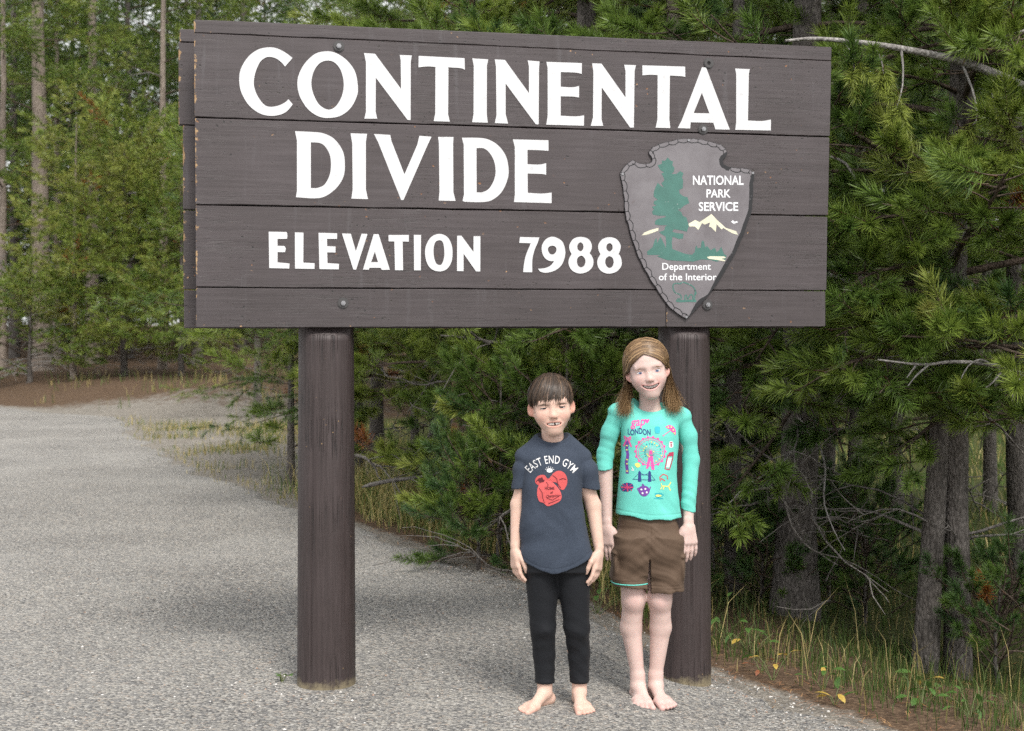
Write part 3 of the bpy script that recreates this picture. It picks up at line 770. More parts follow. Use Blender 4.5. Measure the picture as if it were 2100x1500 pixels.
# ================================================================== the two children
# bodies and clothes are modelled as blended distance fields and skinned with surface nets
class Field:
    def __init__(s, xs, ys, zs):
        s.x, s.y, s.z = [np.asarray(a, dtype=np.float32) for a in (xs, ys, zs)]
        s.f = np.full((len(xs), len(ys), len(zs)), 0.25, dtype=np.float32)
    def sl(s, lo, hi):
        r = []
        for a, l, h in zip((s.x, s.y, s.z), lo, hi):
            i = max(0, int(np.searchsorted(a, l)) - 1); j = min(len(a), int(np.searchsorted(a, h)) + 1); r.append(slice(i, max(j, i + 1)))
        return tuple(r)
    def grid(s, sl):
        return s.x[sl[0]][:, None, None], s.y[sl[1]][None, :, None], s.z[sl[2]][None, None, :]
    @staticmethod
    def smin(a, b, k):
        if k <= 0: return np.minimum(a, b)
        h = np.clip(k - np.abs(a - b), 0, None) / k
        return np.minimum(a, b) - h * h * k * 0.25
    def add(s, lo, hi, fn, k=0.01, sub=False):
        m = k + 0.012
        sl = s.sl([a - m for a in lo], [a + m for a in hi])
        if any(q.stop - q.start < 2 for q in sl): return
        X, Y, Z = s.grid(sl); d = fn(X, Y, Z).astype(np.float32)
        if sub: s.f[sl] = -s.smin(-s.f[sl], d, k)
        else: s.f[sl] = s.smin(s.f[sl], d, k)
    # --- primitives
    def cone(s, a, b, ra, rb, k=0.01, sub=False, sq=None):
        """tapered capsule; sq=(axis vector, factor) flattens the section along a direction"""
        a = np.array(a, float); b = np.array(b, float); ba = b - a; L2 = max(ba @ ba, 1e-9); R_ = max(ra, rb) * (1 if not sq else max(1, 1 / sq[1]))
        def fn(X, Y, Z):
            px, py, pz = X - a[0], Y - a[1], Z - a[2]
            t = np.clip((px * ba[0] + py * ba[1] + pz * ba[2]) / L2, 0, 1)
            qx, qy, qz = px - ba[0] * t, py - ba[1] * t, pz - ba[2] * t
            q2 = qx * qx + qy * qy + qz * qz
            if sq:
                v = sq[0]; w = qx * v[0] + qy * v[1] + qz * v[2]
                q2 = q2 + w * w * (1 / sq[1] ** 2 - 1)
            return np.sqrt(q2) - (ra + (rb - ra) * t)
        s.add(np.minimum(a, b) - R_, np.maximum(a, b) + R_, fn, k, sub)
    def ell(s, c, r, k=0.01, sub=False, rot=None):
        c = np.array(c, float); r = np.array(r, float); Rm = None if rot is None else np.array(Euler(rot).to_matrix())
        R_ = r.max() if rot is not None else r
        def fn(X, Y, Z):
            px, py, pz = X - c[0], Y - c[1], Z - c[2]
            if Rm is not None:
                px, py, pz = (px * Rm[0, 0] + py * Rm[1, 0] + pz * Rm[2, 0], px * Rm[0, 1] + py * Rm[1, 1] + pz * Rm[2, 1], px * Rm[0, 2] + py * Rm[1, 2] + pz * Rm[2, 2])
            k0 = np.sqrt((px / r[0]) ** 2 + (py / r[1]) ** 2 + (pz / r[2]) ** 2)
            k1 = np.sqrt((px / r[0] ** 2) ** 2 + (py / r[1] ** 2) ** 2 + (pz / r[2] ** 2) ** 2)
            return k0 * (k0 - 1) / (k1 + 1e-6)
        s.add(c - R_, c + R_, fn, k, sub)
    def loft(s, secs, k=0.01, p=2.3, fold=None, sub=False):
        """secs: rows (z, cx, cy, rx, ry), z rising; a tube of rounded sections with flat ends"""
        S_ = np.array(secs, float); z = S_[:, 0]
        def fn(X, Y, Z):
            zz = np.clip(Z[0, 0], z[0], z[-1])
            def ip(c):
                # smooth interpolation of the sections
                i = np.clip(np.searchsorted(z, zz) - 1, 0, len(z) - 2); t = (zz - z[i]) / (z[i + 1] - z[i])
                v0 = S_[np.maximum(i - 1, 0), c]; v1 = S_[i, c]; v2 = S_[i + 1, c]; v3 = S_[np.minimum(i + 2, len(z) - 1), c]
                return (0.5 * (2 * v1 + (v2 - v0) * t + (2 * v0 - 5 * v1 + 4 * v2 - v3) * t * t + (3 * v1 - v0 - 3 * v2 + v3) * t ** 3)).astype(np.float32)[None, None, :]
            cx, cy, rx, ry = ip(1), ip(2), ip(3), ip(4)
            q = (np.abs((X - cx) / rx) ** p + np.abs((Y - cy) / ry) ** p) ** (1 / p)
            d = (q - 1) * np.minimum(rx, ry)
            return np.maximum(d, np.maximum(Z - z[-1], z[0] - Z))
        R_ = np.array([np.abs(S_[:, 1]).max() + S_[:, 3].max(), np.abs(S_[:, 2]).max() + S_[:, 4].max()])
        s.add((-R_[0], -R_[1], z[0]), (R_[0], R_[1], z[-1]), fn, k, sub)
    def merge(s, o, k):
        s.f = s.smin(s.f, o.f, k)
    def apply(s, lo, hi, fn):
        sl = s.sl(lo, hi); X, Y, Z = s.grid(sl); s.f[sl] = fn(s.f[sl], X, Y, Z).astype(np.float32)
    # --- skin
    def mesh(s):
        f = s.f; neg = f < 0
        nx, ny, nz = f.shape
        c = neg[:-1, :-1, :-1].astype(np.int8)
        for dx, dy, dz in ((1, 0, 0), (0, 1, 0), (0, 0, 1), (1, 1, 0), (1, 0, 1), (0, 1, 1), (1, 1, 1)):
            c = c + neg[dx:nx - 1 + dx, dy:ny - 1 + dy, dz:nz - 1 + dz]
        act = np.argwhere((c > 0) & (c < 8)); n = len(act)
        idx = np.full((nx - 1, ny - 1, nz - 1), -1, dtype=np.int32); idx[act[:, 0], act[:, 1], act[:, 2]] = np.arange(n)
        acc = np.zeros((n, 3)); cnt = np.zeros(n)
        co = [(0, 0, 0), (1, 0, 0), (0, 1, 0), (1, 1, 0), (0, 0, 1), (1, 0, 1), (0, 1, 1), (1, 1, 1)]
        ed = [(0, 1), (2, 3), (4, 5), (6, 7), (0, 2), (1, 3), (4, 6), (5, 7), (0, 4), (1, 5), (2, 6), (3, 7)]
        val = [f[act[:, 0] + a, act[:, 1] + b, act[:, 2] + d] for a, b, d in co]
        for a, b in ed:
            va, vb = val[a], val[b]; m = (va < 0) != (vb < 0)
            t = np.where(m, va / np.where(m, va - vb, 1), 0)
            pa, pb = np.array(co[a], float), np.array(co[b], float)
            acc += np.where(m[:, None], pa + (pb - pa) * t[:, None], 0); cnt += m
        loc = acc / cnt[:, None] + act
        def ax(a, v):
            i = v.astype(int); return a[i] + (a[np.minimum(i + 1, len(a) - 1)] - a[i]) * (v - i)
        V = np.stack([ax(s.x, loc[:, 0]), ax(s.y, loc[:, 1]), ax(s.z, loc[:, 2])], -1)
        Q = []
        for d in range(3):
            a = [slice(None)] * 3; b = [slice(None)] * 3
            a[d] = slice(0, -1); b[d] = slice(1, None)
            na, nb_ = neg[tuple(a)], neg[tuple(b)]
            e = np.argwhere(na != nb_)
            u, w = (d + 1) % 3, (d + 2) % 3
            e = e[(e[:, u] > 0) & (e[:, w] > 0) & (e[:, u] < f.shape[u] - 1) & (e[:, w] < f.shape[w] - 1)]
            fl = na[e[:, 0], e[:, 1], e[:, 2]]
            def g(du, dw):
                q = e.copy(); q[:, u] -= du; q[:, w] -= dw; return idx[q[:, 0], q[:, 1], q[:, 2]]
            q = np.stack([g(0, 0), g(1, 0), g(1, 1), g(0, 1)], -1)
            q = np.where(fl[:, None], q, q[:, ::-1]); Q.append(q)
        Q = np.concatenate(Q); Q = Q[(Q >= 0).all(1)]
        # light relaxation
        for _ in range(2):
            sm = np.zeros_like(V); ct = np.zeros(len(V))
            for k in range(4):
                np.add.at(sm, Q[:, k], V[Q[:, (k + 1) % 4]] + V[Q[:, (k - 1) % 4]]); np.add.at(ct, Q[:, k], 2)
            V = V * 0.6 + 0.4 * sm / np.maximum(ct, 1)[:, None]
        return V, Q

def span(a, b, st): return np.arange(a, b + st, st)

def head(fd, T, kid):
    """T: maps head-frame points to figure frame (function on 3-vectors); kid: dict of face settings. Head frame: eyes at z=0, face towards -y"""
    S_ = kid['scale']; Rm = kid['rot']; C = np.array(kid['pos'])
    eul = kid['eul']
    def P(x, y, z): return C + Rm @ (np.array([x, y, z]) * S_)
    def E(c, r, k=.01, sub=False, rot=None):
        e = eul if rot is None else (np.array(Rm) @ np.array(Euler(rot).to_matrix()))
        e = e if rot is None else Matrix(e.tolist()).to_euler()
        fd.ell(P(*c), np.array(r) * S_, k * S_, sub, e)
    def K(a, b, ra, rb, k=.01, sub=False): fd.cone(P(*a), P(*b), ra * S_, rb * S_, k * S_, sub)
    E((0, .016, .034), (.0715, .088, .076))                                  # cranium
    E((0, -.016, .034), (.0645, .066, .056), .03)                            # forehead
    E((0, -.027, -.026), (.0560, .058, .062), .03)                           # mid face
    for s in (-1, 1):
        K((s * .046, .004, -.040), (s * .013, -.052, -.087), .016, .014, .03)    # jaw line
        E((s * .034, -.052, -.030), (.026, .024, .024), .03)                 # cheek
        K((s * .010, -.076, .019), (s * .042, -.066, .019), .0065, .006, .018)   # brow
    E((0, -.060, -.088), (.020, .018, .015), .022)                           # chin
    E((0, -.062, -.058), (.030, .021, .024), .024)                           # muzzle
    for s in (-1, 1):
        E((s * .0300, -.090, .001), (.0165, .0125, .0090), .014, True)       # socket
        E((s * .031, -.0650, -.001), (.0162, .0140, .0125), .006)            # lids over the eyeball
    K((0, -.075, .010), (0, -.0890, -.024), .0062, .0075, .014)              # nose bridge
    E((0, -.0915, -.0295), (.0098, .0092, .0082), .010)                      # tip
    for s in (-1, 1):
        E((s * .0105, -.0845, -.0325), (.0064, .0085, .0060), .007)          # wing
        E((s * .0052, -.0930, -.0385), (.0032, .0045, .0026), .002, True)    # nostril
    mw, mz, lift = kid['mouth_w'], kid['mouth_z'], kid['smile']
    # lips along a bowed line, then the open mouth cut between them
    xs = np.linspace(-mw, mw, 9)
    def my(x): return -.0800 + 8.5 * x * x
    def mzz(x): return mz + lift * (x / mw) ** 2
    def op(x): return kid['gape'] * math.sqrt(max(.06, 1 - (x / mw) ** 2))
    for i in range(8):
        a, b = xs[i], xs[i + 1]
        K((a, my(a), mzz(a) + op(a)), (b, my(b), mzz(b) + op(b)), .0036, .0036, .006)
        K((a, my(a) + .001, mzz(a) - op(a)), (b, my(b) + .001, mzz(b) - op(b)), .0046, .0046, .006)
    for i in range(8):
        a, b = xs[i] * .93, xs[i + 1] * .93
        for dy in (-.006, .000, .006):
            K((a, my(a) + dy, mzz(a)), (b, my(b) + dy, mzz(b)), op(a) * .80, op(b) * .80, .0015, True)
    for s in (-1, 1):                                                         # smile folds and ears
        K((s * .020, -.0905, -.034), (s * (mw + .008), -.0830, mz + .006), .0016, .0016, .008, True)
        e = kid['ear']
        ph = .45 + e; nx_, ny_ = math.cos(ph), -math.sin(ph)
        ec = (s * (.0715 + e * .010), .008, -.009)
        E(ec, (.0065, .0165 * kid['ear_s'], .0275 * kid['ear_s']), .005, False, (0.18, 0, -s * ph))
        E((ec[0] + s * nx_ * .0055, ec[1] + ny_ * .0055, ec[2] + .003), (.0052, .0105 * kid['ear_s'], .0185 * kid['ear_s']), .002, True, (0.18, 0, -s * ph))
        E((s * .069, .006, -.030), (.006, .008, .008), .006)
    return P

def hand(fd, w, d, side, palm, sc, curl, k=.006):
    """w wrist, d direction to the fingertips, side = towards the thumb, palm = out of the palm"""
    w = np.array(w, float); d = np.array(d, float); d /= np.linalg.norm(d)
    side = np.array(side, float); side -= d * (side @ d); side /= np.linalg.norm(side)
    palm = np.cross(d, side); palm = palm if palm @ np.array(palm) > 0 else palm
    if palm @ np.array(curl[1]) < 0: palm = -palm
    s = sc
    q = lambda a, b, c: w + d * a * s + side * b * s + palm * c * s
    fd.cone(q(-.01, 0, 0), q(.02, 0, 0), .0185 * s, .020 * s, k, sq=(palm, .72))
    for b in (-.020, -.007, .006, .019):
        fd.cone(q(.014, b * .6, 0), q(.066, b, .002), .0115 * s, .0108 * s, .009)
    fd.ell(q(.032, .018, .006), np.array([.015, .015, .017]) * s, .008)
    for i, (b, L, spl) in enumerate(((-.0225, .052, -.10), (-.0075, .064, -.03), (.0075, .068, .02), (.0215, .060, .08))):
        c = curl[0] * (1.0 + .12 * (1.5 - i))
        p = q(.064, b, .003); a = 0.25 * c; r = (.0082 - (.0010 if i == 0 else 0)) * s
        for L_, da in ((.46, 0), (.30, .55), (.24, .45)):
            a += da * c
            dd = d * math.cos(a) + palm * math.sin(a) + side * spl
            dd /= np.linalg.norm(dd)
            p2 = p + dd * L * L_ * s
            fd.cone(p, p2, r, r * .90, .0022); p = p2; r *= .92
    t0 = q(.020, .020, .006); t1 = q(.046, .036, .012); t2 = q(.070, .038, .020); t3 = q(.086, .034, .026)
    fd.cone(t0, t1, .0115 * s, .0098 * s, .006); fd.cone(t1, t2, .0095 * s, .0085 * s, .003); fd.cone(t2, t3, .0085 * s, .0068 * s, .002)

def foot(fd, ankle, fwd, sc, inner, k=.012):
    """bare foot flat on z=0; fwd horizontal direction of the toes, inner = direction of the big-toe side"""
    a = np.array(ankle, float); f = np.array([fwd[0], fwd[1], 0.0]); f /= np.linalg.norm(f)
    i = np.array([inner[0], inner[1], 0.0]); i -= f * (i @ f); i /= np.linalg.norm(i); s = sc
    g = lambda u, v, z: np.array([a[0], a[1], 0]) + f * u * s + i * v * s + np.array([0, 0, z * s])
    fd.cone(a, g(.000, 0, .052), .026 * s, .028 * s, .012)
    fd.ell(g(-.026, 0, .024), np.array([.024, .026, .024]) * s, k)
    fd.cone(g(-.02, 0, .022), g(.07, -.008, .016), .022 * s, .017 * s, k)
    fd.cone(g(.010, .002, .050), g(.085, .012, .020), .025 * s, .017 * s, k)
    fd.cone(g(.060, -.022, .014), g(.095, -.016, .012), .014 * s, .013 * s, k)
    fd.cone(g(.080, .018, .016), g(.105, .020, .014), .017 * s, .015 * s, k)
    fd.cone(g(.09, -.02, .013), g(.105, .015, .014), .013 * s, .014 * s, k)
    for v, u, L, r in ((.024, .112, .030, .0125), (.0055, .116, .022, .0088), (-.0085, .112, .019, .0083), (-.021, .105, .017, .0078), (-.032, .096, .013, .0075)):
        fd.cone(g(u, v, .0115), g(u + L, v * 1.08, .0085), r * s, r * .9 * s, .0025)

def m_skin(name, base, freckle=0.0):
    m = M(name); v = m.coord('Object')
    a = m.attr('col')
    mott = m.ramp(m.noise(v, 30, 3), [(0.3, (0.95, 0.93, 0.93)), (0.7, (1.04, 1.05, 1.05))])
    c = m.mix(1.0, m.mix(1.0, a, base, 'MULTIPLY'), mott, 'MULTIPLY')
    if freckle:
        f = m.math('MULTIPLY', m.ramp(m.voro(v, 210, out='Distance'), [(0.16, freckle), (0.26, 0.0)]), m.ramp(m.noise(v, 60, 2), [(0.45, 0.0), (0.6, 1.0)]))
        c = m.mix(f, c, (0.42, 0.22, 0.13))
    m.set(base=c, rough=0.60, spec=0.28, sss=0.06)
    m.bump(m.noise(v, 900, 2, .6), .12, .0006)
    m.p.inputs['Subsurface Radius'].default_value = (0.012, 0.005, 0.003); m.p.inputs['Subsurface Scale'].default_value = 0.5
    return m.m
def m_cloth(name, lo, hi, scale=420, bump=.35, rough=.9, heather=(0.35, 0.65), sheen=0.03):
    m = M(name); v = m.coord('Object')
    st = m.n('ShaderNodeMapping'); st.inputs['Scale'].default_value = (1, 1, 2.2); m.link(v, st.inputs['Vector'])
    n = m.noise(st.outputs[0], scale, 3, .65); big = m.noise(v, 16, 4)
    c = m.ramp(n, [(heather[0], lo), (heather[1], hi)])
    c = m.mix(1.0, c, m.ramp(big, [(.3, (.93, .93, .93)), (.7, (1.06, 1.06, 1.06))]), 'MULTIPLY')
    m.set(base=c, rough=rough, spec=.2, sheen=sheen); m.bump(n, bump * .5, .0008)
    return m.m
M_SKIN_B = m_skin('boy_skin', (0.60, 0.415, 0.335)); M_SKIN_G = m_skin('girl_skin', (0.58, 0.43, 0.388), .6)
M_TEE = m_cloth('navy_heather_jersey', (0.025, 0.033, 0.050), (0.054, 0.068, 0.094), 330, .3)
M_LEG = m_cloth('black_leggings', (0.007, 0.008, 0.010), (0.012, 0.013, 0.016), 420, .25, .7)
M_TEAL = m_cloth('turquoise_jersey', (0.115, 0.50, 0.425), (0.16, 0.58, 0.50), 380, .2)
M_SHORT = m_cloth('brown_shorts_nylon', (0.085, 0.056, 0.038), (0.110, 0.074, 0.051), 380, .2, .7)
M_CORD = plain('turquoise_cord', (0.12, 0.56, 0.48), .6)
M_INNER = plain('mouth_inside', (0.05, 0.010, 0.009), .6)
M_TOOTH = plain('tooth_enamel', (0.88, 0.86, 0.80), .25)
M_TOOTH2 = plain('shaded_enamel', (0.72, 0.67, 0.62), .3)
M_BRACE = M('brace_steel').set(base=(.34, .33, .33), rough=.35, metal=.7).m

def folds(f, X, Y, Z, amp, fx, fz, ph, warp=1.0, seed=0):
    """soft cloth folds: warped sine ridges"""
    w = np.sin(X * 17 + Y * 11 + Z * 7 + seed) + 0.6 * np.sin(X * 31 - Z * 19 + seed * 2.1) + .5 * np.sin(Y * 23 + Z * 27 + seed)
    s = np.sin(X * fx + Y * fx * .6 + Z * fz + ph + warp * w)
    s2 = np.sin(X * fx * .55 - Z * fz * .7 + ph * 1.7 + warp * 1.3 * w)
    return f - amp * (0.6 * s * np.abs(s) + .4 * s2) * (0.55 + .45 * np.sin(w * 1.3 + seed))

def eyes(P, kid, parent, iris, open_, yoff=-.0785):
    """almond eye patches lying on the lid bulge, with lash lines"""
    mat = M('eye_' + kid['name'])
    a = mat.attr('col'); mat.set(base=a, rough=.15, spec=.5)
    for s in (-1, 1):
        VV, FF, CC = [], [], []
        nr, na = 9, 36
        ang = np.linspace(0, 2 * math.pi, na, endpoint=False)
        def pos(x, z, o): 
            rr_ = max(0.0, 1 - (x / .0178) ** 2 - ((z + .001) / .0125) ** 2)
            y = -.0650 - .0140 * math.sqrt(rr_ * .92 + .08)
            return P(s * .031 + x, y - o, z - .001)
        gx = kid.get('gaze', 0.0)
        for ir in range(nr + 1):
            for t in ang:
                u = ir / nr
                x = .0150 * u * math.cos(t)
                up = open_ * (1.0 if math.sin(t) > 0 else .75)
                z = up * u * math.sin(t) * (1 - .35 * (abs(math.cos(t)) ** 3)) + kid['eye_tilt'] * s * x
                VV.append(pos(x, z, .0006))
                r_ = math.hypot(x - gx, z - .0006)
                CC.append((.006, .006, .007) if r_ < .0024 else (iris if r_ < .0060 else ((.03, .03, .035) if r_ < .0067 else (.50, .47, .46))))
        for ir in range(nr):
            for k in range(na):
                FF.append((ir * na + k, ir * na + (k + 1) % na, (ir + 1) * na + (k + 1) % na, (ir + 1) * na + k))
        o = mesh_np('eye', np.array(VV), FF, mat.m, parent, smooth=True); set_color(o, np.array(CC))
        # upper lash line
        pts = []
        for x in np.linspace(-.0154, .0154, 11):
            z = open_ * 1.05 * math.sqrt(max(0, 1 - (x / .0158) ** 2)) + kid['eye_tilt'] * s * x
            pts.append(pos(x, z, .0012))
        V, Q = tubes([np.array(pts)], [np.array([.0003] + [.00105] * 9 + [.0003]) * kid['lash']], 6)
        mesh_np('eyelash', V, Q, kid['lash_mat'], parent, smooth=True)

def brows(P, parent, mat, z0, tilt, thick, n=150, seed=1, yb=-.0832):
    rng = np.random.default_rng(seed)
    for s in (-1, 1):
        paths, rads = [], []
        for k in range(n):
            u = rng.random(); x = .011 + .035 * u
            z = z0 + .0025 * math.sin(u * 2.6) - tilt * u * .004 + rng.normal(0, thick * (1 - .5 * u))
            y = yb + .38 * (x - .011) * (x - .011) * 9.0 + .0005
            a = P(s * x, y, z); b = P(s * (x + .006), y + .0018, z + .0012 * (1 - 2 * u))
            paths.append(np.array([a, b])); rads.append(np.array([.0007, .0002]))
        V, Q = tubes(paths, rads, 3)
        mesh_np('eyebrow', V, Q, mat, parent)['kind'] = 'stuff'

def m_hair(name, cols, rough=.42):
    m = M(name); a = m.attr('col', out='Fac')
    m.set(base=m.ramp(a, cols), rough=rough, spec=.45)
    return m.m

def hug(p, off):
    """push a head-frame point out of the skull"""
    p = np.array(p, float)
    for c, r in (((0, .016, .034), (.0715, .088, .076)), ((0, -.016, .034), (.0645, .066, .056))):
        c = np.array(c); r = np.array(r) + off; q = (p - c) / r; l = np.linalg.norm(q)
        if l < 1: p = c + q / max(l, 1e-6) * r
    return p

def ribbons(paths, outs, width, cols, name, mat, parent):
    """flat tapered locks: paths (n,3) arrays, outs = direction the lock faces"""
    VV, FF, CC = [], [], []; o = 0
    for P_, O_, w, c in zip(paths, outs, width, cols):
        n = len(P_); T = np.gradient(P_, axis=0); T /= np.linalg.norm(T, axis=1, keepdims=True) + 1e-9
        S_ = np.cross(T, O_); S_ /= np.linalg.norm(S_, axis=1, keepdims=True) + 1e-9
        Nn = np.cross(S_, T)
        prof = np.interp(np.linspace(0, 1, n), [0, .08, .7, 1], [.6, 1, .9, .12])[:, None] * w
        VV += [P_ - S_ * prof, P_ + Nn * prof * .55, P_ + S_ * prof]
        k = np.arange(n - 1)
        FF.append(np.concatenate([np.stack([o + k, o + k + 1, o + n + k + 1, o + n + k], -1), np.stack([o + n + k, o + n + k + 1, o + 2 * n + k + 1, o + 2 * n + k], -1)]))
        CC.append(np.tile(np.broadcast_to(np.asarray(c, dtype=float), (n,)), 3)); o += 3 * n
    V = np.concatenate(VV); Q = np.concatenate(FF); C = np.concatenate(CC)
    ob = mesh_np(name, V, Q, mat, parent, smooth=True)
    set_color(ob, np.stack([C, C, C], -1))
    return ob

def teeth(P, kid, parent, braces=False, gap=None):
    mw, mz, lift, gp = kid['mouth_w'], kid['mouth_z'], kid['smile'], kid['gape']
    n = 8 if not braces else 9
    w = 2 * mw * .80 / n
    for k in range(n):
        x = -mw * .80 + w * (k + .5)
        if gap is not None and k in gap: continue
        y = -.0805 + 8.5 * x * x; zc = mz + lift * (x / mw) ** 2
        hgt = gp * kid['tooth_h']; off = kid['tooth_off'] * gp
        b = bmesh.new(); bmesh.ops.create_cube(b, size=1.0)
        bmesh.ops.bevel(b, geom=b.edges[:], offset=.22, segments=2, affect='EDGES')
        for v in b.verts:
            v.co = Vector(P(x + v.co.x * w * .96, y + v.co.y * .005 , zc + off + v.co.z * hgt))
        bm_obj('tooth', b, M_TOOTH if not braces else M_TOOTH2, parent, True)
        if braces:
            b = bmesh.new(); bmesh.ops.create_cube(b, size=1.0)
            for v in b.verts: v.co = Vector(P(x + v.co.x * w * .45, y - .0028 + v.co.y * .0014, zc + off + v.co.z * hgt * .40))
            bm_obj('brace_bracket', b, M_BRACE, parent)
    # dark of the mouth behind the teeth
    pts = np.linspace(-mw * 1.02, mw * 1.02, 13); VV = []
    for x in pts:
        y = -.0715 + 7.5 * x * x; zc = mz + lift * (x / mw) ** 2; e = gp * 1.9
        VV += [P(x, y, zc + e), P(x, y, zc - e)]
    mesh_np('mouth_lining', np.array(VV), [(2 * k, 2 * k + 1, 2 * k + 3, 2 * k + 2) for k in range(12)], M_INNER, parent)

def face_colour(V, P, Rm, C, S_, kid):
    """flush of lips, cheeks, ears and nose on the body's vertices"""
    L = ((V - C) @ np.array(Rm)) / S_
    x, y, z = L[:, 0], L[:, 1], L[:, 2]
    col = np.ones((len(V), 3)); hd = (z > -.12) & (np.abs(x) < .12)
    def put(mask, c):
        nonlocal col
        m = (mask * hd)[:, None]; col = col * (1 - m) + col * np.array(c) * m
    ck = np.exp(-(((np.abs(x) - .040) / .020) ** 2 + ((z + .034) / .018) ** 2)) * (y < -.02)
    put(ck * .55, (1.04, .82, .82))
    put(np.exp(-((x / .012) ** 2 + ((z + .031) / .012) ** 2)) * (y < -.07) * .55, (1.02, .82, .80))
    put(smooth01(.064, .074, np.abs(x)) * (z < .05) * (z > -.05), (1.04, .80, .77))
    mw, mz, lift, gp = kid['mouth_w'], kid['mouth_z'], kid['smile'], kid['gape']
    zc = mz + lift * (x / mw) ** 2; hw = (gp + .0060) * np.sqrt(np.clip(1 - (x / (mw * 1.10)) ** 2, 0, 1))
    lip = .8 * smooth01(1.10, .8, np.abs(z - zc) / np.maximum(hw, 1e-4)) * (np.abs(x) < mw * 1.1) * (y < -.06)
    put(lip, kid['lip'])
    sock = np.exp(-(((np.abs(x) - .031) / .017) ** 2 + ((z + .006) / .010) ** 2)) * (y < -.03)
    put(sock * .55, (.90, .78, .80))
    return col
def person(name, label, px0, Y0, s_px, y_zero):
    X0 = atx(px0, Y0)
    gz = CAMZ - (y_zero - HOR) * Y0 / F
    return tag(empty(name, (X0, Y0, gz)), label, 'person'), np.array([X0, Y0, gz])

# ------------------------------------------------------------------ boy
boy, BO = person('person', 'smaller child in navy T-shirt and black leggings standing barefoot with arms down', 1142, 5.18, .001776, 1450)
KB = dict(name='boy', scale=.985, pos=(-.020, -.006, 1.098), eul=Euler((R(3), R(-4.5), R(2))), mouth_w=.0270, mouth_z=-.060, smile=.0015, gape=.0080, ear=.42, ear_s=1.0, eye_tilt=-.04,
          lash=1.25, tooth_h=1.35, tooth_off=.12, lip=(1.0, .74, .74), gaze=0.0)
KB['rot'] = np.array(KB['eul'].to_matrix())
fb = Field(np.concatenate([span(-.235, -.121, .0026), span(-.119, .085, .0019), span(.087, .235, .0026)]), np.concatenate([span(-.20, -.125, .0026), span(-.123, .13, .0024)]),
           np.concatenate([span(-.006, .12, .0024), span(.123, .93, .0036), span(.932, 1.23, .0019)]))
PB = head(fb, None, KB)
fb.cone((-.017, .022, 1.03), (-.012, .020, .90), .038, .045, .02)
fb.loft([(.55, 0, 0, .090, .070), (.66, -.005, 0, .095, .068), (.80, -.012, .005, .088, .068), (.88, -.012, .012, .085, .055), (.93, -.012, .018, .060, .04)], .02)
for sh, el, wr, sgn_ in (((-.100, .015, .885), (-.140, .022, .735), (-.151, -.008, .588), -1), ((.080, .012, .885), (.134, .020, .730), (.152, -.012, .582), 1)):
    fb.cone(sh, el, .029, .0275, .02); fb.cone(el, wr, .0285, .0185, .01)
hand(fb, (-.152, -.012, .580), (.02, -.12, -1), (.55, -1, 0), None, .98, (.75, (1, .3, 0)))
hand(fb, (.153, -.016, .574), (-.10, -.16, -1), (-.55, -1, 0), None, 1.0, (.62, (-1, .3, 0)))
for hp, kn, an, fw, inn in (((-.052, .005, .58), (-.051, -.004, .290), (-.043, .012, .085), (-.62, -.80), (1, 0)), ((.058, .005, .58), (.071, -.004, .290), (.083, .018, .085), (.12, -1), (-1, 0))):
    fb.cone(hp, kn, .056, .040, .02); fb.cone(kn, (an[0] * .6 + kn[0] * .4, .018, .20), .039, .037, .012); fb.cone((an[0] * .6 + kn[0] * .4, .018, .20), an, .037, .025, .012)
    foot(fb, an, fw, .98, inn)
V, Q = fb.mesh()
body_b = mesh_np('body', V, Q, M_SKIN_B, boy, smooth=True)
cb = face_colour(V, PB, KB['rot'], np.array(KB['pos']), KB['scale'], KB)
ext = smooth01(.05, .0, V[:, 2]) * (V[:, 1] < -.08); cb *= 1 - ext[:, None] * np.array([0, .14, .14])
set_color(body_b, cb)
HAIR_B = m_hair('dark_brown_hair', [(0.0, (.018, .012, .008)), (.5, (.048, .030, .019)), (.85, (.105, .066, .040)), (1.0, (.17, .11, .066))])
KB['lash_mat'] = plain('dark_lashes', (.02, .014, .01), .6)
eyes(PB, KB, body_b, (.03, .028, .03), .0030)
brows(PB, body_b, plain('dark_brows', (.075, .048, .032), .7), .0118, .3, .0011, 150)
teeth(PB, KB, body_b, gap=(4,))
# T-shirt
gt = (span(-.20, .20, .0026), span(-.14, .14, .0026), span(.47, 1.02, .0026))
ft = Field(*gt); fv = Field(*gt)
ft.loft([(.47, -.002, .0, .138, .092), (.55, -.004, .0, .136, .091), (.62, -.010, .0, .125, .088), (.72, -.016, .0, .114, .084), (.80, -.018, .002, .110, .086), (.87, -.016, .006, .108, .080), (.915, -.014, .010, .100, .068), (.95, -.014, .016, .080, .052), (.985, -.014, .02, .060, .042)], .02, 2.4)
ft.cone((-.050, .018, .966), (-.116, .016, .910), .034, .037, .02); ft.cone((.026, .018, .966), (.092, .014, .908), .034, .037, .02)
for a, b, c in (((-.098, .014, .918), (-.120, .016, .86), (-.131, .016, .77)), ((.072, .012, .918), (.108, .014, .86), (.125, .012, .77))):
    fv.cone(a, b, .034, .0390, .03); fv.cone(b, c, .0390, .0385, .02)
xx = lambda X, Y, Z: X + 0 * Y + 0 * Z
fv.apply((-.2, -.14, .70), (.0, .14, .83), lambda f, X, Y, Z: np.maximum(f, .797 + .12 * (X + .13) - Z + .05 * Y))
fv.apply((.0, -.14, .70), (.2, .14, .83), lambda f, X, Y, Z: np.maximum(f, .795 - .12 * (X - .126) - Z + .05 * Y))
for c, e in (((-.131, .016, .77), (-.1285, .016, .785)), ((.125, .012, .77), (.122, .012, .785))): fv.cone(c, e, .0335, .031, .003, True)
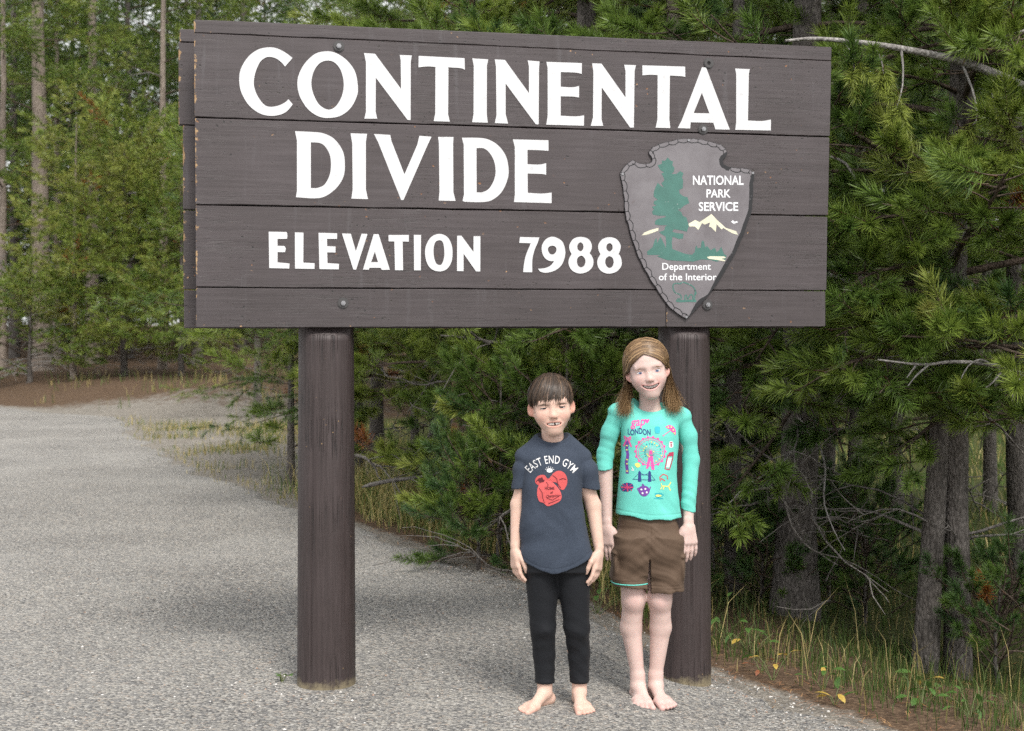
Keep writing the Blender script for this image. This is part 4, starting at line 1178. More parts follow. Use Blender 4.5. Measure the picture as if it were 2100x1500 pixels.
ft.apply((-.2, -.14, .47), (.2, .14, .60), lambda f, X, Y, Z: np.maximum(f, (.503 + .060 * ((X + .004) / .14) ** 2 + .010 * (X / .14)) - Z + 0 * Y))
ft.merge(fv, .003)
ft.apply((-.2, -.14, .47), (.2, .14, 1.02), lambda f, X, Y, Z: folds(f, X, Y, Z, .0042, 38, 20, .4, .9, 2.0))
ft.apply((-.2, -.14, .47), (.2, .14, .76), lambda f, X, Y, Z: folds(f, X, Y, Z, .0085 * np.clip((.76 - Z) / .2, 0, 1), 20, -34, 1.1, 1.0, 5.0))
ft.apply((-.2, -.14, .47), (.2, .14, .60), lambda f, X, Y, Z: f + .0016 * np.exp(-((Z - (.518 + .060 * ((X + .004) / .14) ** 2 + .010 * (X / .14))) / .002) ** 2) + 0 * Y)
ft.ell((-.014, -.012, 1.004), (.060, .064, .040), .004, True)
ft.apply((-.1, -.14, .93), (.1, .14, 1.02), lambda f, X, Y, Z: f + .0022 * np.exp(-(((np.sqrt(((X + .014) / .060) ** 2 + ((Y + .012) / .064) ** 2 + ((Z - 1.004) / .040) ** 2) - 1.24)) / .035) ** 2))
V, Q = ft.mesh()
tee = mesh_np('t_shirt', V, Q, M_TEE, boy, smooth=True)
# leggings
fl = Field(span(-.15, .16, .0026), span(-.12, .12, .0026), span(.075, .62, .0028))
fl.loft([(.50, .0, 0, .118, .085), (.56, -.002, 0, .112, .085), (.62, -.004, 0, .105, .08)], .03, 2.4)
LG = (((-.056, .0, .52), (-.051, -.005, .290), (-.046, .014, .19), (-.043, .012, .082)), ((.058, .0, .52), (.072, -.005, .290), (.081, .016, .19), (.083, .018, .080)))
for hp, kn, cf, an in LG:
    fl.cone(hp, kn, .064, .0455, .022); fl.cone(kn, cf, .0455, .0400, .015); fl.cone(cf, an, .0395, .0345, .012)
fl.apply((-.15, -.12, .075), (.16, .12, .62), lambda f, X, Y, Z: folds(f, X, Y, Z, .0022 * (np.exp(-((Z - .25) / .06) ** 2) + .6 * np.exp(-((Z - .12) / .05) ** 2) + .3), 60, 110, .6, 1.5, 3.0))
fl.apply((-.15, -.12, .075), (.16, .12, .112), lambda f, X, Y, Z: f - .0018 * np.exp(-((Z - .092) / .008) ** 2) + 0 * X)
fl.apply((-.15, -.12, .07), (.16, .12, .10), lambda f, X, Y, Z: np.maximum(f, .086 - Z + 0 * X))
V, Q = fl.mesh()
leggings = mesh_np('leggings', V, Q, M_LEG, boy, smooth=True)

def hair_boy():
    rng = np.random.default_rng(12); paths, outs, wid, cols = [], [], [], []
    cr = np.array([.012, .045, .105])                       # crown whorl
    cen = np.array([0, .014, .034]); rad = np.array([.0755, .0925, .0800])
    tone = rng.normal(0, .24, 400)
    for k in range(3200):
        az = rng.random() * 2 * math.pi                     # direction of growth from the whorl
        lay = rng.random()
        st = rng.random() ** .8 * .62                       # where along the meridian the root sits
        dirx, diry = math.cos(az), math.sin(az)
        front = max(0, -diry); side = abs(dirx)
        # end height: fringe over the brows, sides to mid-ear, nape low
        zend = .013 * front + (.002 if front < .5 else .006) * side - .055 * max(0, diry)
        zend += rng.normal(0, .006) + (.010 * rng.random() if front > .5 else 0)
        t0 = math.asin(min(.99, (.105 - .034) / rad[2] * .98)) if False else 0
        pts = []
        n = 9
        for j in range(n):
            u = st + (1 - st) * j / (n - 1)
            # great-circle walk from the whorl down to the level zend
            th = u * 1.0
            zt = cr[2] + (zend - cr[2]) * (th ** 1.35)
            s_ = math.sqrt(max(0.0, 1 - min(1, max(-1, (zt - cen[2]) / rad[2])) ** 2))
            sw = az + .25 * (1 - th) + (.16 * (1 - th))
            x = cen[0] + rad[0] * s_ * math.cos(sw) * 1.0
            y = cen[1] + rad[1] * s_ * math.sin(sw)
            b = smooth01(.0, .45, th)
            p0 = np.array([cr[0], cr[1], zt]); p1 = np.array([x, y, zt])
            p = p0 * (1 - b) + p1 * b
            # stay on the skull
            q = (p - cen) / rad; l = np.linalg.norm(q)
            p = cen + q / l * rad * (1 + .012 + .075 * lay * (0.6 + .4 * math.sin(th * 2.6)))
            pts.append(p)
        pts = np.array(pts)
        if front > .45:                                      # fringe hangs a little clear of the forehead
            pts[-3:, 1] -= np.array([.001, .003, .004]) * (0.4 + lay)
        pts += np.cumsum(rng.normal(0, .0008, pts.shape), axis=0)
        if rng.random() < .04: pts += (pts - cen) * (.02 + .05 * rng.random()) * np.linspace(0, 1, n)[:, None]
        pts[:, 0] += .004 * np.sin(az * 9 + 1) * np.linspace(0, 1, n) ** 2
        o = (pts - cen) / rad; o /= np.linalg.norm(o, axis=1, keepdims=True)
        W = np.array([PB(*p) for p in pts]); O = o @ np.array(KB['rot']).T
        paths.append(W); outs.append(O); wid.append(.0008 + .0010 * rng.random()); cols.append(np.clip(.40 + tone[int(az * 22)] + rng.normal(0, .12), 0, 1))
    h = ribbons(paths, outs, wid, cols, 'hair', HAIR_B, boy)
    fc = Field(span(-.14, .11, .003), span(-.13, .14, .003), span(1.0, 1.24, .003))
    S_ = KB['scale']
    fc.ell(PB(0, .016, .036), np.array([.0760, .0920, .0800]) * S_, 0, False, KB['eul'])
    def keep(f, X, Y, Z):
        C = np.array(KB['pos']); Rm = KB['rot']
        lx = ((X - C[0]) * Rm[0, 0] + (Y - C[1]) * Rm[1, 0] + (Z - C[2]) * Rm[2, 0]) / S_
        ly = ((X - C[0]) * Rm[0, 1] + (Y - C[1]) * Rm[1, 1] + (Z - C[2]) * Rm[2, 1]) / S_
        lz = ((X - C[0]) * Rm[0, 2] + (Y - C[1]) * Rm[1, 2] + (Z - C[2]) * Rm[2, 2]) / S_
        lim = np.interp(ly, [-.09, -.06, -.03, .0, .02, .06, .1], [.048, .040, .016, .010, -.01, -.045, -.055])
        return np.maximum(f, (lim - lz) * S_)
    fc.apply((-1, -1, 0), (1, 1, 2), keep)
    V, Q = fc.mesh(); c = mesh_np('hair_cap', V, Q, HAIR_B, h, smooth=True); set_color(c, np.full((len(V), 3), .12))
    return h
hair_boy()

# ------------------------------------------------------------------ girl
girl, GO = person('person', 'taller child in turquoise long-sleeved top and brown shorts standing barefoot by the post', 1332, 5.35, .001834, 1439)
KG = dict(name='girl', scale=.985, pos=(-.009, -.010, 1.246), eul=Euler((R(2), R(-8.5), R(-2))), mouth_w=.0330, mouth_z=-.0600, smile=.0120, gape=.0082, ear=.30, ear_s=.82, eye_tilt=.05,
          lash=1.2, tooth_h=1.20, tooth_off=.22, lip=(1.0, .74, .76), gaze=0.0)
KG['rot'] = np.array(KG['eul'].to_matrix())
fg = Field(np.concatenate([span(-.24, -.11, .0026), span(-.108, .095, .0019), span(.097, .24, .0026)]), np.concatenate([span(-.20, -.125, .0026), span(-.123, .13, .0024)]),
           np.concatenate([span(-.006, .12, .0024), span(.123, 1.06, .0036), span(1.062, 1.39, .0019)]))
PG = head(fg, None, KG)
fg.cone((-.002, .018, 1.175), (.006, .022, 1.07), .036, .041, .02)
fg.cone((-.055, .02, 1.065), (.065, .02, 1.06), .032, .032, .03)
fg.loft([(.60, -.006, 0, .092, .062), (.72, -.006, 0, .086, .056), (.90, -.003, .005, .092, .066), (1.02, .002, .010, .088, .052), (1.08, .004, .018, .060, .040)], .02)
for sh, el, wr in (((-.126, .018, 1.05), (-.165, .030, .915), (-.160, -.010, .678)), ((.128, .018, 1.035), (.159, .030, .895), (.144, -.018, .684))):
    fg.cone(sh, el, .022, .0265, .01); fg.cone(el, wr, .0300, .0185, .01)
hand(fg, (-.162, -.018, .668), (.02, -.10, -1), (1, -.55, 0), None, 1.05, (.42, (.35, 1, 0)))
hand(fg, (.144, -.024, .674), (.06, -.12, -1), (-1, -.45, 0), None, 1.08, (.45, (-.3, 1, 0)))
for hp, kn, cf, an, fw, inn in (((-.062, .0, .60), (-.061, -.006, .385), (-.068, .020, .275), (-.043, .016, .095), (.10, -1), (1, 0)), ((.050, .0, .60), (.039, -.006, .385), (.044, .020, .275), (.026, .022, .095), (.24, -1), (-1, 0))):
    fg.cone(hp, kn, .062, .0425, .02); fg.ell((kn[0], kn[1] - .019, kn[2] - .004), (.027, .025, .033), .016)
    fg.cone(kn, cf, .0395, .0400, .02); fg.cone(cf, an, .0395, .0245, .012)
    foot(fg, an, fw, 1.06, inn)
V, Q = fg.mesh()
body_g = mesh_np('body', V, Q, M_SKIN_G, girl, smooth=True)
cg = face_colour(V, PG, KG['rot'], np.array(KG['pos']), KG['scale'], KG)
kneec = np.exp(-(((np.abs(V[:, 0] + .011) - .050) / .03) ** 2 + ((V[:, 2] - .385) / .035) ** 2)) * (V[:, 1] < 0)
ext = smooth01(.05, .0, V[:, 2]) * (V[:, 1] < -.06); cg *= 1 - (ext + .55 * kneec)[:, None] * np.array([.02, .16, .15])
set_color(body_g, cg)
HAIR_G = m_hair('light_brown_hair', [(0.0, (.060, .036, .019)), (.45, (.155, .093, .048)), (.8, (.31, .195, .098)), (1.0, (.46, .31, .165))], .38)
KG['lash_mat'] = plain('light_lashes', (.07, .042, .026), .6)
eyes(PG, KG, body_g, (.08, .13, .24), .0062)
brows(PG, body_g, plain('light_brows', (.36, .23, .15), .7), .0170, 1.7, .0010, 80, 4)
teeth(PG, KG, body_g, braces=True)
# top
gs = (span(-.225, .215, .0026), span(-.13, .14, .0026), span(.67, 1.17, .0026))
fs = Field(*gs); fv = Field(*gs)
fs.loft([(.67, -.006, .0, .122, .086), (.72, -.006, .0, .120, .085), (.80, -.004, .0, .114, .081), (.90, -.003, .003, .107, .078), (1.0, .0, .006, .106, .072), (1.045, .002, .010, .108, .064), (1.08, .004, .016, .100, .054), (1.12, .006, .02, .075, .042)], .02, 2.3)
fs.cone((-.060, .020, 1.108), (-.120, .016, 1.088), .033, .035, .02); fs.cone((.072, .020, 1.098), (.126, .016, 1.070), .033, .035, .02)
SL = (((-.122, .016, 1.080), (-.147, .022, 1.010), (-.165, .028, .925), (-.168, .012, .860), .031, .0310, .0305, .0300), ((.126, .016, 1.062), (.148, .022, .998), (.160, .028, .905), (.143, -.010, .700), .031, .0310, .0305, .0270))
for a, b, c, d, r0, r1, r2, r3 in SL:
    fv.cone(a, b, r0, r1, .03); fv.cone(b, c, r1, r2, .02); fv.cone(c, d, r2, r3, .014)
fv.apply((-.225, -.13, .67), (.0, .14, 1.06), lambda f, X, Y, Z: folds(f, X, Y, Z, 0.0024 * np.clip((1.06 - Z) / .10, 0, 1), 95, 200, .3, 1.2, 1.0))
fv.apply((.0, -.13, .67), (.215, .14, 1.05), lambda f, X, Y, Z: folds(f, X, Y, Z, .0022 * np.clip((1.04 - Z) / .12, 0, 1), 85, 150, 1.3, 1.3, 4.0))
fv.apply((-.225, -.13, .67), (.0, .14, .93), lambda f, X, Y, Z: np.maximum(f, .872 - Z + .12 * (X + .16) + .1 * Y))
fv.apply((.0, -.13, .67), (.215, .14, .80), lambda f, X, Y, Z: np.maximum(f, .722 - Z - .30 * (X - .14) + .1 * Y))
fv.cone((-.168, .010, .850), (-.168, .012, .870), .0240, .022, .002, True); fv.cone((.143, -.012, .69), (.1435, -.010, .712), .0215, .020, .002, True)
fs.apply((-.225, -.13, .67), (.215, .14, .73), lambda f, X, Y, Z: np.maximum(f, .694 + .016 * np.clip(-X / .13, 0, 1) + .003 * np.sin(X * 60) - Z + 0 * Y))
fs.apply((-.225, -.13, .67), (.215, .14, 1.10), lambda f, X, Y, Z: folds(f, X, Y, Z, .0040, 36, 22, .9, 1.0, 7.0))
fs.apply((-.225, -.13, .67), (.215, .14, .85), lambda f, X, Y, Z: folds(f, X, Y, Z, .0040 * np.clip((.85 - Z) / .12, 0, 1), 26, 40, 2.9, 1.1, 3.3))
fs.merge(fv, .003)
fs.apply((-.225, -.13, .67), (.215, .14, .73), lambda f, X, Y, Z: f + .0014 * np.exp(-((Z - .711 - .016 * np.clip(-X / .13, 0, 1)) / .002) ** 2) + 0 * Y)
fs.ell((.006, -.016, 1.140), (.071, .074, .050), .004, True)
fs.apply((-.12, -.13, 1.04), (.12, .14, 1.17), lambda f, X, Y, Z: f + .0020 * np.exp(-(((np.sqrt(((X - .006) / .071) ** 2 + ((Y + .016) / .074) ** 2 + ((Z - 1.140) / .050) ** 2) - 1.20)) / .035) ** 2))
V, Q = fs.mesh()
top = mesh_np('long_sleeved_top', V, Q, M_TEAL, girl, smooth=True)
# shorts
fh = Field(span(-.165, .155, .0026), span(-.125, .125, .0026), span(.405, .74, .0026))
fh.loft([(.50, -.006, 0, .090, .050), (.55, -.006, 0, .118, .074), (.60, -.006, 0, .121, .082), (.65, -.006, 0, .116, .079), (.69, -.006, 0, .108, .073), (.735, -.006, 0, .098, .066)], .03, 2.3)
def leg_loft(cx0, cx1, r0, r1, z0, z1):
    fh.loft([(z0, cx0, -.002, r0, .074), (z0 + .08, cx0 * .95, 0, r0 * .97, .076), (z1, cx1, 0, r1, .084)], .045, 2.3)
leg_loft(-.0745, -.066, .0705, .066, .440, .62); leg_loft(.0610, .056, .0690, .066, .420, .62)
fh.apply((-.165, -.125, .40), (.155, .125, .74), lambda f, X, Y, Z: folds(f, X, Y, Z, .0048, 30, 80, .4, 1.3, 2.5))
fh.apply((-.165, -.125, .40), (.155, .125, .74), lambda f, X, Y, Z: folds(f, X, Y, Z, .0030, 70, -60, 2.4, 1.2, 6.5))
fh.apply((-.165, -.125, .40), (.155, .125, .62), lambda f, X, Y, Z: np.maximum(f, -(np.sqrt((X + .006) ** 2 + 0 * Y) - .0018 - .0050 * np.clip((.56 - Z) / .12, 0, 1)) - 3 * np.clip(Z - .545, 0, 1)))
for z_, s in ((.452, -1), (.462, -1), (.434, 1), (.445, 1)):        # stitched hem bands
    fh.apply((-.165 if s < 0 else -.004, -.125, z_ - .012), (-.006 if s < 0 else .155, .125, z_ + .012), lambda f, X, Y, Z, z_=z_: f + .0014 * np.exp(-((Z - z_) / .0022) ** 2) + 0 * X)
fh.apply((-.006, -.125, .585), (.001, -.03, .73), lambda f, X, Y, Z: f + .0016 * np.exp(-((X + .004) / .0025) ** 2) + 0 * Z)
# cargo pockets on the outer thighs
for c in ((-.133, -.020, .525), (.119, -.020, .510)):
    fh.ell(c, (.012, .046, .055), .012); fh.ell((c[0], c[1], c[2] + .042), (.0135, .047, .012), .006)
fh.cone((-.073, 0, .40), (-.072, 0, .462), .058, .056, .003, True); fh.cone((.060, 0, .38), (.060, 0, .442), .057, .055, .003, True)
V, Q = fh.mesh()
shorts = mesh_np('shorts', V, Q, M_SHORT, girl, smooth=True)
tree_s = BVHTree.FromPolygons([tuple(v) for v in V], [tuple(q) for q in Q])
pts = []
for a in np.linspace(math.pi * 1.02, math.pi * 1.98, 40):
    o_ = Vector((-.0735 + .2 * math.cos(a), .2 * math.sin(a), .459 - .010 * (1 + math.sin(a * 1) * -1) * .4)); d_ = Vector((-math.cos(a), -math.sin(a), 0))
    h_ = tree_s.ray_cast(o_, d_)
    if h_[0] is not None and h_[0].x < -.010 and a > math.pi * 1.0: pts.append(np.array(h_[0]) - np.array(d_) * .0008)
V, Q = tubes([np.array(pts)], [.0021], 8)
cord = mesh_np('turquoise_piping', V, Q, M_CORD, shorts, smooth=True)

def hair_girl():
    rng = np.random.default_rng(31); paths, outs, wid, cols = [], [], [], []
    cen = np.array([0, .009, .034]); rad = np.array([.0755, .0975, .0810]); Rm = np.array(KG['rot'])
    part_x = -.008
    GUIDE = [np.array(g) for g in ([(0, -.080, .070), (.028, -.076, .055), (.051, -.055, .034), (.067, -.022, .012), (.076, .014, -.002), (.077, .036, -.030)],
             [(0, -.012, .116), (.036, -.008, .109), (.064, .008, .082), (.076, .020, .042), (.079, .036, .004), (.078, .048, -.030)],
             [(0, .058, .108), (.040, .066, .096), (.066, .066, .062), (.074, .066, .014), (.072, .066, -.012), (.068, .066, -.030)])]
    tone = rng.normal(0, .22, 900)
    for k in range(4600):
        s = -1 if rng.random() < .5 else 1
        y0 = -.080 + .145 * rng.random() ** 1.25                          # root along the parting, front to back
        lay = rng.random()
        back = smooth01(-.02, .07, y0)
        # behind the ear at its level; the hair from the rear covers the nape
        up = []; jx, jy = rng.normal(0, .004, 2)
        f = smooth01(-.080, .065, y0) * 0 + (y0 + .080) / .145
        A0, A1, A2 = GUIDE
        ctl = A0 + (A1 - A0) * min(1, f * 2) if f < .5 else A1 + (A2 - A1) * (f * 2 - 1)
        cv = catmull(ctl, 2)
        for j, (x, y, z) in enumerate(cv):
            t = j / (len(cv) - 1)
            up.append(PG(*hug((part_x * (1 - t) + s * x + jx * t, y + jy * t, z), .0065 + .009 * lay * min(1, .15 + 1.6 * f))))
        up = np.array(up); up += np.cumsum(rng.normal(0, .0007, up.shape), axis=0)
        if rng.random() < .03: up += (up - np.array(PG(0, .01, .03))) * (.03 + .05 * rng.random()) * np.linspace(0, 1, len(up))[:, None]
        # hanging lengths fall straight in the world and flare over the shoulders
        tip_z = (1.088 if s < 0 else 1.100) + rng.normal(0, .012) + .018 * lay * 0 + .01 * back
        p = up[-1]; n2 = 9; hang = []
        if rng.random() < .05: lay *= 1.6
        fl = s * (-.004 + .046 * lay * (1 - .35 * back)) + rng.normal(0, .006)
        fy = -.075 * (1 - back) * (0.55 + .6 * rng.random()) - .01 * back
        ph = round(rng.random() * 7) / 7 * 6.28 + rng.normal(0, .3); wv = .006 + .005 * rng.random()
        for j in range(1, n2):
            t = j / (n2 - 1)
            z = p[2] + (tip_z - p[2]) * t
            x = p[0] + fl * t ** 1.15 + wv * math.sin(ph + t * 7.0) * t
            y = p[1] + fy * t ** 1.3 + wv * math.cos(ph + t * 6.0) * t
            hang.append((x, y, z))
        W = np.concatenate([up, np.array(hang)])
        c0 = np.array(PG(*cen)); O = W - np.array([c0[0], c0[1] + .01, 0]); O[:, 2] = np.where(W[:, 2] > c0[2], W[:, 2] - c0[2], 0); O /= np.linalg.norm(O, axis=1, keepdims=True) + 1e-9
        paths.append(W); outs.append(O); wid.append(.0006 + .0009 * rng.random()); cols.append(np.clip(.46 + tone[int((y0 + .08) * 420) + (100 if s > 0 else 0) + int(lay * 2) * 190] + rng.normal(0, .09) + .42 * np.linspace(0, 1, len(W)) ** 1.5, 0, 1))
    h = ribbons(paths, outs, wid, cols, 'hair', HAIR_G, girl)
    fc = Field(span(-.13, .12, .003), span(-.13, .14, .003), span(1.12, 1.40, .003)); S_ = KG['scale']
    fc.ell(PG(0, .018, .036), np.array([.0755, .0915, .0805]) * S_, 0, False, KG['eul']); fc.ell(PG(0, -.012, .036), np.array([.0680, .0690, .0620]) * S_, .02, False, KG['eul'])
    def keep(f, X, Y, Z):
        C = np.array(KG['pos'])
        lx = ((X - C[0]) * Rm[0, 0] + (Y - C[1]) * Rm[1, 0] + (Z - C[2]) * Rm[2, 0]) / S_
        ly = ((X - C[0]) * Rm[0, 1] + (Y - C[1]) * Rm[1, 1] + (Z - C[2]) * Rm[2, 1]) / S_
        lz = ((X - C[0]) * Rm[0, 2] + (Y - C[1]) * Rm[1, 2] + (Z - C[2]) * Rm[2, 2]) / S_
        lim = np.interp(ly, [-.075, -.062, -.04, -.01, .02, .04, .1], [.078, .066, .046, .024, .002, -.05, -.06])
        return np.maximum(f, (lim - lz) * S_)
    fc.apply((-1, -1, 0), (1, 1, 2), keep)
    V, Q = fc.mesh(); c = mesh_np('hair_cap', V, Q, HAIR_G, h, smooth=True); set_color(c, np.full((len(V), 3), .18))
    return h
hair_girl()
# ------------------------------------------------------------------ prints on the two tops
def decal(garment, name, polys, mat, off=.0010, fine=.012):
    """flat outlines (x, z in the figure's frame) laid onto the front of a garment"""
    me = garment.data
    key = garment.name
    if key not in decal.trees:
        decal.trees[key] = BVHTree.FromPolygons([v.co[:] for v in me.vertices], [tuple(p.vertices) for p in me.polygons])
    tr = decal.trees[key]
    b = bmesh.new()
    for rings in polys:
        tri = tessellate_polygon([[Vector((x_, z_, 0)) for x_, z_ in r] for r in rings])
        flat = [p for r in rings for p in r]
        vs = [b.verts.new((p[0], 0, p[1])) for p in flat]
        for t in tri:
            try: b.faces.new([vs[k] for k in t])
            except ValueError: pass
    for _ in range(3):
        lg = [e for e in b.edges if e.calc_length() > fine]
        if not lg: break
        bmesh.ops.subdivide_edges(b, edges=lg, cuts=1); bmesh.ops.triangulate(b, faces=b.faces[:])
    for v in b.verts:
        h = tr.ray_cast(Vector((v.co.x, -.5, v.co.z)), Vector((0, 1, 0)))
        v.co.y = (h[0].y if h[0] is not None else -.08) - off
    bmesh.ops.recalc_face_normals(b, faces=b.faces[:])
    o = bm_obj(name, b, mat, garment); o['kind'] = 'stuff'
    return o
decal.trees = {}
def ring(cx, cz, rx, rz=None, n=20, a0=0.0):
    rz = rx if rz is None else rz
    return [(cx + rx * math.cos(a0 + 2 * math.pi * k / n), cz + rz * math.sin(a0 + 2 * math.pi * k / n)) for k in range(n)]
def bar(x0, z0, x1, z1, w):
    dx, dz = x1 - x0, z1 - z0; l = math.hypot(dx, dz) + 1e-9; nx_, nz_ = -dz / l * w / 2, dx / l * w / 2
    return [(x0 + nx_, z0 + nz_), (x1 + nx_, z1 + nz_), (x1 - nx_, z1 - nz_), (x0 - nx_, z0 - nz_)]
def line(pts, w): return [[bar(*pts[k], *pts[k + 1], w)] for k in range(len(pts) - 1)]
def txt_polys(body, place, off=.01, shear=0.0, space=1.0):
    """text triangles mapped by place(u, v) with u, v in 0..1 across its box"""
    V, F_ = text_mesh(body, 1.0, off, shear, space); mn, mx = V.min(0), V.max(0); U = (V - mn) / (mx - mn)
    P = [place(*u) for u in U]
    return [[[P[k] for k in f]] for f in F_]
PB_ = lambda u, v: ((1000 + u / 3.571 - 1142) * .001776, (1450 - (680 + v / 3.571)) * .001776)      # crop coordinates -> boy's frame
PG_ = lambda u, v: ((1000 + u / 3.571 - 1332) * .001834, (1439 - (680 + v / 3.571)) * .001834)
def gb(path, f, per=4): return [tuple(f(*p)) for p in glyph(path, per)]
def ink(name, col): return m_cloth(name, tuple(c * .85 for c in col), tuple(min(1, c * 1.1) for c in col), 300, .2, .8)
I_WHITE, I_RED, I_DRED = ink('white_print', (.66, .66, .66)), ink('red_print', (.50, .085, .085)), ink('dark_print', (.10, .02, .028))
# arched lettering: EAST END GYM
def arch(u, v):
    a = math.radians(141 - 102 * u); r = 196 + 56 * v
    return PB_(465 + r * math.cos(a), 1150 - r * math.sin(a))
decal(tee, 'shirt_lettering', txt_polys('EAST END GYM', arch, .004, 0, 1.12), I_WHITE)
decal(tee, 'shirt_print', [[[PB_(450 + 22 * math.cos(a), 1003 + 15 * math.sin(a)) for a in np.linspace(0, 6.28, 16, endpoint=False)]]] +
      [[[PB_(*p) for p in bar(450 + 26 * math.cos(a), 1003 - 20 * math.sin(a), 450 + 34 * math.cos(a), 1003 - 28 * math.sin(a), 4)]] for a in np.linspace(.3, 2.8, 6)], I_WHITE)
decal(tee, 'glove_print', [[gb([(345, 1080, S), (365, 1045, S), (410, 1035, S), (440, 1062, S), (480, 1020, S), (520, 1005, S), (560, 1025, S), (578, 1070, S), (572, 1110, S), (548, 1142, S), (520, 1130, S), (500, 1090, S), (470, 1085, S), (440, 1075, S), (400, 1112, S), (360, 1105, S)], PB_)],
     ], I_RED, .0010)
decal(tee, 'glove_print', [[gb([(372, 1110, S), (400, 1080, S), (440, 1072, S), (480, 1095, S), (520, 1140, S), (536, 1185, S), (525, 1220, S), (480, 1245, S), (435, 1258, S), (405, 1235, S), (375, 1225, S), (360, 1180, S), (362, 1140, S)], PB_)]], ink('bright_red_print', (.60, .11, .11)), .0016)
dk = []
for pts in ([(352, 1085), (375, 1060), (415, 1075)], [(375, 1130), (395, 1160), (400, 1200), (412, 1235)], [(430, 1200), (470, 1215), (510, 1190), (530, 1180)], [(440, 1240), (480, 1225), (520, 1210)], [(470, 1035), (500, 1060), (510, 1100), (530, 1128)], [(520, 1070), (545, 1060), (570, 1068)], [(425, 1085), (440, 1105), (430, 1120)]):
    dk += line([PB_(*p) for p in pts], .0022)
dk += [[[PB_(*p) for p in [(362, 1068), (395, 1052), (412, 1085), (380, 1092)]]]]
decal(tee, 'glove_lines', dk, I_DRED, .0022)
decal(tee, 'glove_lettering', txt_polys('HOME', lambda u, v: PB_(415 + 70 * u, 1140 - 22 * v), .02) + txt_polys('of', lambda u, v: PB_(455 + 18 * u, 1168 - 18 * v), .02) + txt_polys('Champions', lambda u, v: PB_(425 + 95 * u, 1205 - 28 * v - 10 * u), .01, .3), I_DRED, .0024)
# girl
I_PINK, I_NAVY, I_PUR, I_TEAL, I_YEL, I_RD, I_WH = ink('pink_print', (.78, .10, .36)), ink('navy_print', (.035, .05, .20)), ink('purple_print', (.16, .06, .30)), ink('teal_print', (.02, .30, .36)), ink('yellow_print', (.75, .70, .18)), ink('crimson_print', (.42, .05, .10)), ink('pale_print', (.72, .74, .74))
decal(top, 'shirt_lettering', txt_polys('gap', lambda u, v: PG_(1040 + 106 * u, 710 - 62 * v - 12 * u), .016, .15), I_PINK)
decal(top, 'heart_print', [[gb([(1160, 668), (1142, 645, S), (1150, 636, S), (1160, 642), (1170, 636, S), (1176, 645, S)], PG_)]], I_PINK)
decal(top, 'shirt_lettering', txt_polys('LONDON', lambda u, v: PG_(1020 + 162 * u, 748 - 44 * v + 6 * math.sin(u * 9)), .02), I_NAVY)
W0 = (1180, 868)
wh = []
for r_, w_ in ((100, 6), (86, 3)):
    P = [PG_(W0[0] + r_ * 1.03 * math.cos(a), W0[1] - r_ * math.sin(a)) for a in np.linspace(0, 2 * math.pi, 37)]
    wh += line(P, w_ / 3.571 * .001834)
for k in range(18):
    a = 2 * math.pi * k / 18; wh.append([[PG_(W0[0] + 108 * math.cos(a) + 9 * math.cos(b), W0[1] - 105 * math.sin(a) + 9 * math.sin(b)) for b in np.linspace(0, 6.28, 9, endpoint=False)]])
    wh += line([PG_(W0[0], W0[1]), PG_(W0[0] + 98 * math.cos(a), W0[1] - 96 * math.sin(a))], .0006)
wh += [[[PG_(*p) for p in [(1175, 860), (1190, 860), (1208, 998), (1186, 998), (1180, 930), (1160, 990), (1146, 990)]]]]
decal(top, 'wheel_print', wh, I_PINK)
dots = [[], []]
for k in range(26):
    a = k * 2.4; r_ = 22 + 64 * ((k * .37) % 1)
    dots[k % 2].append([[PG_(W0[0] + r_ * math.cos(a) + 5 * math.cos(b), W0[1] + r_ * math.sin(a) + 5 * math.sin(b)) for b in np.linspace(0, 6.28, 7, endpoint=False)]])
decal(top, 'wheel_dots', dots[0], I_YEL, .0018); decal(top, 'wheel_dots', dots[1], I_TEAL, .0018)
decal(top, 'umbrella_print', [[gb([(1290, 690), (1320, 680, S), (1352, 692, S), (1370, 725, S), (1366, 756), (1350, 735), (1338, 730), (1325, 710), (1310, 705)], PG_)]] + line([PG_(1330, 718), PG_(1285, 745), PG_(1274, 758), PG_(1270, 748)], .0022), I_PINK)
decal(top, 'umbrella_dots', [[[PG_(x_ + 6 * math.cos(b), y_ + 6 * math.sin(b)) for b in np.linspace(0, 6.28, 8, endpoint=False)]] for x_, y_ in ((1312, 694), (1335, 694), (1350, 715), (1358, 738))], I_YEL, .0018)
decal(top, 'cupcake_print', [[gb([(1210, 706), (1252, 706), (1246, 738), (1216, 738)], PG_)], [[PG_(1231 + 20 * math.cos(b), 700 + 13 * math.sin(b)) for b in np.linspace(0, 6.28, 12, endpoint=False)]]], ink('light_teal_print', (.05, .42, .50)))
decal(top, 'bow_print', line([PG_(*p) for p in [(1018, 775), (996, 762), (1000, 785), (1018, 778), (1040, 762), (1038, 786), (1018, 778)]], .0035) + line([PG_(*p) for p in [(1012, 785), (990, 838)]], .005) + line([PG_(*p) for p in [(1024, 785), (1044, 838)]], .005), I_PINK)
decal(top, 'scarf_print', line([PG_(*p) for p in [(1018, 795), (1012, 850), (1020, 900), (1008, 950), (1014, 1000), (1014, 1030)]], .0105), I_PUR)
decal(top, 'scarf_dots', [[[PG_(1013 + 6 * math.cos(b), y_ + 6 * math.sin(b)) for b in np.linspace(0, 6.28, 7, endpoint=False)]] for y_ in (830, 860, 930, 960, 1012)], I_YEL, .0018)
ph = []
for q in ([(1318, 882), (1350, 878)], [(1350, 878), (1345, 925), (1318, 1000)], [(1318, 1000), (1284, 992)], [(1284, 992), (1308, 890)]): ph += line([PG_(*p) for p in q], .0042)
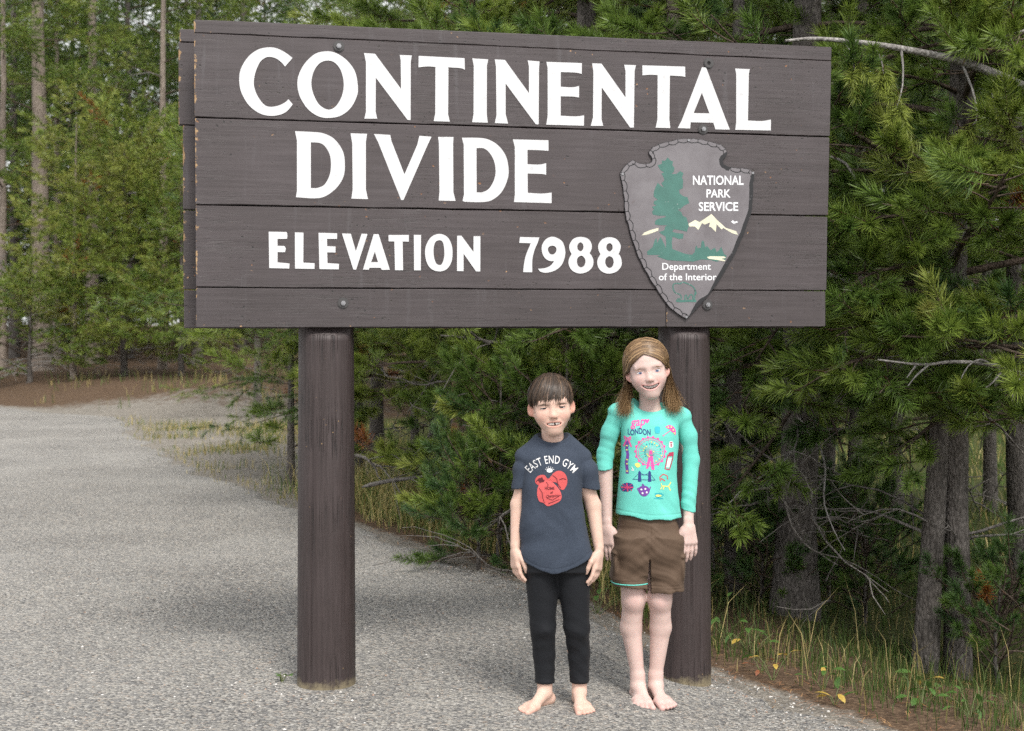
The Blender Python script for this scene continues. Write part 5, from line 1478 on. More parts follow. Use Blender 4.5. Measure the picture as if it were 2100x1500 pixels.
ph += [[[PG_(*p) for p in [(1314, 880), (1350, 876), (1346, 905), (1308, 905)]]]]
decal(top, 'phone_box_print', ph, I_RD); decal(top, 'phone_box_panes', [[[PG_(*p) for p in [(1308, 915), (1338, 915), (1316, 985), (1294, 980)]]]], I_WH, .0008)
br = []
for x_ in (1100, 1172): br += [[[PG_(*p) for p in [(x_ - 12, 1084), (x_ - 9, 1015), (x_, 1005), (x_ + 9, 1015), (x_ + 12, 1084)]]]]
br += line([PG_(1050, 1068), PG_(1210, 1072)], .002) + line([PG_(1052, 1070), PG_(1075, 1045), PG_(1100, 1018), PG_(1136, 1036), PG_(1172, 1020), PG_(1195, 1050), PG_(1214, 1074)], .0012) + line([PG_(1105, 1034), PG_(1168, 1036)], .0022)
decal(top, 'bridge_print', br, I_NAVY)
decal(top, 'flag_print', [[gb([(968, 1130, S), (1000, 1098, S), (1045, 1100, S), (1056, 1130, S), (1020, 1156, S), (980, 1158, S)], PG_)]], I_NAVY)
decal(top, 'flag_cross', line([PG_(972, 1132), PG_(1054, 1126)], .0050) + line([PG_(1010, 1098), PG_(1016, 1158)], .0050) + line([PG_(980, 1106), PG_(1046, 1150)], .0022) + line([PG_(1044, 1104), PG_(982, 1154)], .0022), ink('flag_red_print', (.55, .06, .16)), .0018)
decal(top, 'teapot_print', [[gb([(1090, 1150, S), (1100, 1122, S), (1135, 1112, S), (1165, 1128, S), (1170, 1160, S), (1140, 1188, S), (1108, 1180, S)], PG_)], [[PG_(*p) for p in bar(1130, 1112, 1118, 1102, 12)]]] + line([PG_(1168, 1150), PG_(1178, 1118)], .0035) + line([PG_(1092, 1150), PG_(1082, 1135), PG_(1095, 1128)], .0025), I_PUR)
decal(top, 'teapot_dots', [[[PG_(x_ + 7 * math.cos(b), y_ + 7 * math.sin(b)) for b in np.linspace(0, 6.28, 8, endpoint=False)]] for x_, y_ in ((1112, 1140), (1140, 1135), (1150, 1160), (1120, 1166))], I_WH, .0018)
decal(top, 'teacup_print', [[gb([(1208, 1165), (1262, 1165), (1252, 1192, S), (1232, 1200, S), (1214, 1190, S)], PG_)]] + line([PG_(1200, 1204), PG_(1270, 1206)], .003) + line([PG_(1260, 1172), PG_(1274, 1180), PG_(1260, 1190)], .002), ink('sea_print', (.03, .36, .42)))
decal(top, 'teacup_inside', [[[PG_(1235 + 22 * math.cos(b), 1184 + 8 * math.sin(b)) for b in np.linspace(0, 6.28, 10, endpoint=False)]]], I_YEL, .0018)
decal(top, 'toy_print', line([PG_(1255, 1095), PG_(1262, 1120), PG_(1250, 1140)], .003) + line([PG_(1262, 1115), PG_(1310, 1120), PG_(1330, 1090)], .004) + line([PG_(1310, 1120), PG_(1325, 1150)], .004) + line([PG_(1275, 1120), PG_(1270, 1142)], .004), I_YEL)
decal(top, 'toy_print', line([PG_(1250, 1080), PG_(1245, 1050), PG_(1270, 1030), PG_(1300, 1042), PG_(1305, 1070)], .0035) + line([PG_(1255, 1060), PG_(1285, 1080)], .004), ink('cherry_print', (.55, .08, .10)))
decal(top, 'badge_print', [[gb([(1320, 800, S), (1345, 800, S), (1348, 838, S), (1318, 840, S)], PG_)]], I_WH); decal(top, 'badge_mark', line([PG_(1324, 806), PG_(1342, 806)], .004) + line([PG_(1333, 815), PG_(1333, 835)], .005), I_RD, .0018)
decal(top, 'small_print', [[gb([(1066, 960, S), (1090, 950, S), (1108, 968, S), (1086, 984, S)], PG_)]], I_YEL)
decal(top, 'small_print', line([PG_(1045, 980), PG_(1060, 1005), PG_(1042, 1002)], .003), I_WH)
# ================================================================== pines
def mat_needles():
    m = M('pine_needles')
    t = m.attr('tint', 'INSTANCER', 'Fac')
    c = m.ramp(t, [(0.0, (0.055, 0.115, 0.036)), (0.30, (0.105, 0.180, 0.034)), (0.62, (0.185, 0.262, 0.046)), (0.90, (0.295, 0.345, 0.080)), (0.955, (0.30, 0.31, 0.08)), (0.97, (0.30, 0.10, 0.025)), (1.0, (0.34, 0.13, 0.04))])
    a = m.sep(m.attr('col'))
    c = m.mix(1.0, c, m.ramp(a[1], [(0.0, (0.50, 0.54, 0.50)), (1.0, (1.45, 1.36, 1.2))]), 'MULTIPLY')  # dark bases and bright tips: shade and light put into the needle colour
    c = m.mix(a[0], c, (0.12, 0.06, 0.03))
    m.set(base=c, rough=0.42, spec=0.45)
    tr = m.n('ShaderNodeBsdfTranslucent'); m.link(c, tr.inputs[0])
    mx = m.n('ShaderNodeMixShader'); mx.inputs[0].default_value = 0.24
    m.link(m.p.outputs[0], mx.inputs[1]); m.link(tr.outputs[0], mx.inputs[2]); m.link(mx.outputs[0], m.out.inputs['Surface'])
    return m.m
def mat_bark(name, lo, hi, lichen=0.0):
    m = M(name); v = m.coord('Object')
    st = m.n('ShaderNodeMapping'); st.inputs['Scale'].default_value = (1, 1, 0.45); m.link(v, st.inputs['Vector'])
    vo = m.n('ShaderNodeTexVoronoi'); m.link(st.outputs[0], vo.inputs['Vector']); vo.inputs['Scale'].default_value = 75
    n = m.noise(st.outputs[0], 16, 4, 0.7)
    c = m.ramp(n, [(0.28, lo), (0.72, hi)])
    c = m.mix(0.35, c, m.ramp(m.sep(vo.outputs['Color'])[0], [(0.0, lo), (1.0, hi)]))
    c = m.mix(1.0, c, m.ramp(vo.outputs['Distance'], [(0.35, 1.0), (0.8, 0.6)]), 'MULTIPLY')
    if lichen:
        li = m.ramp(m.noise(v, 5, 4, 0.6), [(0.5, 0.0), (0.62, lichen)])
        c = m.mix(li, c, (0.30, 0.13, 0.03))
    m.set(base=c, rough=0.9, spec=0.2); m.bump(m.math('ADD', n, m.math('MULTIPLY', vo.outputs['Distance'], -0.8)), 0.9, 0.012)
    return m.m
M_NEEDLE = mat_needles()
M_BARK = mat_bark('grey_pine_bark', (0.055, 0.048, 0.042), (0.20, 0.18, 0.165))
M_BARK2 = mat_bark('pale_pine_bark', (0.16, 0.125, 0.10), (0.40, 0.34, 0.29))
M_BARK3 = mat_bark('lichened_pine_bark', (0.05, 0.042, 0.036), (0.19, 0.165, 0.15), 0.8)
M_TWIG = mat_bark('brown_twig_bark', (0.05, 0.036, 0.028), (0.15, 0.115, 0.09))
M_DEAD = mat_bark('weathered_dead_wood', (0.16, 0.145, 0.135), (0.46, 0.44, 0.42))
M_DEAD2 = mat_bark('grey_dead_twigs', (0.09, 0.08, 0.072), (0.28, 0.26, 0.24))

def tuft_geo(n, L, nl, w, rng, seg=1, stem=True):
    """one shoot along +Z: V, tris, colour (R stem, G needle base to tip, for the painted shade and light)"""
    u = rng.random(n) ** 0.75
    az = rng.random(n) * 2 * math.pi
    op = np.radians(68 - 42 * u + rng.normal(0, 9, n))
    ln = nl * (0.75 + 0.4 * rng.random(n))
    d = np.stack([np.sin(op) * np.cos(az), np.sin(op) * np.sin(az), np.cos(op)], -1)
    b = np.zeros((n, 3)); b[:, 2] = u * L
    side = np.cross(d, rng.normal(size=(n, 3))); side /= np.linalg.norm(side, axis=1, keepdims=True)
    tip = b + d * ln[:, None]
    if seg == 1:
        V = np.stack([b - side * w * .5, b + side * w * .5, tip], 1).reshape(-1, 3)
        T = np.arange(3 * n).reshape(-1, 3)
        g = np.tile([0.0, 0.0, 1.0], n)
    else:
        mid = b + d * (ln * .55)[:, None] + np.array([0, 0, -1.0]) * 0 + (d * 0 + np.array([0, 0, 0.06])) * ln[:, None] * -1
        V = np.stack([b - side * w * .5, b + side * w * .5, mid - side * w * .45, mid + side * w * .45, tip], 1).reshape(-1, 3)
        k = np.arange(n)[:, None] * 5
        T = np.concatenate([k + [0, 1, 3], k + [0, 3, 2], k + [2, 3, 4]]).reshape(-1, 3)
        g = np.tile([0.0, 0.0, .5, .5, 1.0], n)
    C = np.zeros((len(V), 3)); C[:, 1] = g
    if stem:
        sv = np.array([[.0022, 0, -.03], [-.0011, .0019, -.03], [-.0011, -.0019, -.03], [0, 0, L]]); o = len(V)
        V = np.concatenate([V, sv]); T = np.concatenate([T, np.array([[0, 1, 3], [1, 2, 3], [2, 0, 3]]) + o])
        C = np.concatenate([C, np.tile([[1.0, 0, 0]], (4, 1))])
    return V, T, C

def rot_to(d):
    """matrix taking +Z to d"""
    d = d / np.linalg.norm(d); th = math.acos(max(-1, min(1, d[2]))); az = math.atan2(d[1], d[0])
    return np.array((Matrix.Rotation(az, 3, 'Z') @ Matrix.Rotation(th, 3, 'Y')))

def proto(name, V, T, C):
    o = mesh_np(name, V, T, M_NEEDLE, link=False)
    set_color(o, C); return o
PROTO = {'near': [], 'mid': [], 'far': []}
for k in range(5):
    r = np.random.default_rng(100 + k)
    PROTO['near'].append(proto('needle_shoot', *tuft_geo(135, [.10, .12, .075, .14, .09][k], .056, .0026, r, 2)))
def spray(seed, nt, needles, w, nl, Ls):
    r = np.random.default_rng(seed); VV, TT, CC = [], [], []; o = 0
    L = 0.34
    for k in range(nt):
        t = 0.15 + 0.85 * k / (nt - 1)
        s = (-1) ** k
        if k == nt - 1: d = np.array([0, 0, 1.0])
        else: d = np.array([0.25 + r.normal(0, .25), s * (0.85 + r.normal(0, .2)), 0.75 + r.normal(0, .2)])
        V, T, C = tuft_geo(needles, Ls, nl, w, r, 1, True)
        Rm = rot_to(d)
        b = np.array([0, 0, t * L]) + (d / np.linalg.norm(d)) * (0.02 + 0.10 * (1 - t) * r.random())
        V = V @ Rm.T + b
        VV.append(V); TT.append(T + o); CC.append(C); o += len(V)
    return np.concatenate(VV), np.concatenate(TT), np.concatenate(CC)
for k in range(4):
    PROTO['mid'].append(proto('needle_spray', *spray(200 + k, 7, 46, .0034, .055, .10)))
    PROTO['far'].append(proto('needle_spray', *spray(300 + k, 6, 44, .0070, .050, .12)))

def instancer(kind):
    ng = bpy.data.node_groups.new('crown_' + kind, 'GeometryNodeTree')
    ng.interface.new_socket('Geometry', in_out='INPUT', socket_type='NodeSocketGeometry')
    ng.interface.new_socket('Geometry', in_out='OUTPUT', socket_type='NodeSocketGeometry')
    N = ng.nodes; Lk = ng.links
    gi = N.new('NodeGroupInput'); go = N.new('NodeGroupOutput')
    jn = N.new('GeometryNodeJoinGeometry')
    for ob in PROTO[kind]:
        oi = N.new('GeometryNodeObjectInfo'); oi.inputs['Object'].default_value = ob
        g2 = N.new('GeometryNodeGeometryToInstance'); Lk.new(oi.outputs['Geometry'], g2.inputs[0]); Lk.new(g2.outputs[0], jn.inputs[0])
    ip = N.new('GeometryNodeInstanceOnPoints')
    def na(name, typ):
        x = N.new('GeometryNodeInputNamedAttribute'); x.data_type = typ; x.inputs['Name'].default_value = name
        return next(s for s in x.outputs if s.enabled and s.name == 'Attribute')
    er = N.new('FunctionNodeEulerToRotation'); Lk.new(na('rot', 'FLOAT_VECTOR'), er.inputs[0])
    Lk.new(gi.outputs[0], ip.inputs['Points']); Lk.new(jn.outputs[0], ip.inputs['Instance'])
    ip.inputs['Pick Instance'].default_value = True
    Lk.new(na('vid', 'INT'), ip.inputs['Instance Index']); Lk.new(er.outputs[0], ip.inputs['Rotation'])
    Lk.new(na('scl', 'FLOAT'), ip.inputs['Scale'])
    Lk.new(ip.outputs[0], go.inputs[0])
    return ng
NG = {k: instancer(k) for k in PROTO}

def crown_obj(name, parent, kind, P, Dv, scl, tint, rng):
    P = np.asarray(P, dtype=np.float32); Dv = np.asarray(Dv, dtype=np.float64); n = len(P)
    Dv = Dv / np.linalg.norm(Dv, axis=1, keepdims=True)
    me = bpy.data.meshes.new(name); me.vertices.add(n); me.vertices.foreach_set('co', P.ravel())
    rot = np.zeros((n, 3), dtype=np.float32); rot[:, 1] = np.arccos(np.clip(Dv[:, 2], -1, 1)); rot[:, 2] = np.arctan2(Dv[:, 1], Dv[:, 0])
    a = me.attributes.new('rot', 'FLOAT_VECTOR', 'POINT'); a.data.foreach_set('vector', rot.ravel())
    a = me.attributes.new('scl', 'FLOAT', 'POINT'); a.data.foreach_set('value', np.asarray(scl, dtype=np.float32))
    a = me.attributes.new('tint', 'FLOAT', 'POINT'); a.data.foreach_set('value', np.asarray(tint, dtype=np.float32))
    a = me.attributes.new('vid', 'INT', 'POINT'); a.data.foreach_set('value', rng.integers(0, len(PROTO[kind]), n).astype(np.int32))
    me.materials.append(M_NEEDLE)
    o = bpy.data.objects.new(name, me); COL.objects.link(o); o.parent = parent
    md = o.modifiers.new('needles', 'NODES'); md.node_group = NG[kind]
    o['kind'] = 'stuff'
    return o

def bough(rng, base, az, L, e0, droop, lift, n=8, wig=0.05):
    """polyline of a limb"""
    t = np.linspace(0, 1, n); st = L / (n - 1)
    el = e0 - droop * t + lift * t ** 2.2
    a = az + np.cumsum(rng.normal(0, wig * 2.0, n))
    el = el + np.cumsum(rng.normal(0, wig, n))
    d = np.stack([np.cos(el) * np.cos(a), np.cos(el) * np.sin(a), np.sin(el)], -1)
    P = base + np.concatenate([[np.zeros(3)], np.cumsum(d[:-1] * st, axis=0)])
    return P, d

def clear_of_sign(W, m=0.34, lim=.25):
    """true where a point does not come near the front of the sign or the children"""
    return ~((W[:, 1] < 5.5513 + .21766 * W[:, 0] + m) & (W[:, 0] > -1.6) & (W[:, 0] < 1.62) & (W[:, 1] > 4.0)) & ~((edge_d(W[:, 0], W[:, 1]) < lim) & (W[:, 2] < 1.0) & (W[:, 1] < 20)) & (W[:, 2] > terrain(W[:, 0], W[:, 1]) + .02)
def paths_clear(ps, base, lim):
    if not ps: return []
    n = [len(p) for p in ps]; ok = clear_of_sign(np.concatenate(ps) + base, .22, lim)
    return list(np.logical_and.reduceat(ok, np.concatenate([[0], np.cumsum(n)[:-1]])))
class Crown:
    def __init__(s): s.P, s.D, s.S, s.T = [], [], [], []
    def add(s, p, d, sc, t): s.P.append(p); s.D.append(d); s.S.append(sc); s.T.append(t)

def clothe(rng, cr, paths, rads, P, d, kind, tint, tsc, dens=1.0, start=0.3, droop=0.0):
    """twigs and needle shoots on the limb P"""
    n = len(P); L = np.sum(np.linalg.norm(np.diff(P, axis=0), axis=1))
    if kind == 'near':
        k = max(3, int(L / 0.17 * dens)); ts = start + (1 - start) * (np.arange(k) + rng.random(k) * .6) / k
        for q, t in enumerate(ts):
            t = min(t, .98); f = t * (n - 1); i = min(int(f), n - 2); p = P[i] + (P[i + 1] - P[i]) * (f - i)
            dd = d[i]; sgn_ = (-1) ** q
            h = np.cross(dd, [0, 0, 1.0]); h /= np.linalg.norm(h) + 1e-9
            tw = dd * (0.75 + rng.normal(0, .15)) + h * sgn_ * (0.8 + rng.normal(0, .2)) + np.array([0, 0, rng.normal(0.02 - droop, .25)])
            tw /= np.linalg.norm(tw)
            tl = min(0.62, (0.20 + 0.40 * L * (1 - t) * 0.55)) * (0.6 + 0.7 * rng.random())
            Q, qd = bough(rng, p, math.atan2(tw[1], tw[0]), tl, math.asin(np.clip(tw[2], -1, 1)), 0.25 + droop, 0.75, 5, 0.07)
            paths.append(Q); rads.append(np.linspace(.0045, .0022, 5))
            tt = np.clip(tint + rng.normal(0, .16), 0, .93)
            if rng.random() < 0.006: tt = 0.98
            m = max(2, int(tl / 0.075))
            for j in range(m):
                u = 0.30 + 0.70 * (j + 1) / m; f2 = u * 4; i2 = min(int(f2), 3)
                pp = Q[i2] + (Q[i2 + 1] - Q[i2]) * (f2 - i2)
                s2 = np.cross(qd[i2], [0, 0, 1.0]); s2 /= np.linalg.norm(s2) + 1e-9
                if j == m - 1: dv = qd[i2] + np.array([0, 0, .15])
                else: dv = qd[i2] * .9 + s2 * ((-1) ** j) * (.55 + rng.normal(0, .2)) + np.array([0, 0, .25 + rng.normal(0, .2)])
                cr.add(pp, dv, 1.28 * tsc * (0.75 + 0.5 * rng.random()), np.clip(tt + rng.normal(0, .06), 0, 1) if tt < .96 else tt)
    else:
        sp = 0.15 if kind == 'mid' else 0.17
        k = max(3, int(L / sp * dens)); ts = start + (1 - start) * (np.arange(k) + .5 * rng.random(k)) / max(1, k - 1)
        for q, t in enumerate(ts):
            t = min(t, .99); f = t * (n - 1); i = min(int(f), n - 2); p = P[i] + (P[i + 1] - P[i]) * (f - i)
            dd = d[i]; h = np.cross(dd, [0, 0, 1.0]); h /= np.linalg.norm(h) + 1e-9
            sd_ = (-1) ** q * (0.85 + rng.normal(0, .3)) * (1 if t < .93 else .2)
            dv = dd * .8 + h * sd_ + np.array([0, 0, .22 + rng.normal(0, .28)])
            tt = np.clip(tint + rng.normal(0, .15), 0, .93)
            if rng.random() < 0.008: tt = 0.98
            cr.add(p + dv * rng.random() * .12, dv, tsc * (0.75 + 0.6 * rng.random()), tt)

def pine(name, label, px, Y, h, r, seed, kind='far', z0=1.0, nb=46, blen=1.7, lean=(0, 0), bend=0.05, dead=(0.4, 2.0, 10, 0.9), tint=0.42, tsc=1.0,
         bark=None, flare=0.25, group=None, droop=0.55, extra=None, cat='tree', dens=1.0, top=0.35, hide_az=None, trunk_sides=14, e_lo=0.0):
    rng = np.random.default_rng(seed)
    x0, y0 = atx(px, Y), Y
    gz = ground_z(x0, y0) - 0.03
    root = empty(name, (x0, y0, gz))
    tag(root, label, cat, group)
    # trunk
    n = max(10, int(h / 0.3)); z = np.linspace(-0.06, h, n); t = z / h
    cx = lean[0] * z + np.cumsum(rng.normal(0, bend * .10, n)); cy = lean[1] * z + np.cumsum(rng.normal(0, bend * .10, n))
    cx -= cx[0]; cy -= cy[0]
    TP = np.stack([cx, cy, z], -1)
    rad = r * (1 - 0.86 * t) * (1 + flare * np.exp(-np.maximum(z, 0) / 0.25))
    rad = np.maximum(rad, 0.006)
    zz = np.linspace(0, 1, n * 3); TPf = np.stack([np.interp(zz, np.linspace(0, 1, n), TP[:, k]) for k in range(3)], -1); rf = np.interp(zz, np.linspace(0, 1, n), rad)
    V, Q = tubes([TPf], [rf], trunk_sides)
    V = V.reshape(len(zz), trunk_sides, 3); c_ = TPf[:, None, :]
    ang = np.arange(trunk_sides)
    w = 1 + (vnoise(ang[None, :] * 1.3 + seed, TPf[:, 2:3] * 3.0, seed) - .5) * .14
    V = (c_ + (V - c_) * w[..., None]).reshape(-1, 3)
    mesh_np('trunk', V, Q, bark or M_BARK, root, smooth=True)
    def trunk_at(zv): return np.array([np.interp(zv, z, cx), np.interp(zv, z, cy), zv]), np.interp(zv, z, rad)
    cr = Crown(); paths, rads = [], []
    # live limbs
    for k in range(nb):
        u = (k + rng.random()) / nb; zb = z0 + (h - z0 - 0.15) * u
        L = blen * ((1 - u) * 1.0 + u * top * .6) * (0.65 + 0.6 * rng.random()) * (1.0 if u > .08 else .85)
        L = max(L, 0.22)
        az = k * 2.39996 + rng.normal(0, .35)
        b, rb = trunk_at(zb)
        e0 = e_lo + 0.10 + 0.75 * u + rng.normal(0, .15)
        P, d = bough(rng, b, az, L, e0, droop * (1.1 - u), 0.55, 8, 0.045)
        paths.append(P); rads.append(np.linspace(max(.005, min(rb * .42, .007 + .007 * L)), .003, 8))
        clothe(rng, cr, paths, rads, P, d, kind, tint + (.22 * (rng.random() - .5) if kind == 'far' else 0), tsc, dens, (0.28 if u < .6 else .12) if kind != 'far' else .40)
    if extra: extra(rng, cr, paths, rads, root)
    base = np.array(root.location)
    ok = paths_clear(paths, base, .25 if h > 2 else -.35)
    paths = [p for p, k in zip(paths, ok) if k]; rads = [q for q, k in zip(rads, ok) if k]
    if cr.P:
        k = clear_of_sign(np.array(cr.P) + base, .34, .25 if h > 2 else -.35)
        cr.P, cr.D, cr.S, cr.T = [list(np.array(a)[k]) for a in (cr.P, cr.D, cr.S, cr.T)]
    if paths:
        V, Q = tubes(paths, rads, 4 if kind != 'near' else 5)
        mesh_np('branches', V, Q, M_TWIG, root, smooth=True)['kind'] = 'stuff'
    # bare dead limbs lower down
    if dead and dead[2]:
        dp, dr = [], []
        for k in range(int(dead[2] * (.62 if kind != 'far' else 1))):
            zb = dead[0] + (dead[1] - dead[0]) * rng.random(); b, rb = trunk_at(zb); az = rng.random() * 6.283
            L = dead[3] * (0.4 + 0.8 * rng.random())
            P, d = bough(rng, b, az, L, rng.normal(.05, .3), 0.9, 0.5, 8, 0.16)
            dp.append(P); dr.append(np.linspace(.007 + .003 * L, .0016, 8))
            for q in range(int(2 + 4 * rng.random())):
                i = rng.integers(2, 7); s_ = rng.choice([-1, 1])
                Q2, _ = bough(rng, P[i], math.atan2(d[i][1], d[i][0]) + s_ * (0.5 + .5 * rng.random()), L * (.15 + .3 * rng.random()), rng.normal(-.1, .4), 0.4, 0.5, 6, 0.14)
                dp.append(Q2); dr.append(np.linspace(.0045, .0014, 6))
        ok = paths_clear(dp, base, .25 if h > 2 else -.35)
        dp = [p for p, k in zip(dp, ok) if k]; dr = [q for q, k in zip(dr, ok) if k]
        V, Q = tubes(dp, dr, 5)
        mesh_np('dead_branches', V, Q, M_DEAD2 if kind != 'far' else M_DEAD, root, smooth=True)['kind'] = 'stuff'
    if cr.P:
        crown_obj('crown', root, kind, cr.P, cr.D, cr.S, cr.T, rng)
    return root
# ---- a limb drawn by hand: photo pixels at a distance, then clothed or left bare
def limb_px(root, pts):
    """pts: (px, py, Y) -> local polyline of the tree `root`"""
    P = np.array([at(*p) for p in pts]) - np.array(root.location)
    return catmull(P, 4)
def dirs(P):
    d = np.gradient(P, axis=0); return d / np.linalg.norm(d, axis=1, keepdims=True)

def lichen_limbs(rng, cr, paths, rads, root):
    # the long pale limb reaching in over the right end of the sign
    P = limb_px(root, [(2240, 250, 6.7), (2100, 178, 6.5), (1985, 130, 6.4), (1900, 110, 6.35), (1800, 92, 6.3), (1680, 80, 6.25), (1610, 84, 6.2)])
    V, Q = tubes([P], [np.linspace(.026, .006, len(P))], 8)
    mesh_np('pale_limb', V, Q, M_DEAD, root, smooth=True)
    sub = [[(1735, 88, 6.3), (1750, 120, 6.25), (1752, 150, 6.22)], [(1790, 95, 6.3), (1806, 120, 6.28), (1812, 152, 6.25)],
           [(1848, 100, 6.32), (1852, 140, 6.3), (1850, 180, 6.25), (1838, 226, 6.2)], [(1975, 135, 6.4), (1996, 190, 6.35), (2004, 240, 6.3), (1992, 262, 6.3)],
           [(2036, 160, 6.45), (2036, 200, 6.4), (2050, 250, 6.35)]]
    dp, dr = [], []
    for s in sub:
        Q2 = limb_px(root, s); dp.append(Q2); dr.append(np.linspace(.006, .003, len(Q2)))
        d = dirs(Q2)
        for j in range(4):
            i = len(Q2) - 1 - j
            cr.add(Q2[i], d[i] + rng.normal(0, .35, 3), 1.05, .80)
    up = limb_px(root, [(1935, 118, 6.38), (1985, 95, 6.3), (2040, 82, 6.25), (2110, 60, 6.2)]); dp.append(up); dr.append(np.linspace(.010, .006, len(up)))
    for k in range(3, len(up)):
        for _ in range(2): cr.add(up[k] + rng.normal(0, .03, 3), np.array([rng.normal(0, .6), rng.normal(-.3, .4), .9]), 1.1, .62)
    # the bare pale limb lower down
    B = limb_px(root, [(2260, 830, 6.6), (2100, 770, 6.4), (2040, 750, 6.3), (1960, 742, 6.25), (1890, 748, 6.2), (1800, 738, 6.15)]); dp.append(B); dr.append(np.linspace(.015, .004, len(B)))
    for s in [[(2035, 750, 6.3), (2010, 738, 6.25), (1985, 752, 6.2), (1965, 790, 6.2)], [(1905, 748, 6.2), (1880, 770, 6.15), (1862, 792, 6.15)], [(1880, 747, 6.2), (1860, 775, 6.2)], [(2060, 756, 6.35), (2030, 790, 6.3), (1990, 815, 6.3)], [(2100, 770, 6.4), (2080, 790, 6.35), (2076, 830, 6.35)]]:
        Q2 = limb_px(root, s); dp.append(Q2); dr.append(np.linspace(.006, .002, len(Q2)))
    for p_, r_ in zip(dp, dr): mesh_np('pale_twig', *tubes([p_], [r_], 6), M_DEAD, root, smooth=True)
    # leafy limbs in front, hanging from beyond the frame
    for pts, t in [([(2300, 420, 6.9), (2150, 380, 6.6), (2020, 372, 6.4), (1900, 350, 6.25)], .66), ([(2300, 560, 7.0), (2150, 480, 6.7), (2040, 470, 6.5), (1960, 500, 6.4)], .50),
                   ([(2300, 320, 7.0), (2180, 280, 6.7), (2060, 290, 6.5), (1960, 270, 6.4)], .55), ([(2300, 700, 6.9), (2150, 660, 6.6), (2030, 655, 6.45), (1900, 700, 6.3)], .40),
                   ([(2300, 760, 6.7), (2140, 740, 6.45), (2000, 700, 6.3), (1850, 690, 6.15)], .58), ([(2250, 900, 6.8), (2150, 870, 6.6), (2060, 850, 6.5), (2010, 840, 6.4)], .42),
                   ([(2280, 120, 7.0), (2150, 60, 6.7), (2040, 20, 6.5), (1950, 0, 6.4)], .45)]:
        P = limb_px(root, pts); d = dirs(P); paths.append(P); rads.append(np.linspace(.014, .004, len(P)))
        clothe(rng, cr, paths, rads, P, d, 'near', t, 1.1, 1.5, .25)

def boughs(lims):
    def fn(rng, cr, paths, rads, root):
        for pts, t in lims:
            P = limb_px(root, pts); d = dirs(P); paths.append(P); rads.append(np.linspace(.012, .004, len(P)))
            clothe(rng, cr, paths, rads, P, d, 'near', t, 1.05, 1.4, .25)
    return fn
B_PAIR = boughs([([(1966, 600, 7.0), (1890, 630, 6.7), (1800, 650, 6.5), (1715, 690, 6.35)], .42), ([(1966, 680, 7.0), (1900, 750, 6.7), (1830, 800, 6.5)], .36), ([(1966, 740, 7.0), (2030, 800, 6.7), (2085, 870, 6.5)], .34),
                 ([(1966, 650, 7.0), (1870, 700, 6.6), (1770, 735, 6.4), (1690, 765, 6.35)], .48), ([(1966, 500, 7.0), (1880, 540, 6.7), (1790, 560, 6.5), (1730, 600, 6.4)], .40), ([(1966, 840, 7.0), (1900, 880, 6.8), (1850, 930, 6.7)], .30), ([(1966, 420, 7.0), (1870, 440, 6.6), (1770, 450, 6.45), (1730, 470, 6.4)], .45)])
B_THICK = boughs([([(1640, 600, 7.6), (1590, 680, 7.2), (1550, 740, 7.0)], .36), ([(1640, 640, 7.6), (1710, 690, 7.3), (1760, 770, 7.1), (1790, 830, 7.0)], .34), ([(1638, 700, 7.6), (1560, 770, 7.2), (1515, 850, 7.0)], .32), ([(1636, 820, 7.6), (1585, 900, 7.3), (1530, 970, 7.1), (1500, 1010, 7.05)], .36), ([(1640, 760, 7.6), (1700, 850, 7.3), (1730, 930, 7.2)], .28)])
B_THICK0 = B_THICK
def B_THICK(rng, cr, paths, rads, root):
    B_THICK0(rng, cr, paths, rads, root)
    for pts, r0 in [([(1645, 500, 7.6), (1690, 556, 7.1), (1735, 582, 6.9), (1778, 628, 6.8), (1812, 676, 6.7), (1834, 706, 6.7)], .017), ([(1735, 582, 6.9), (1732, 640, 6.85), (1738, 682, 6.8), (1722, 706, 6.8)], .009),
                    ([(1690, 556, 7.1), (1750, 572, 6.9), (1810, 590, 6.8), (1870, 640, 6.75), (1925, 680, 6.7)], .010), ([(1812, 676, 6.7), (1780, 700, 6.65), (1740, 690, 6.6)], .006), ([(1645, 300, 7.6), (1720, 330, 7.0), (1760, 370, 6.8), (1800, 430, 6.7)], .009), ([(1640, 900, 7.6), (1590, 960, 7.2), (1540, 1000, 7.0), (1500, 1040, 6.95)], .009),
                    ([(1640, 860, 7.6), (1690, 940, 7.2), (1700, 1040, 7.0), (1740, 1130, 6.95)], .007)]:
        P = limb_px(root, pts); P = P + np.cumsum(rng.normal(0, .004, P.shape), axis=0)
        mesh_np('pale_limb', *tubes([P], [np.linspace(r0, r0 * .3, len(P))], 7), M_DEAD, root, smooth=True)
RIGHT = 'pines on the bank behind the sign'
pine('pine_tree', 'pine with a long pale bare limb reaching over the right end of the sign', 2330, 7.0, 8.5, .085, 11, 'near', 1.1, 46, 1.7, dead=None, tint=.45, extra=lichen_limbs)
pine('pine_tree', 'thick pine trunk with flared foot just right of the right-hand post', 1629, 7.7, 9.5, .105, 21, 'near', 1.45, 62, 1.9, (0.02, 0.0), dead=(.5, 1.6, 22, 1.1), flare=.55, tint=.40, group=RIGHT, extra=B_THICK)
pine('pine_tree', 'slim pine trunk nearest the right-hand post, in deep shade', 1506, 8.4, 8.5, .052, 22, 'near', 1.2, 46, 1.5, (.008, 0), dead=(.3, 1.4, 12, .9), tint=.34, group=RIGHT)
pine('pine_tree', 'upright pine trunk of the close pair at the far right', 1964, 7.0, 9.5, .064, 23, 'near', 1.3, 62, 1.8, (.004, .0), dead=(.5, 1.5, 20, .9), tint=.42, flare=.2, group=RIGHT, extra=B_PAIR)
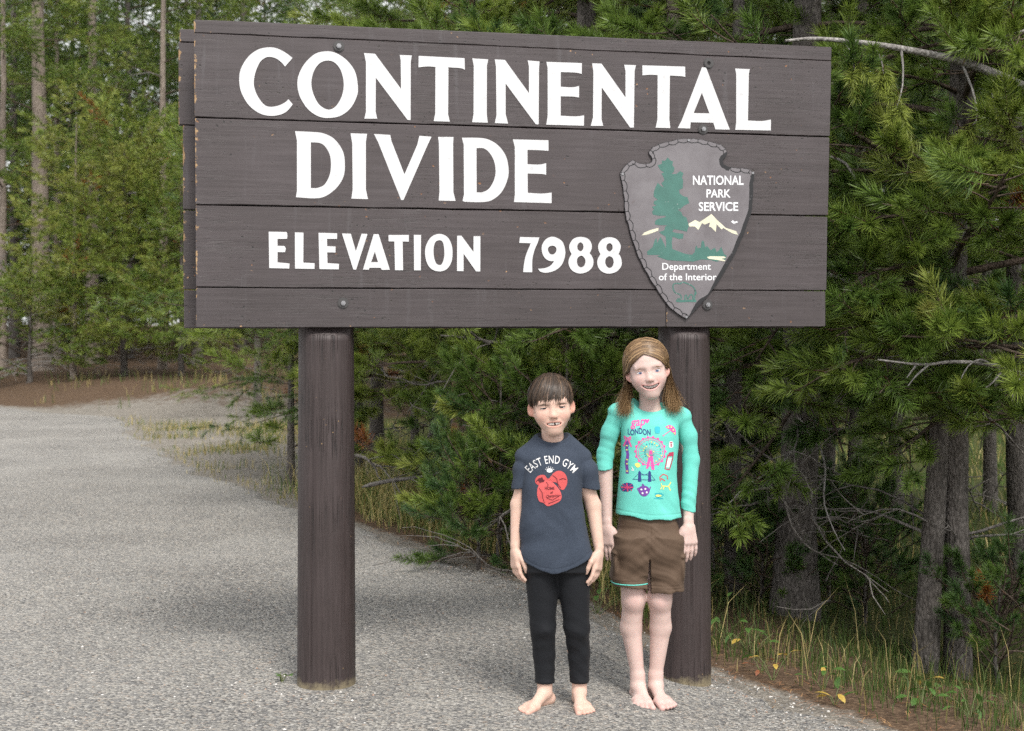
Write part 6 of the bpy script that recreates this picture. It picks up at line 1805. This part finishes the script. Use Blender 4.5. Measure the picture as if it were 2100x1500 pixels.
pine('pine_tree', 'leaning pine trunk of the close pair at the far right', 1893, 6.95, 8.5, .056, 24, 'near', 1.6, 40, 1.6, (.085, .03), dead=(.5, 1.6, 8, .7), tint=.42, flare=.35, group=RIGHT)
pine('pine_tree', 'dark pine trunk cut by the right edge of the photo', 2088, 8.6, 8.0, .060, 25, 'near', 1.2, 48, 1.7, (-.01, 0), dead=(.3, 1.4, 10, .9), tint=.38, group=RIGHT)
pine('pine_tree', 'thin shaded pine between the thick trunk and the close pair', 1752, 10.5, 8.0, .055, 26, 'near', 1.2, 46, 1.7, (.01, 0), dead=(.2, 1.5, 14, 1.0), tint=.32, group=RIGHT)
pine('pine_tree', 'slender pine seen above the sign over the letter T', 1213, 9.2, 9.0, .060, 27, 'near', 0.95, 60, 1.7, (0, 0), dead=(.4, 3.4, 14, .9), tint=.45, group=RIGHT, bark=M_BARK)
pine('pine_tree', 'tan-barked pine seen above the sign over the letter N', 1384, 8.9, 9.0, .062, 28, 'near', 1.2, 62, 1.8, (-.004, 0), dead=(.4, 3.2, 10, .8), tint=.50, group=RIGHT, bark=M_BARK2)
pine('pine_tree', 'stout orange-lichened pine trunk beneath the sign near the boy', 948, 9.6, 7.5, .095, 29, 'near', 1.0, 52, 1.8, (.012, .01), dead=(.15, 1.3, 20, 1.1), tint=.60, group=RIGHT, bark=M_BARK3)
pine('pine_tree', 'second orange-lichened trunk beneath the sign, closer to the boy', 1008, 10.0, 8.0, .062, 30, 'near', 1.0, 46, 1.7, (.0, .0), dead=(.2, 1.6, 14, 1.0), tint=.55, group=RIGHT, bark=M_BARK3)
pine('pine_tree', 'grey pine trunk showing between the two children', 1196, 8.8, 7.0, .050, 31, 'near', 0.7, 34, 1.2, (-.01, 0), dead=(.2, 1.4, 12, .9), tint=.40, group=RIGHT)
pine('pine_tree', 'grey trunk just right of the left-hand post beneath the sign', 772, 14.0, 4.6, .075, 32, 'mid', 1.1, 44, 1.8, (0, 0), dead=(.3, 1.5, 12, 1.0), tint=.55, tsc=.8, group=RIGHT)
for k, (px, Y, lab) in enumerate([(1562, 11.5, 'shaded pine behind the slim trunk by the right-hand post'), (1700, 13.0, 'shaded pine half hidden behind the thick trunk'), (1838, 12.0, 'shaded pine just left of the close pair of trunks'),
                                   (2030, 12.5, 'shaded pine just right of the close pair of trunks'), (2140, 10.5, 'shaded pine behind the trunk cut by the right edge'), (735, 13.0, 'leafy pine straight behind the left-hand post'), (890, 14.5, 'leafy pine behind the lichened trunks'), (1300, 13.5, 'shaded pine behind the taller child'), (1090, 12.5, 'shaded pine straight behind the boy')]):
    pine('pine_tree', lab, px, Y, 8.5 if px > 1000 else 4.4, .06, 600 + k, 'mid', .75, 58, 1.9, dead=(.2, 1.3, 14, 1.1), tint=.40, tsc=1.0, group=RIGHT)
# young pines and seedlings by the road
YG = 'young pines at the edge of the trees'
pine('young_pine', 'bushy young pine right behind the left-hand post', 596, 12.4, 3.3, .035, 41, 'near', .3, 38, .72, dead=None, tint=.62, tsc=1.25, group=YG, cat='young pine', dens=.9)
pine('young_pine', 'young pine with pale twigs left of the left-hand post', 528, 21.0, 4.6, .06, 42, 'mid', .5, 42, 1.3, dead=(.1, 1.0, 12, 1.1), tint=.62, tsc=.9, group=YG, cat='young pine')
pine('young_pine', 'leafy young pine between the left-hand post and the boy', 850, 11.6, 3.1, .04, 43, 'near', .75, 32, 1.3, dead=(.1, .9, 10, 1.0), tint=.68, tsc=1.15, group=YG, cat='young pine')
pine('young_pine', 'low green pine seedling close behind the boy', 1024, 8.35, 1.25, .018, 44, 'near', .14, 22, .42, dead=(.05, .4, 8, .6), tint=.40, group=YG, cat='young pine', droop=.2)
pine('young_pine', 'small blue-green seedling at the edge of the road left of the boy', 982, 8.1, .70, .012, 45, 'near', .08, 16, .26, dead=None, tint=.12, tsc=.75, group=YG, cat='young pine', droop=.3)
pine('young_pine', 'bushy low pine between the grass and the lichened trunks', 935, 10.2, 1.7, .022, 48, 'near', .12, 30, .75, dead=None, tint=.56, tsc=1.05, group=YG, cat='young pine', droop=.2, top=.6)
pine('young_pine', 'bushy low pine just left of the boy', 1062, 8.9, 1.5, .02, 49, 'near', .12, 28, .65, dead=None, tint=.44, group=YG, cat='young pine', droop=.2, top=.6)
pine('young_pine', 'small pine with drooping boughs behind the two children', 1165, 8.0, 1.55, .02, 46, 'near', .25, 24, .75, dead=(.1, .7, 8, .7), tint=.38, group=YG, cat='young pine')
pine('young_pine', 'young pine in shade behind the right-hand post', 1455, 9.6, 2.4, .03, 47, 'near', .4, 24, 1.0, dead=(.1, .9, 8, .8), tint=.30, group=YG, cat='young pine')
# left: the wood beyond the bend
LF = 'pines beyond the bend of the road'
pine('pine_tree', 'tall pale straight pine trunk near the left edge of the photo', 88, 31.0, 16, .22, 51, 'far', 4.0, 33, 2.3, (-.014, 0), dead=(1.0, 5.0, 12, 1.6), tint=.55, bark=M_BARK2, dens=1.5, tsc=1.55, group=LF)
pine('pine_tree', 'thin pine trunk cut by the left edge of the photo', 4, 30.5, 13, .10, 52, 'far', 3.0, 28, 1.9, dead=(.5, 3, 12, 1.2), tint=.5, bark=M_BARK2, dens=1.5, tsc=1.55, group=LF)
pine('pine_tree', 'grey pine trunk with many bare limbs, left of the sign', 190, 33.5, 15, .16, 53, 'far', 3.5, 33, 2.3, (-.004, 0), dead=(1.5, 5.5, 26, 2.0), tint=.52, bark=M_BARK2, dens=1.5, tsc=1.55, group=LF)
pine('pine_tree', 'slim tan pine trunk just left of the sign', 333, 31.0, 14, .10, 54, 'far', 3.2, 31, 2.0, dead=(1.5, 6.5, 16, 1.5), tint=.58, bark=M_BARK2, dens=1.5, tsc=1.55, group=LF)
pine('pine_tree', 'short reddish pine trunk beside the tall pale trunk', 117, 35.0, 12, .11, 55, 'far', 2.6, 31, 2.0, dead=(1, 4, 10, 1.3), tint=.5, bark=M_BARK2, dens=1.5, tsc=1.55, group=LF)
pine('pine_tree', 'dense pine against the left end of the sign', 405, 34.0, 15, .12, 56, 'far', 1.5, 43, 2.3, dead=(.4, 2.5, 10, 1.4), tint=.55, dens=1.5, tsc=1.55, group=LF)
pine('pine_tree', 'pine filling the gap behind the grey trunk with bare limbs', 262, 36.0, 15, .13, 57, 'far', 1.2, 44, 2.4, dead=(.4, 2.0, 12, 1.6), tint=.30, dens=1.5, tsc=1.55, group=LF)
pine('pine_tree', 'dark pine at the back of the left corner', 30, 36.0, 15, .13, 58, 'far', 1.2, 43, 2.4, dead=(.4, 2.0, 12, 1.6), tint=.28, dens=1.5, tsc=1.55, group=LF)
pine('young_pine', 'round bright young pine at the edge of the wood, left of the sign', 255, 28.5, 4.7, .07, 61, 'far', .5, 37, 1.75, dead=(.1, .8, 14, 1.2), tint=.74, dens=1.5, tsc=1.55, group='young pines by the far bend', cat='young pine', top=.7)
pine('young_pine', 'yellow-green young pine in front of the tall pale trunk', 150, 28.0, 5.2, .06, 62, 'far', 1.6, 28, 1.25, (.02, 0), dead=(.3, 1.6, 14, 1.1), tint=.80, dens=1.5, tsc=1.55, group='young pines by the far bend', cat='young pine', bark=M_BARK2)
pine('young_pine', 'low spreading young pine at the left edge above the road', 60, 27.5, 1.6, .05, 63, 'far', .3, 18, 1.5, dead=(.1, .6, 14, 1.2), tint=.6, dens=1.5, tsc=1.55, group='young pines by the far bend', cat='young pine', top=.9)
pine('young_pine', 'darker young pine against the lower left corner of the sign', 372, 28.0, 4.0, .06, 64, 'far', .4, 33, 1.6, dead=(.1, .9, 10, 1.1), tint=.66, dens=1.5, tsc=1.55, group='young pines by the far bend', cat='young pine', top=.7)
# the wood behind, one pine after another
BK = 'pines in the depth of the wood'
rb = np.random.default_rng(77)
back = [(px + rb.normal(0, 14), 38 + 13 * rb.random()) for px in range(-140, 760, 58)] + [(px + rb.normal(0, 14), 53 + 10 * rb.random()) for px in range(-120, 760, 85)] + [(px + rb.normal(0, 18), 19 + 13 * rb.random()) for px in range(905, 1480, 66)] \
     + [(px + rb.normal(0, 18), 25 + 10 * rb.random()) for px in range(1500, 2260, 84)]
spots = ['left', 'middle', 'right']
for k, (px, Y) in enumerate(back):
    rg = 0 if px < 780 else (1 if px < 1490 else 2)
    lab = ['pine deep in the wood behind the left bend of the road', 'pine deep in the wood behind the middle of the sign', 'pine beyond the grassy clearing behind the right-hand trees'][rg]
    pine('pine_tree', lab, px, Y, (13.5 if rg == 0 else 10.5) + 2.5 * rb.random(), .10 + .05 * rb.random(), 500 + k, 'far', [.8, .8, 1.3][rg], 62, 2.6, dead=(.3, 1.4, 8, 1.5), tint=.04 + .22 * rb.random(),  # low tint paints the gloom of the deep wood into the needles
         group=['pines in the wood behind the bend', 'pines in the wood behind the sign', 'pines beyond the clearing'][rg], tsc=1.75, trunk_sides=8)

for px, Y, h, lab, k in [(1775, 7.9, .62, 'low dark shrub between the thick trunk and the close pair', 1), (2045, 6.9, .55, 'low dark shrub at the foot of the close pair, towards the right edge', 2), (1700, 8.6, .7, 'dark shrub close behind the thick trunk', 3), (1560, 7.9, .5, 'low dark shrub between the slim and the thick trunk', 4)]:
    pine('evergreen_shrub', lab, px, Y, h, .012, 700 + k, 'near', .04, 22, .55, dead=None, tint=.10, tsc=.62, group='low shrubs under the pines', cat='shrub', droop=.1, top=.9, e_lo=.3)
# ================================================================== grass, litter, small plants
def mat_vcol(name, rough=.7, trans=0.0, spec=.3):
    m = M(name); c = m.attr('col'); m.set(base=c, rough=rough, spec=spec)
    if trans:
        tr = m.n('ShaderNodeBsdfTranslucent'); m.link(c, tr.inputs[0]); mx = m.n('ShaderNodeMixShader'); mx.inputs[0].default_value = trans
        m.link(m.p.outputs[0], mx.inputs[1]); m.link(tr.outputs[0], mx.inputs[2]); m.link(mx.outputs[0], m.out.inputs['Surface'])
    return m.m
M_GRASS = mat_vcol('grass_blades', .55, .3); M_LITTER = mat_vcol('fallen_needles', .8); M_PEB = mat_vcol('loose_gravel', .85)
rg = np.random.default_rng(404)
def blades(x, y, h, w, col, lean=.35):
    n = len(x); z = terrain(x, y)
    az = rg.random(n) * 6.283; ln = (h * lean * (.3 + rg.random(n)))
    d = np.stack([np.cos(az), np.sin(az), np.zeros(n)], -1); a2 = rg.random(n) * 6.283
    s = np.stack([np.cos(a2), np.sin(a2), np.zeros(n)], -1) * w[:, None] * .5
    b = np.stack([x, y, z - .01], -1); m = b + d * (ln * .30)[:, None]; m[:, 2] += h * .58; t = b + d * ln[:, None]; t[:, 2] += h * (1 - .25 * rg.random(n))
    V = np.stack([b - s, b + s, m - s * .8, m + s * .8, t], 1).reshape(-1, 3); k = np.arange(n)[:, None] * 5
    T = np.concatenate([k + [0, 1, 3], k + [0, 3, 2], k + [2, 3, 4]])
    return V, T, np.repeat(col, 5, axis=0)
GREEN = np.array([[.055, .10, .020], [.085, .14, .030], [.12, .17, .045]]); STRAW = np.array([[.36, .29, .11], [.46, .38, .17], [.28, .25, .09]])
def pick(n, p_straw):
    c = np.where((rg.random(n) < p_straw)[:, None], STRAW[rg.integers(0, 3, n)], GREEN[rg.integers(0, 3, n)])
    return c * (.75 + .5 * rg.random((n, 1)))
def scatter(n, xr, yr, dens):
    """rejection: dens(x, y) in 0..1; gathered in clumps"""
    x = rg.uniform(*xr, n); y = rg.uniform(*yr, n); k = rg.random(n) < dens(x, y); return x[k], y[k]
def clump(x, y, f=3.0, seed=1, lo=.35, hi=.65): return smooth01(lo, hi, vnoise(x * f, y * f, seed))
def grass_obj(name, parts):
    V, T, C = [], [], []; o = 0
    for v, t, c in parts: V.append(v); T.append(t + o); C.append(c); o += len(v)
    ob = mesh_np(name, np.concatenate(V), np.concatenate(T), M_GRASS); set_color(ob, np.concatenate(C)); return ob
P = []
x, y = scatter(42000, (-2.2, 1.0), (6.6, 12.5), lambda x, y: smooth01(.12, .5, edge_d(x, y)) * smooth01(2.6, 1.2, edge_d(x, y)) * (.15 + .85 * clump(x, y, 3.2, 2)))
P.append(blades(x, y, .08 + .28 * rg.random(len(x)) ** 1.6, .003 + .003 * rg.random(len(x)), pick(len(x), .55) * 1.25, .6))
x, y = scatter(1700, (-2.0, .8), (7.5, 12), lambda x, y: smooth01(.25, .6, edge_d(x, y)) * smooth01(1.6, .9, edge_d(x, y)) * .9)
P.append(blades(x, y, .32 + .28 * rg.random(len(x)), .0025 + .002 * rg.random(len(x)), pick(len(x), .95), .5))
g1 = grass_obj('grass', P); tag(g1, 'tall straw and green grass along the road edge under the sign', 'grass', kind='stuff')
P = []
x, y = scatter(9000, (-6.0, -1.2), (10.5, 21), lambda x, y: np.exp(-((edge_d(x, y) - .12) / .16) ** 2) * (.3 + .7 * clump(x, y, 2.2, 31)))
P.append(blades(x, y, .04 + .08 * rg.random(len(x)) ** 1.6, .004 + .004 * rg.random(len(x)), pick(len(x), .75)))
x, y = scatter(30000, (-6.5, -1.2), (10.2, 20), lambda x, y: smooth01(.05, .3, edge_d(x, y)) * smooth01(4.5, 1.6, edge_d(x, y)) * np.maximum(clump(x, y, 1.6, 6, .45, .68), smooth01(1.3, 2.0, edge_d(x, y)) * .8))
P.append(blades(x, y, .05 + .12 * rg.random(len(x)) ** 1.6, .004 + .004 * rg.random(len(x)), pick(len(x), .62)))
x, y = scatter(2600, (-13, -2.5), (22.5, 29), lambda x, y: smooth01(.6, 1.2, edge_d(x, y)) * clump(x, y, 1.1, 8, .6, .75))
P.append(blades(x, y, .12 + .2 * rg.random(len(x)), .008 + .006 * rg.random(len(x)), pick(len(x), .55)))
x, y = scatter(60, (-4.6, -2.4), (12.5, 17), lambda x, y: smooth01(.8, 1.4, edge_d(x, y)) * .8)
P.append(blades(x, y, .6 + .5 * rg.random(len(x)), .008 + .004 * rg.random(len(x)), pick(len(x), 1.0), .3))
g2 = grass_obj('grass', P); tag(g2, 'sparse dry grass on the gravel pull-out left of the post', 'grass', kind='stuff')
P = []
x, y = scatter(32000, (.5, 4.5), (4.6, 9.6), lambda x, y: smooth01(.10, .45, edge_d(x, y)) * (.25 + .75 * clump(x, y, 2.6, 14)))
P.append(blades(x, y, .03 + .15 * rg.random(len(x)) ** 1.6, .0028 + .003 * rg.random(len(x)), pick(len(x), .18) * .75))  # blades dimmed: the canopy's shade is put into their colour
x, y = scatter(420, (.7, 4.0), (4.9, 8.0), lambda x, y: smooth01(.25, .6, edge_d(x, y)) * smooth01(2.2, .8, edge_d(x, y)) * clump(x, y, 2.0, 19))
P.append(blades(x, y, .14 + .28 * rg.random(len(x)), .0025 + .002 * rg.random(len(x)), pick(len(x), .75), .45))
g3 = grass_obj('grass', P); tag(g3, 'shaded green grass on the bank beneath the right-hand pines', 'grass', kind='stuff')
P = []
x, y = scatter(38000, (.5, 11), (9.6, 24), lambda x, y: .3 + .7 * clump(x, y, .9, 23))
P.append(blades(x, y, .06 + .20 * rg.random(len(x)) ** 1.5, .006 + .006 * rg.random(len(x)), pick(len(x), .30), .6))
g4 = grass_obj('grass', P); tag(g4, 'bright grass of the clearing seen between the right-hand trunks', 'grass', kind='stuff')
# fallen needles and bark bits along the edge of the road
n = 16000
x, y = scatter(n, (-1.6, 3.2), (4.4, 11), lambda x, y: np.exp(-((edge_d(x, y) - .12) / .17) ** 2) * .9 + .12 * smooth01(.2, .5, edge_d(x, y)))
n = len(x); z = terrain(x, y) + .016 + .006 * rg.random(n); a = rg.random(n) * 6.283; L = .012 + .022 * rg.random(n)
d = np.stack([np.cos(a) * L, np.sin(a) * L, rg.normal(0, .003, n)], -1); s = np.stack([-np.sin(a), np.cos(a), np.zeros(n)], -1) * .0011
c = np.stack([x, y, z], -1); V = np.stack([c - d - s, c - d + s, c + d + s, c + d - s], 1).reshape(-1, 3); Q = np.arange(4 * n).reshape(-1, 4)
lt = mesh_np('pine_needle_litter', V, Q, M_LITTER); cc = np.array([[.30, .13, .05], [.22, .10, .05], [.38, .22, .10], [.12, .07, .04]])[rg.integers(0, 4, n)] * (.7 + .5 * rg.random((n, 1)))
set_color(lt, np.repeat(cc, 4, axis=0)); tag(lt, 'rust-brown fallen needles strewn along the road edge', 'needle litter', kind='stuff')
# loose stones on the road, thickest round the feet of the posts and by the edge
px_, py_ = [], []
x, y = scatter(26000, (-3.2, 2.6), (4.3, 8.2), lambda x, y: (edge_d(x, y) < .12) * (.07 + .9 * np.exp(-((edge_d(x, y) + .05) / .14) ** 2) + .8 * np.exp(-(((x + .715) / .30) ** 2 + ((y - 5.46) / .20) ** 2)) + .6 * np.exp(-(((x - .74) / .3) ** 2 + ((y - 5.75) / .25) ** 2))))
n = len(x); z = terrain(np.minimum(x, edge_x(y)), y) + .012
sz = .0026 + .0042 * rg.random(n) ** 2
oct_ = np.array([[1, 0, 0], [0, 1, 0], [-1, 0, 0], [0, -1, 0], [0, 0, .75], [0, 0, -.75]]); of = np.array([[0, 1, 4], [1, 2, 4], [2, 3, 4], [3, 0, 4]])
V = oct_[None] * (.6 + .8 * rg.random((n, 6, 3))) * sz[:, None, None]; a = rg.random(n) * 6.28
Vx = V[..., 0] * np.cos(a)[:, None] - V[..., 1] * np.sin(a)[:, None]; Vy = V[..., 0] * np.sin(a)[:, None] + V[..., 1] * np.cos(a)[:, None]
V = np.stack([Vx + x[:, None], Vy + y[:, None], V[..., 2] + z[:, None] + sz[:, None] * .25], -1).reshape(-1, 3)
T = (of[None] + np.arange(n)[:, None, None] * 6).reshape(-1, 3)
gv = mesh_np('gravel', V, T, M_PEB); cc = np.array([[.10, .10, .105], [.22, .22, .22], [.34, .33, .31], [.48, .46, .43], [.30, .26, .22], [.62, .60, .57], [.33, .24, .19]])[rg.integers(0, 7, n)]
set_color(gv, np.repeat(cc, 6, axis=0)); tag(gv, 'loose grey gravel scattered over the road surface', 'gravel', kind='stuff')

# broad-leaved plants on the right bank
def leaf_mesh(name):
    b = bmesh.new(); n = 7; L = []; 
    for k in range(n):
        t = k / (n - 1); w = .42 * math.sin(math.pi * min(1, t * .92 + .05)) ** .8; zc = .12 * math.sin(t * 2.6)
        L.append([b.verts.new((s * w * .5 * (1 + .12 * (k % 2)), t, zc + abs(s) * .08 * w)) for s in (-1, 0, 1)])
    for k in range(n - 1):
        for j in range(2): b.faces.new((L[k][j], L[k][j + 1], L[k + 1][j + 1], L[k + 1][j]))
    me = bpy.data.meshes.new(name); b.to_mesh(me); b.free()
    me.polygons.foreach_set('use_smooth', np.ones(len(me.polygons), dtype=bool)); return me
def m_leaf(name, c1, c2):
    m = M(name); v = m.coord('Object'); c = m.ramp(m.noise(v, 6, 3), [(.3, c1), (.7, c2)]); m.set(base=c, rough=.5)
    tr = m.n('ShaderNodeBsdfTranslucent'); m.link(c, tr.inputs[0]); mx = m.n('ShaderNodeMixShader'); mx.inputs[0].default_value = .3
    m.link(m.p.outputs[0], mx.inputs[1]); m.link(tr.outputs[0], mx.inputs[2]); m.link(mx.outputs[0], m.out.inputs['Surface']); return m.m
LEAF_G, LEAF_Y, LEAF_R = leaf_mesh('leaf'), leaf_mesh('leaf'), leaf_mesh('leaf')
LEAF_G.materials.append(m_leaf('green_leaf', (.05, .12, .025), (.10, .19, .04))); LEAF_Y.materials.append(m_leaf('yellow_leaf', (.42, .28, .05), (.58, .42, .10))); LEAF_R.materials.append(m_leaf('red_leaf', (.25, .07, .04), (.32, .13, .06)))
M_STEM = plain('green_stem', (.12, .15, .05), .6)
def leafy(label, px, py, Y, n, size, mix, hgt, seed):
    r = np.random.default_rng(seed); x = atx(px, Y); z = ground_z(x, Y)
    root = tag(empty('leafy_plant', (x, Y, z)), label, 'plant', 'broad-leaved plants on the bank')
    paths, rads = [], []
    for k in range(n):
        a = k * 2.4 + r.normal(0, .3); L = hgt * (.6 + .6 * r.random()); e = .9 + r.normal(0, .25)
        tip = np.array([math.cos(a) * math.cos(e) * L, math.sin(a) * math.cos(e) * L, math.sin(e) * L])
        paths.append(np.array([[0, 0, -.01], tip * .55 + [0, 0, .01], tip])); rads.append(np.array([.0018, .0014, .0010]))
        me = [LEAF_G, LEAF_Y, LEAF_R][r.choice(3, p=mix)]
        o = bpy.data.objects.new('leaf', me); COL.objects.link(o); o.parent = root; o.location = tip
        s = size * (.7 + .6 * r.random()); o.scale = (s, s, s); o.rotation_euler = (r.normal(-.2, .35), r.normal(0, .35), a - math.pi / 2)
    V, Q = tubes(paths, rads, 4); mesh_np('stem', V, Q, M_STEM, root)
    return root
for args in [('leafy plant with one big yellow leaf beside the thick trunk', 1585, 1370, 5.95, 5, .058, (.4, .6, 0), .12, 1), ('low plant with a bright yellow leaf at the road edge', 1712, 1425, 5.55, 5, .055, (.5, .5, 0), .06, 2),
             ('low plant with pale yellowing leaves nearest the right-hand post', 1690, 1400, 5.8, 6, .042, (.7, .3, 0), .09, 3), ('reddish-leaved low plant behind the right-hand post', 1560, 1375, 6.1, 6, .05, (.3, .1, .6), .06, 4),
             ('green leafy plant below the pair of trunks', 1890, 1440, 5.6, 8, .05, (.9, .1, 0), .10, 5), ('small yellow-tipped plant between the pair of trunks and the road', 1880, 1395, 6.1, 6, .055, (.55, .45, 0), .08, 6),
             ('green leafy plant at the lower right corner of the photo', 1990, 1465, 5.4, 8, .05, (.9, .1, 0), .10, 7), ('leafy green plant behind the legs of the two children', 1225, 1290, 6.9, 9, .055, (.85, .1, .05), .16, 8),
             ('green weedy plant just left of the right-hand post', 1490, 1290, 6.8, 8, .05, (.9, .1, 0), .18, 9), ('sprawling green plant left of the thick trunk', 1540, 1330, 6.5, 9, .05, (.85, .15, 0), .15, 10),
             ('leafy plant at the edge of the grass behind the boy', 1060, 1190, 8.0, 8, .05, (.8, .2, 0), .15, 11)]:
    leafy(*args)
wd = leafy('tiny green weed at the foot of the left-hand post', 578, 1405, 5.52, 10, .020, (1, 0, 0), .035, 20); wd.location.z += .012; wd['group'] = 'weeds in the gravel'

# fallen and leaning dead branches
def deadfall(label, pts, r0, subs, seed):
    r = np.random.default_rng(seed); P = catmull(np.array([at(*p) for p in pts]), 5); b = P[0].copy()
    root = tag(empty('fallen_branch', b), label, 'branch', 'dead branches on the ground')
    L = P - b; L = L + np.cumsum(r.normal(0, .006, L.shape), axis=0)
    paths, rads = [], []
    mesh_np('stem', *tubes([L], [np.interp(np.linspace(0, 1, len(L)), [0, .06, 1], [r0 * .3, r0, r0 * .3])], 8), M_DEAD2, root, smooth=True)
    d = dirs(L)
    for k in range(subs):
        i = r.integers(2, len(L) - 1)
        Q2, _ = bough(r, L[i], math.atan2(d[i][1], d[i][0]) + r.choice([-1, 1]) * (.5 + .6 * r.random()), .25 + .45 * r.random(), .3 + r.normal(0, .4), .5, .3, 7, .12)
        paths.append(Q2); rads.append(np.linspace(min(.006, r0 * .4), .0015, 7))
    V, Q = tubes(paths, rads, 5); o = mesh_np('twigs', V, Q, M_DEAD2, root, smooth=True); o['kind'] = 'stuff'
deadfall('grey fallen bough curving through the grass between the post and the boy', [(742, 1000, 9.9), (830, 985, 9.7), (900, 975, 9.6), (985, 925, 9.6)], .016, 9, 1)
deadfall('thin dead branch arching out of the grass by the left-hand post', [(725, 935, 10.0), (760, 945, 9.9), (790, 990, 9.8)], .014, 4, 2)
deadfall('bare forked twigs lying by the road behind the boy', [(1075, 1175, 7.9), (1010, 1160, 7.7), (960, 1135, 7.6), (940, 1120, 7.6)], .007, 8, 3)
deadfall('weathered twiggy branch hanging beneath the sign left of the boy', [(1100, 700, 8.6), (1010, 705, 8.5), (960, 690, 8.45), (900, 682, 8.4)], .016, 6, 4)
deadfall('pale dead branch slanting down in front of the lichened trunks', [(1090, 790, 8.7), (1030, 850, 8.6), (985, 870, 8.55)], .012, 8, 5)
deadfall('bare twigs in front of the thick right-hand trunk', [(1500, 1020, 7.2), (1590, 1000, 7.1), (1640, 1100, 7.05), (1720, 1170, 7.0)], .008, 12, 6)
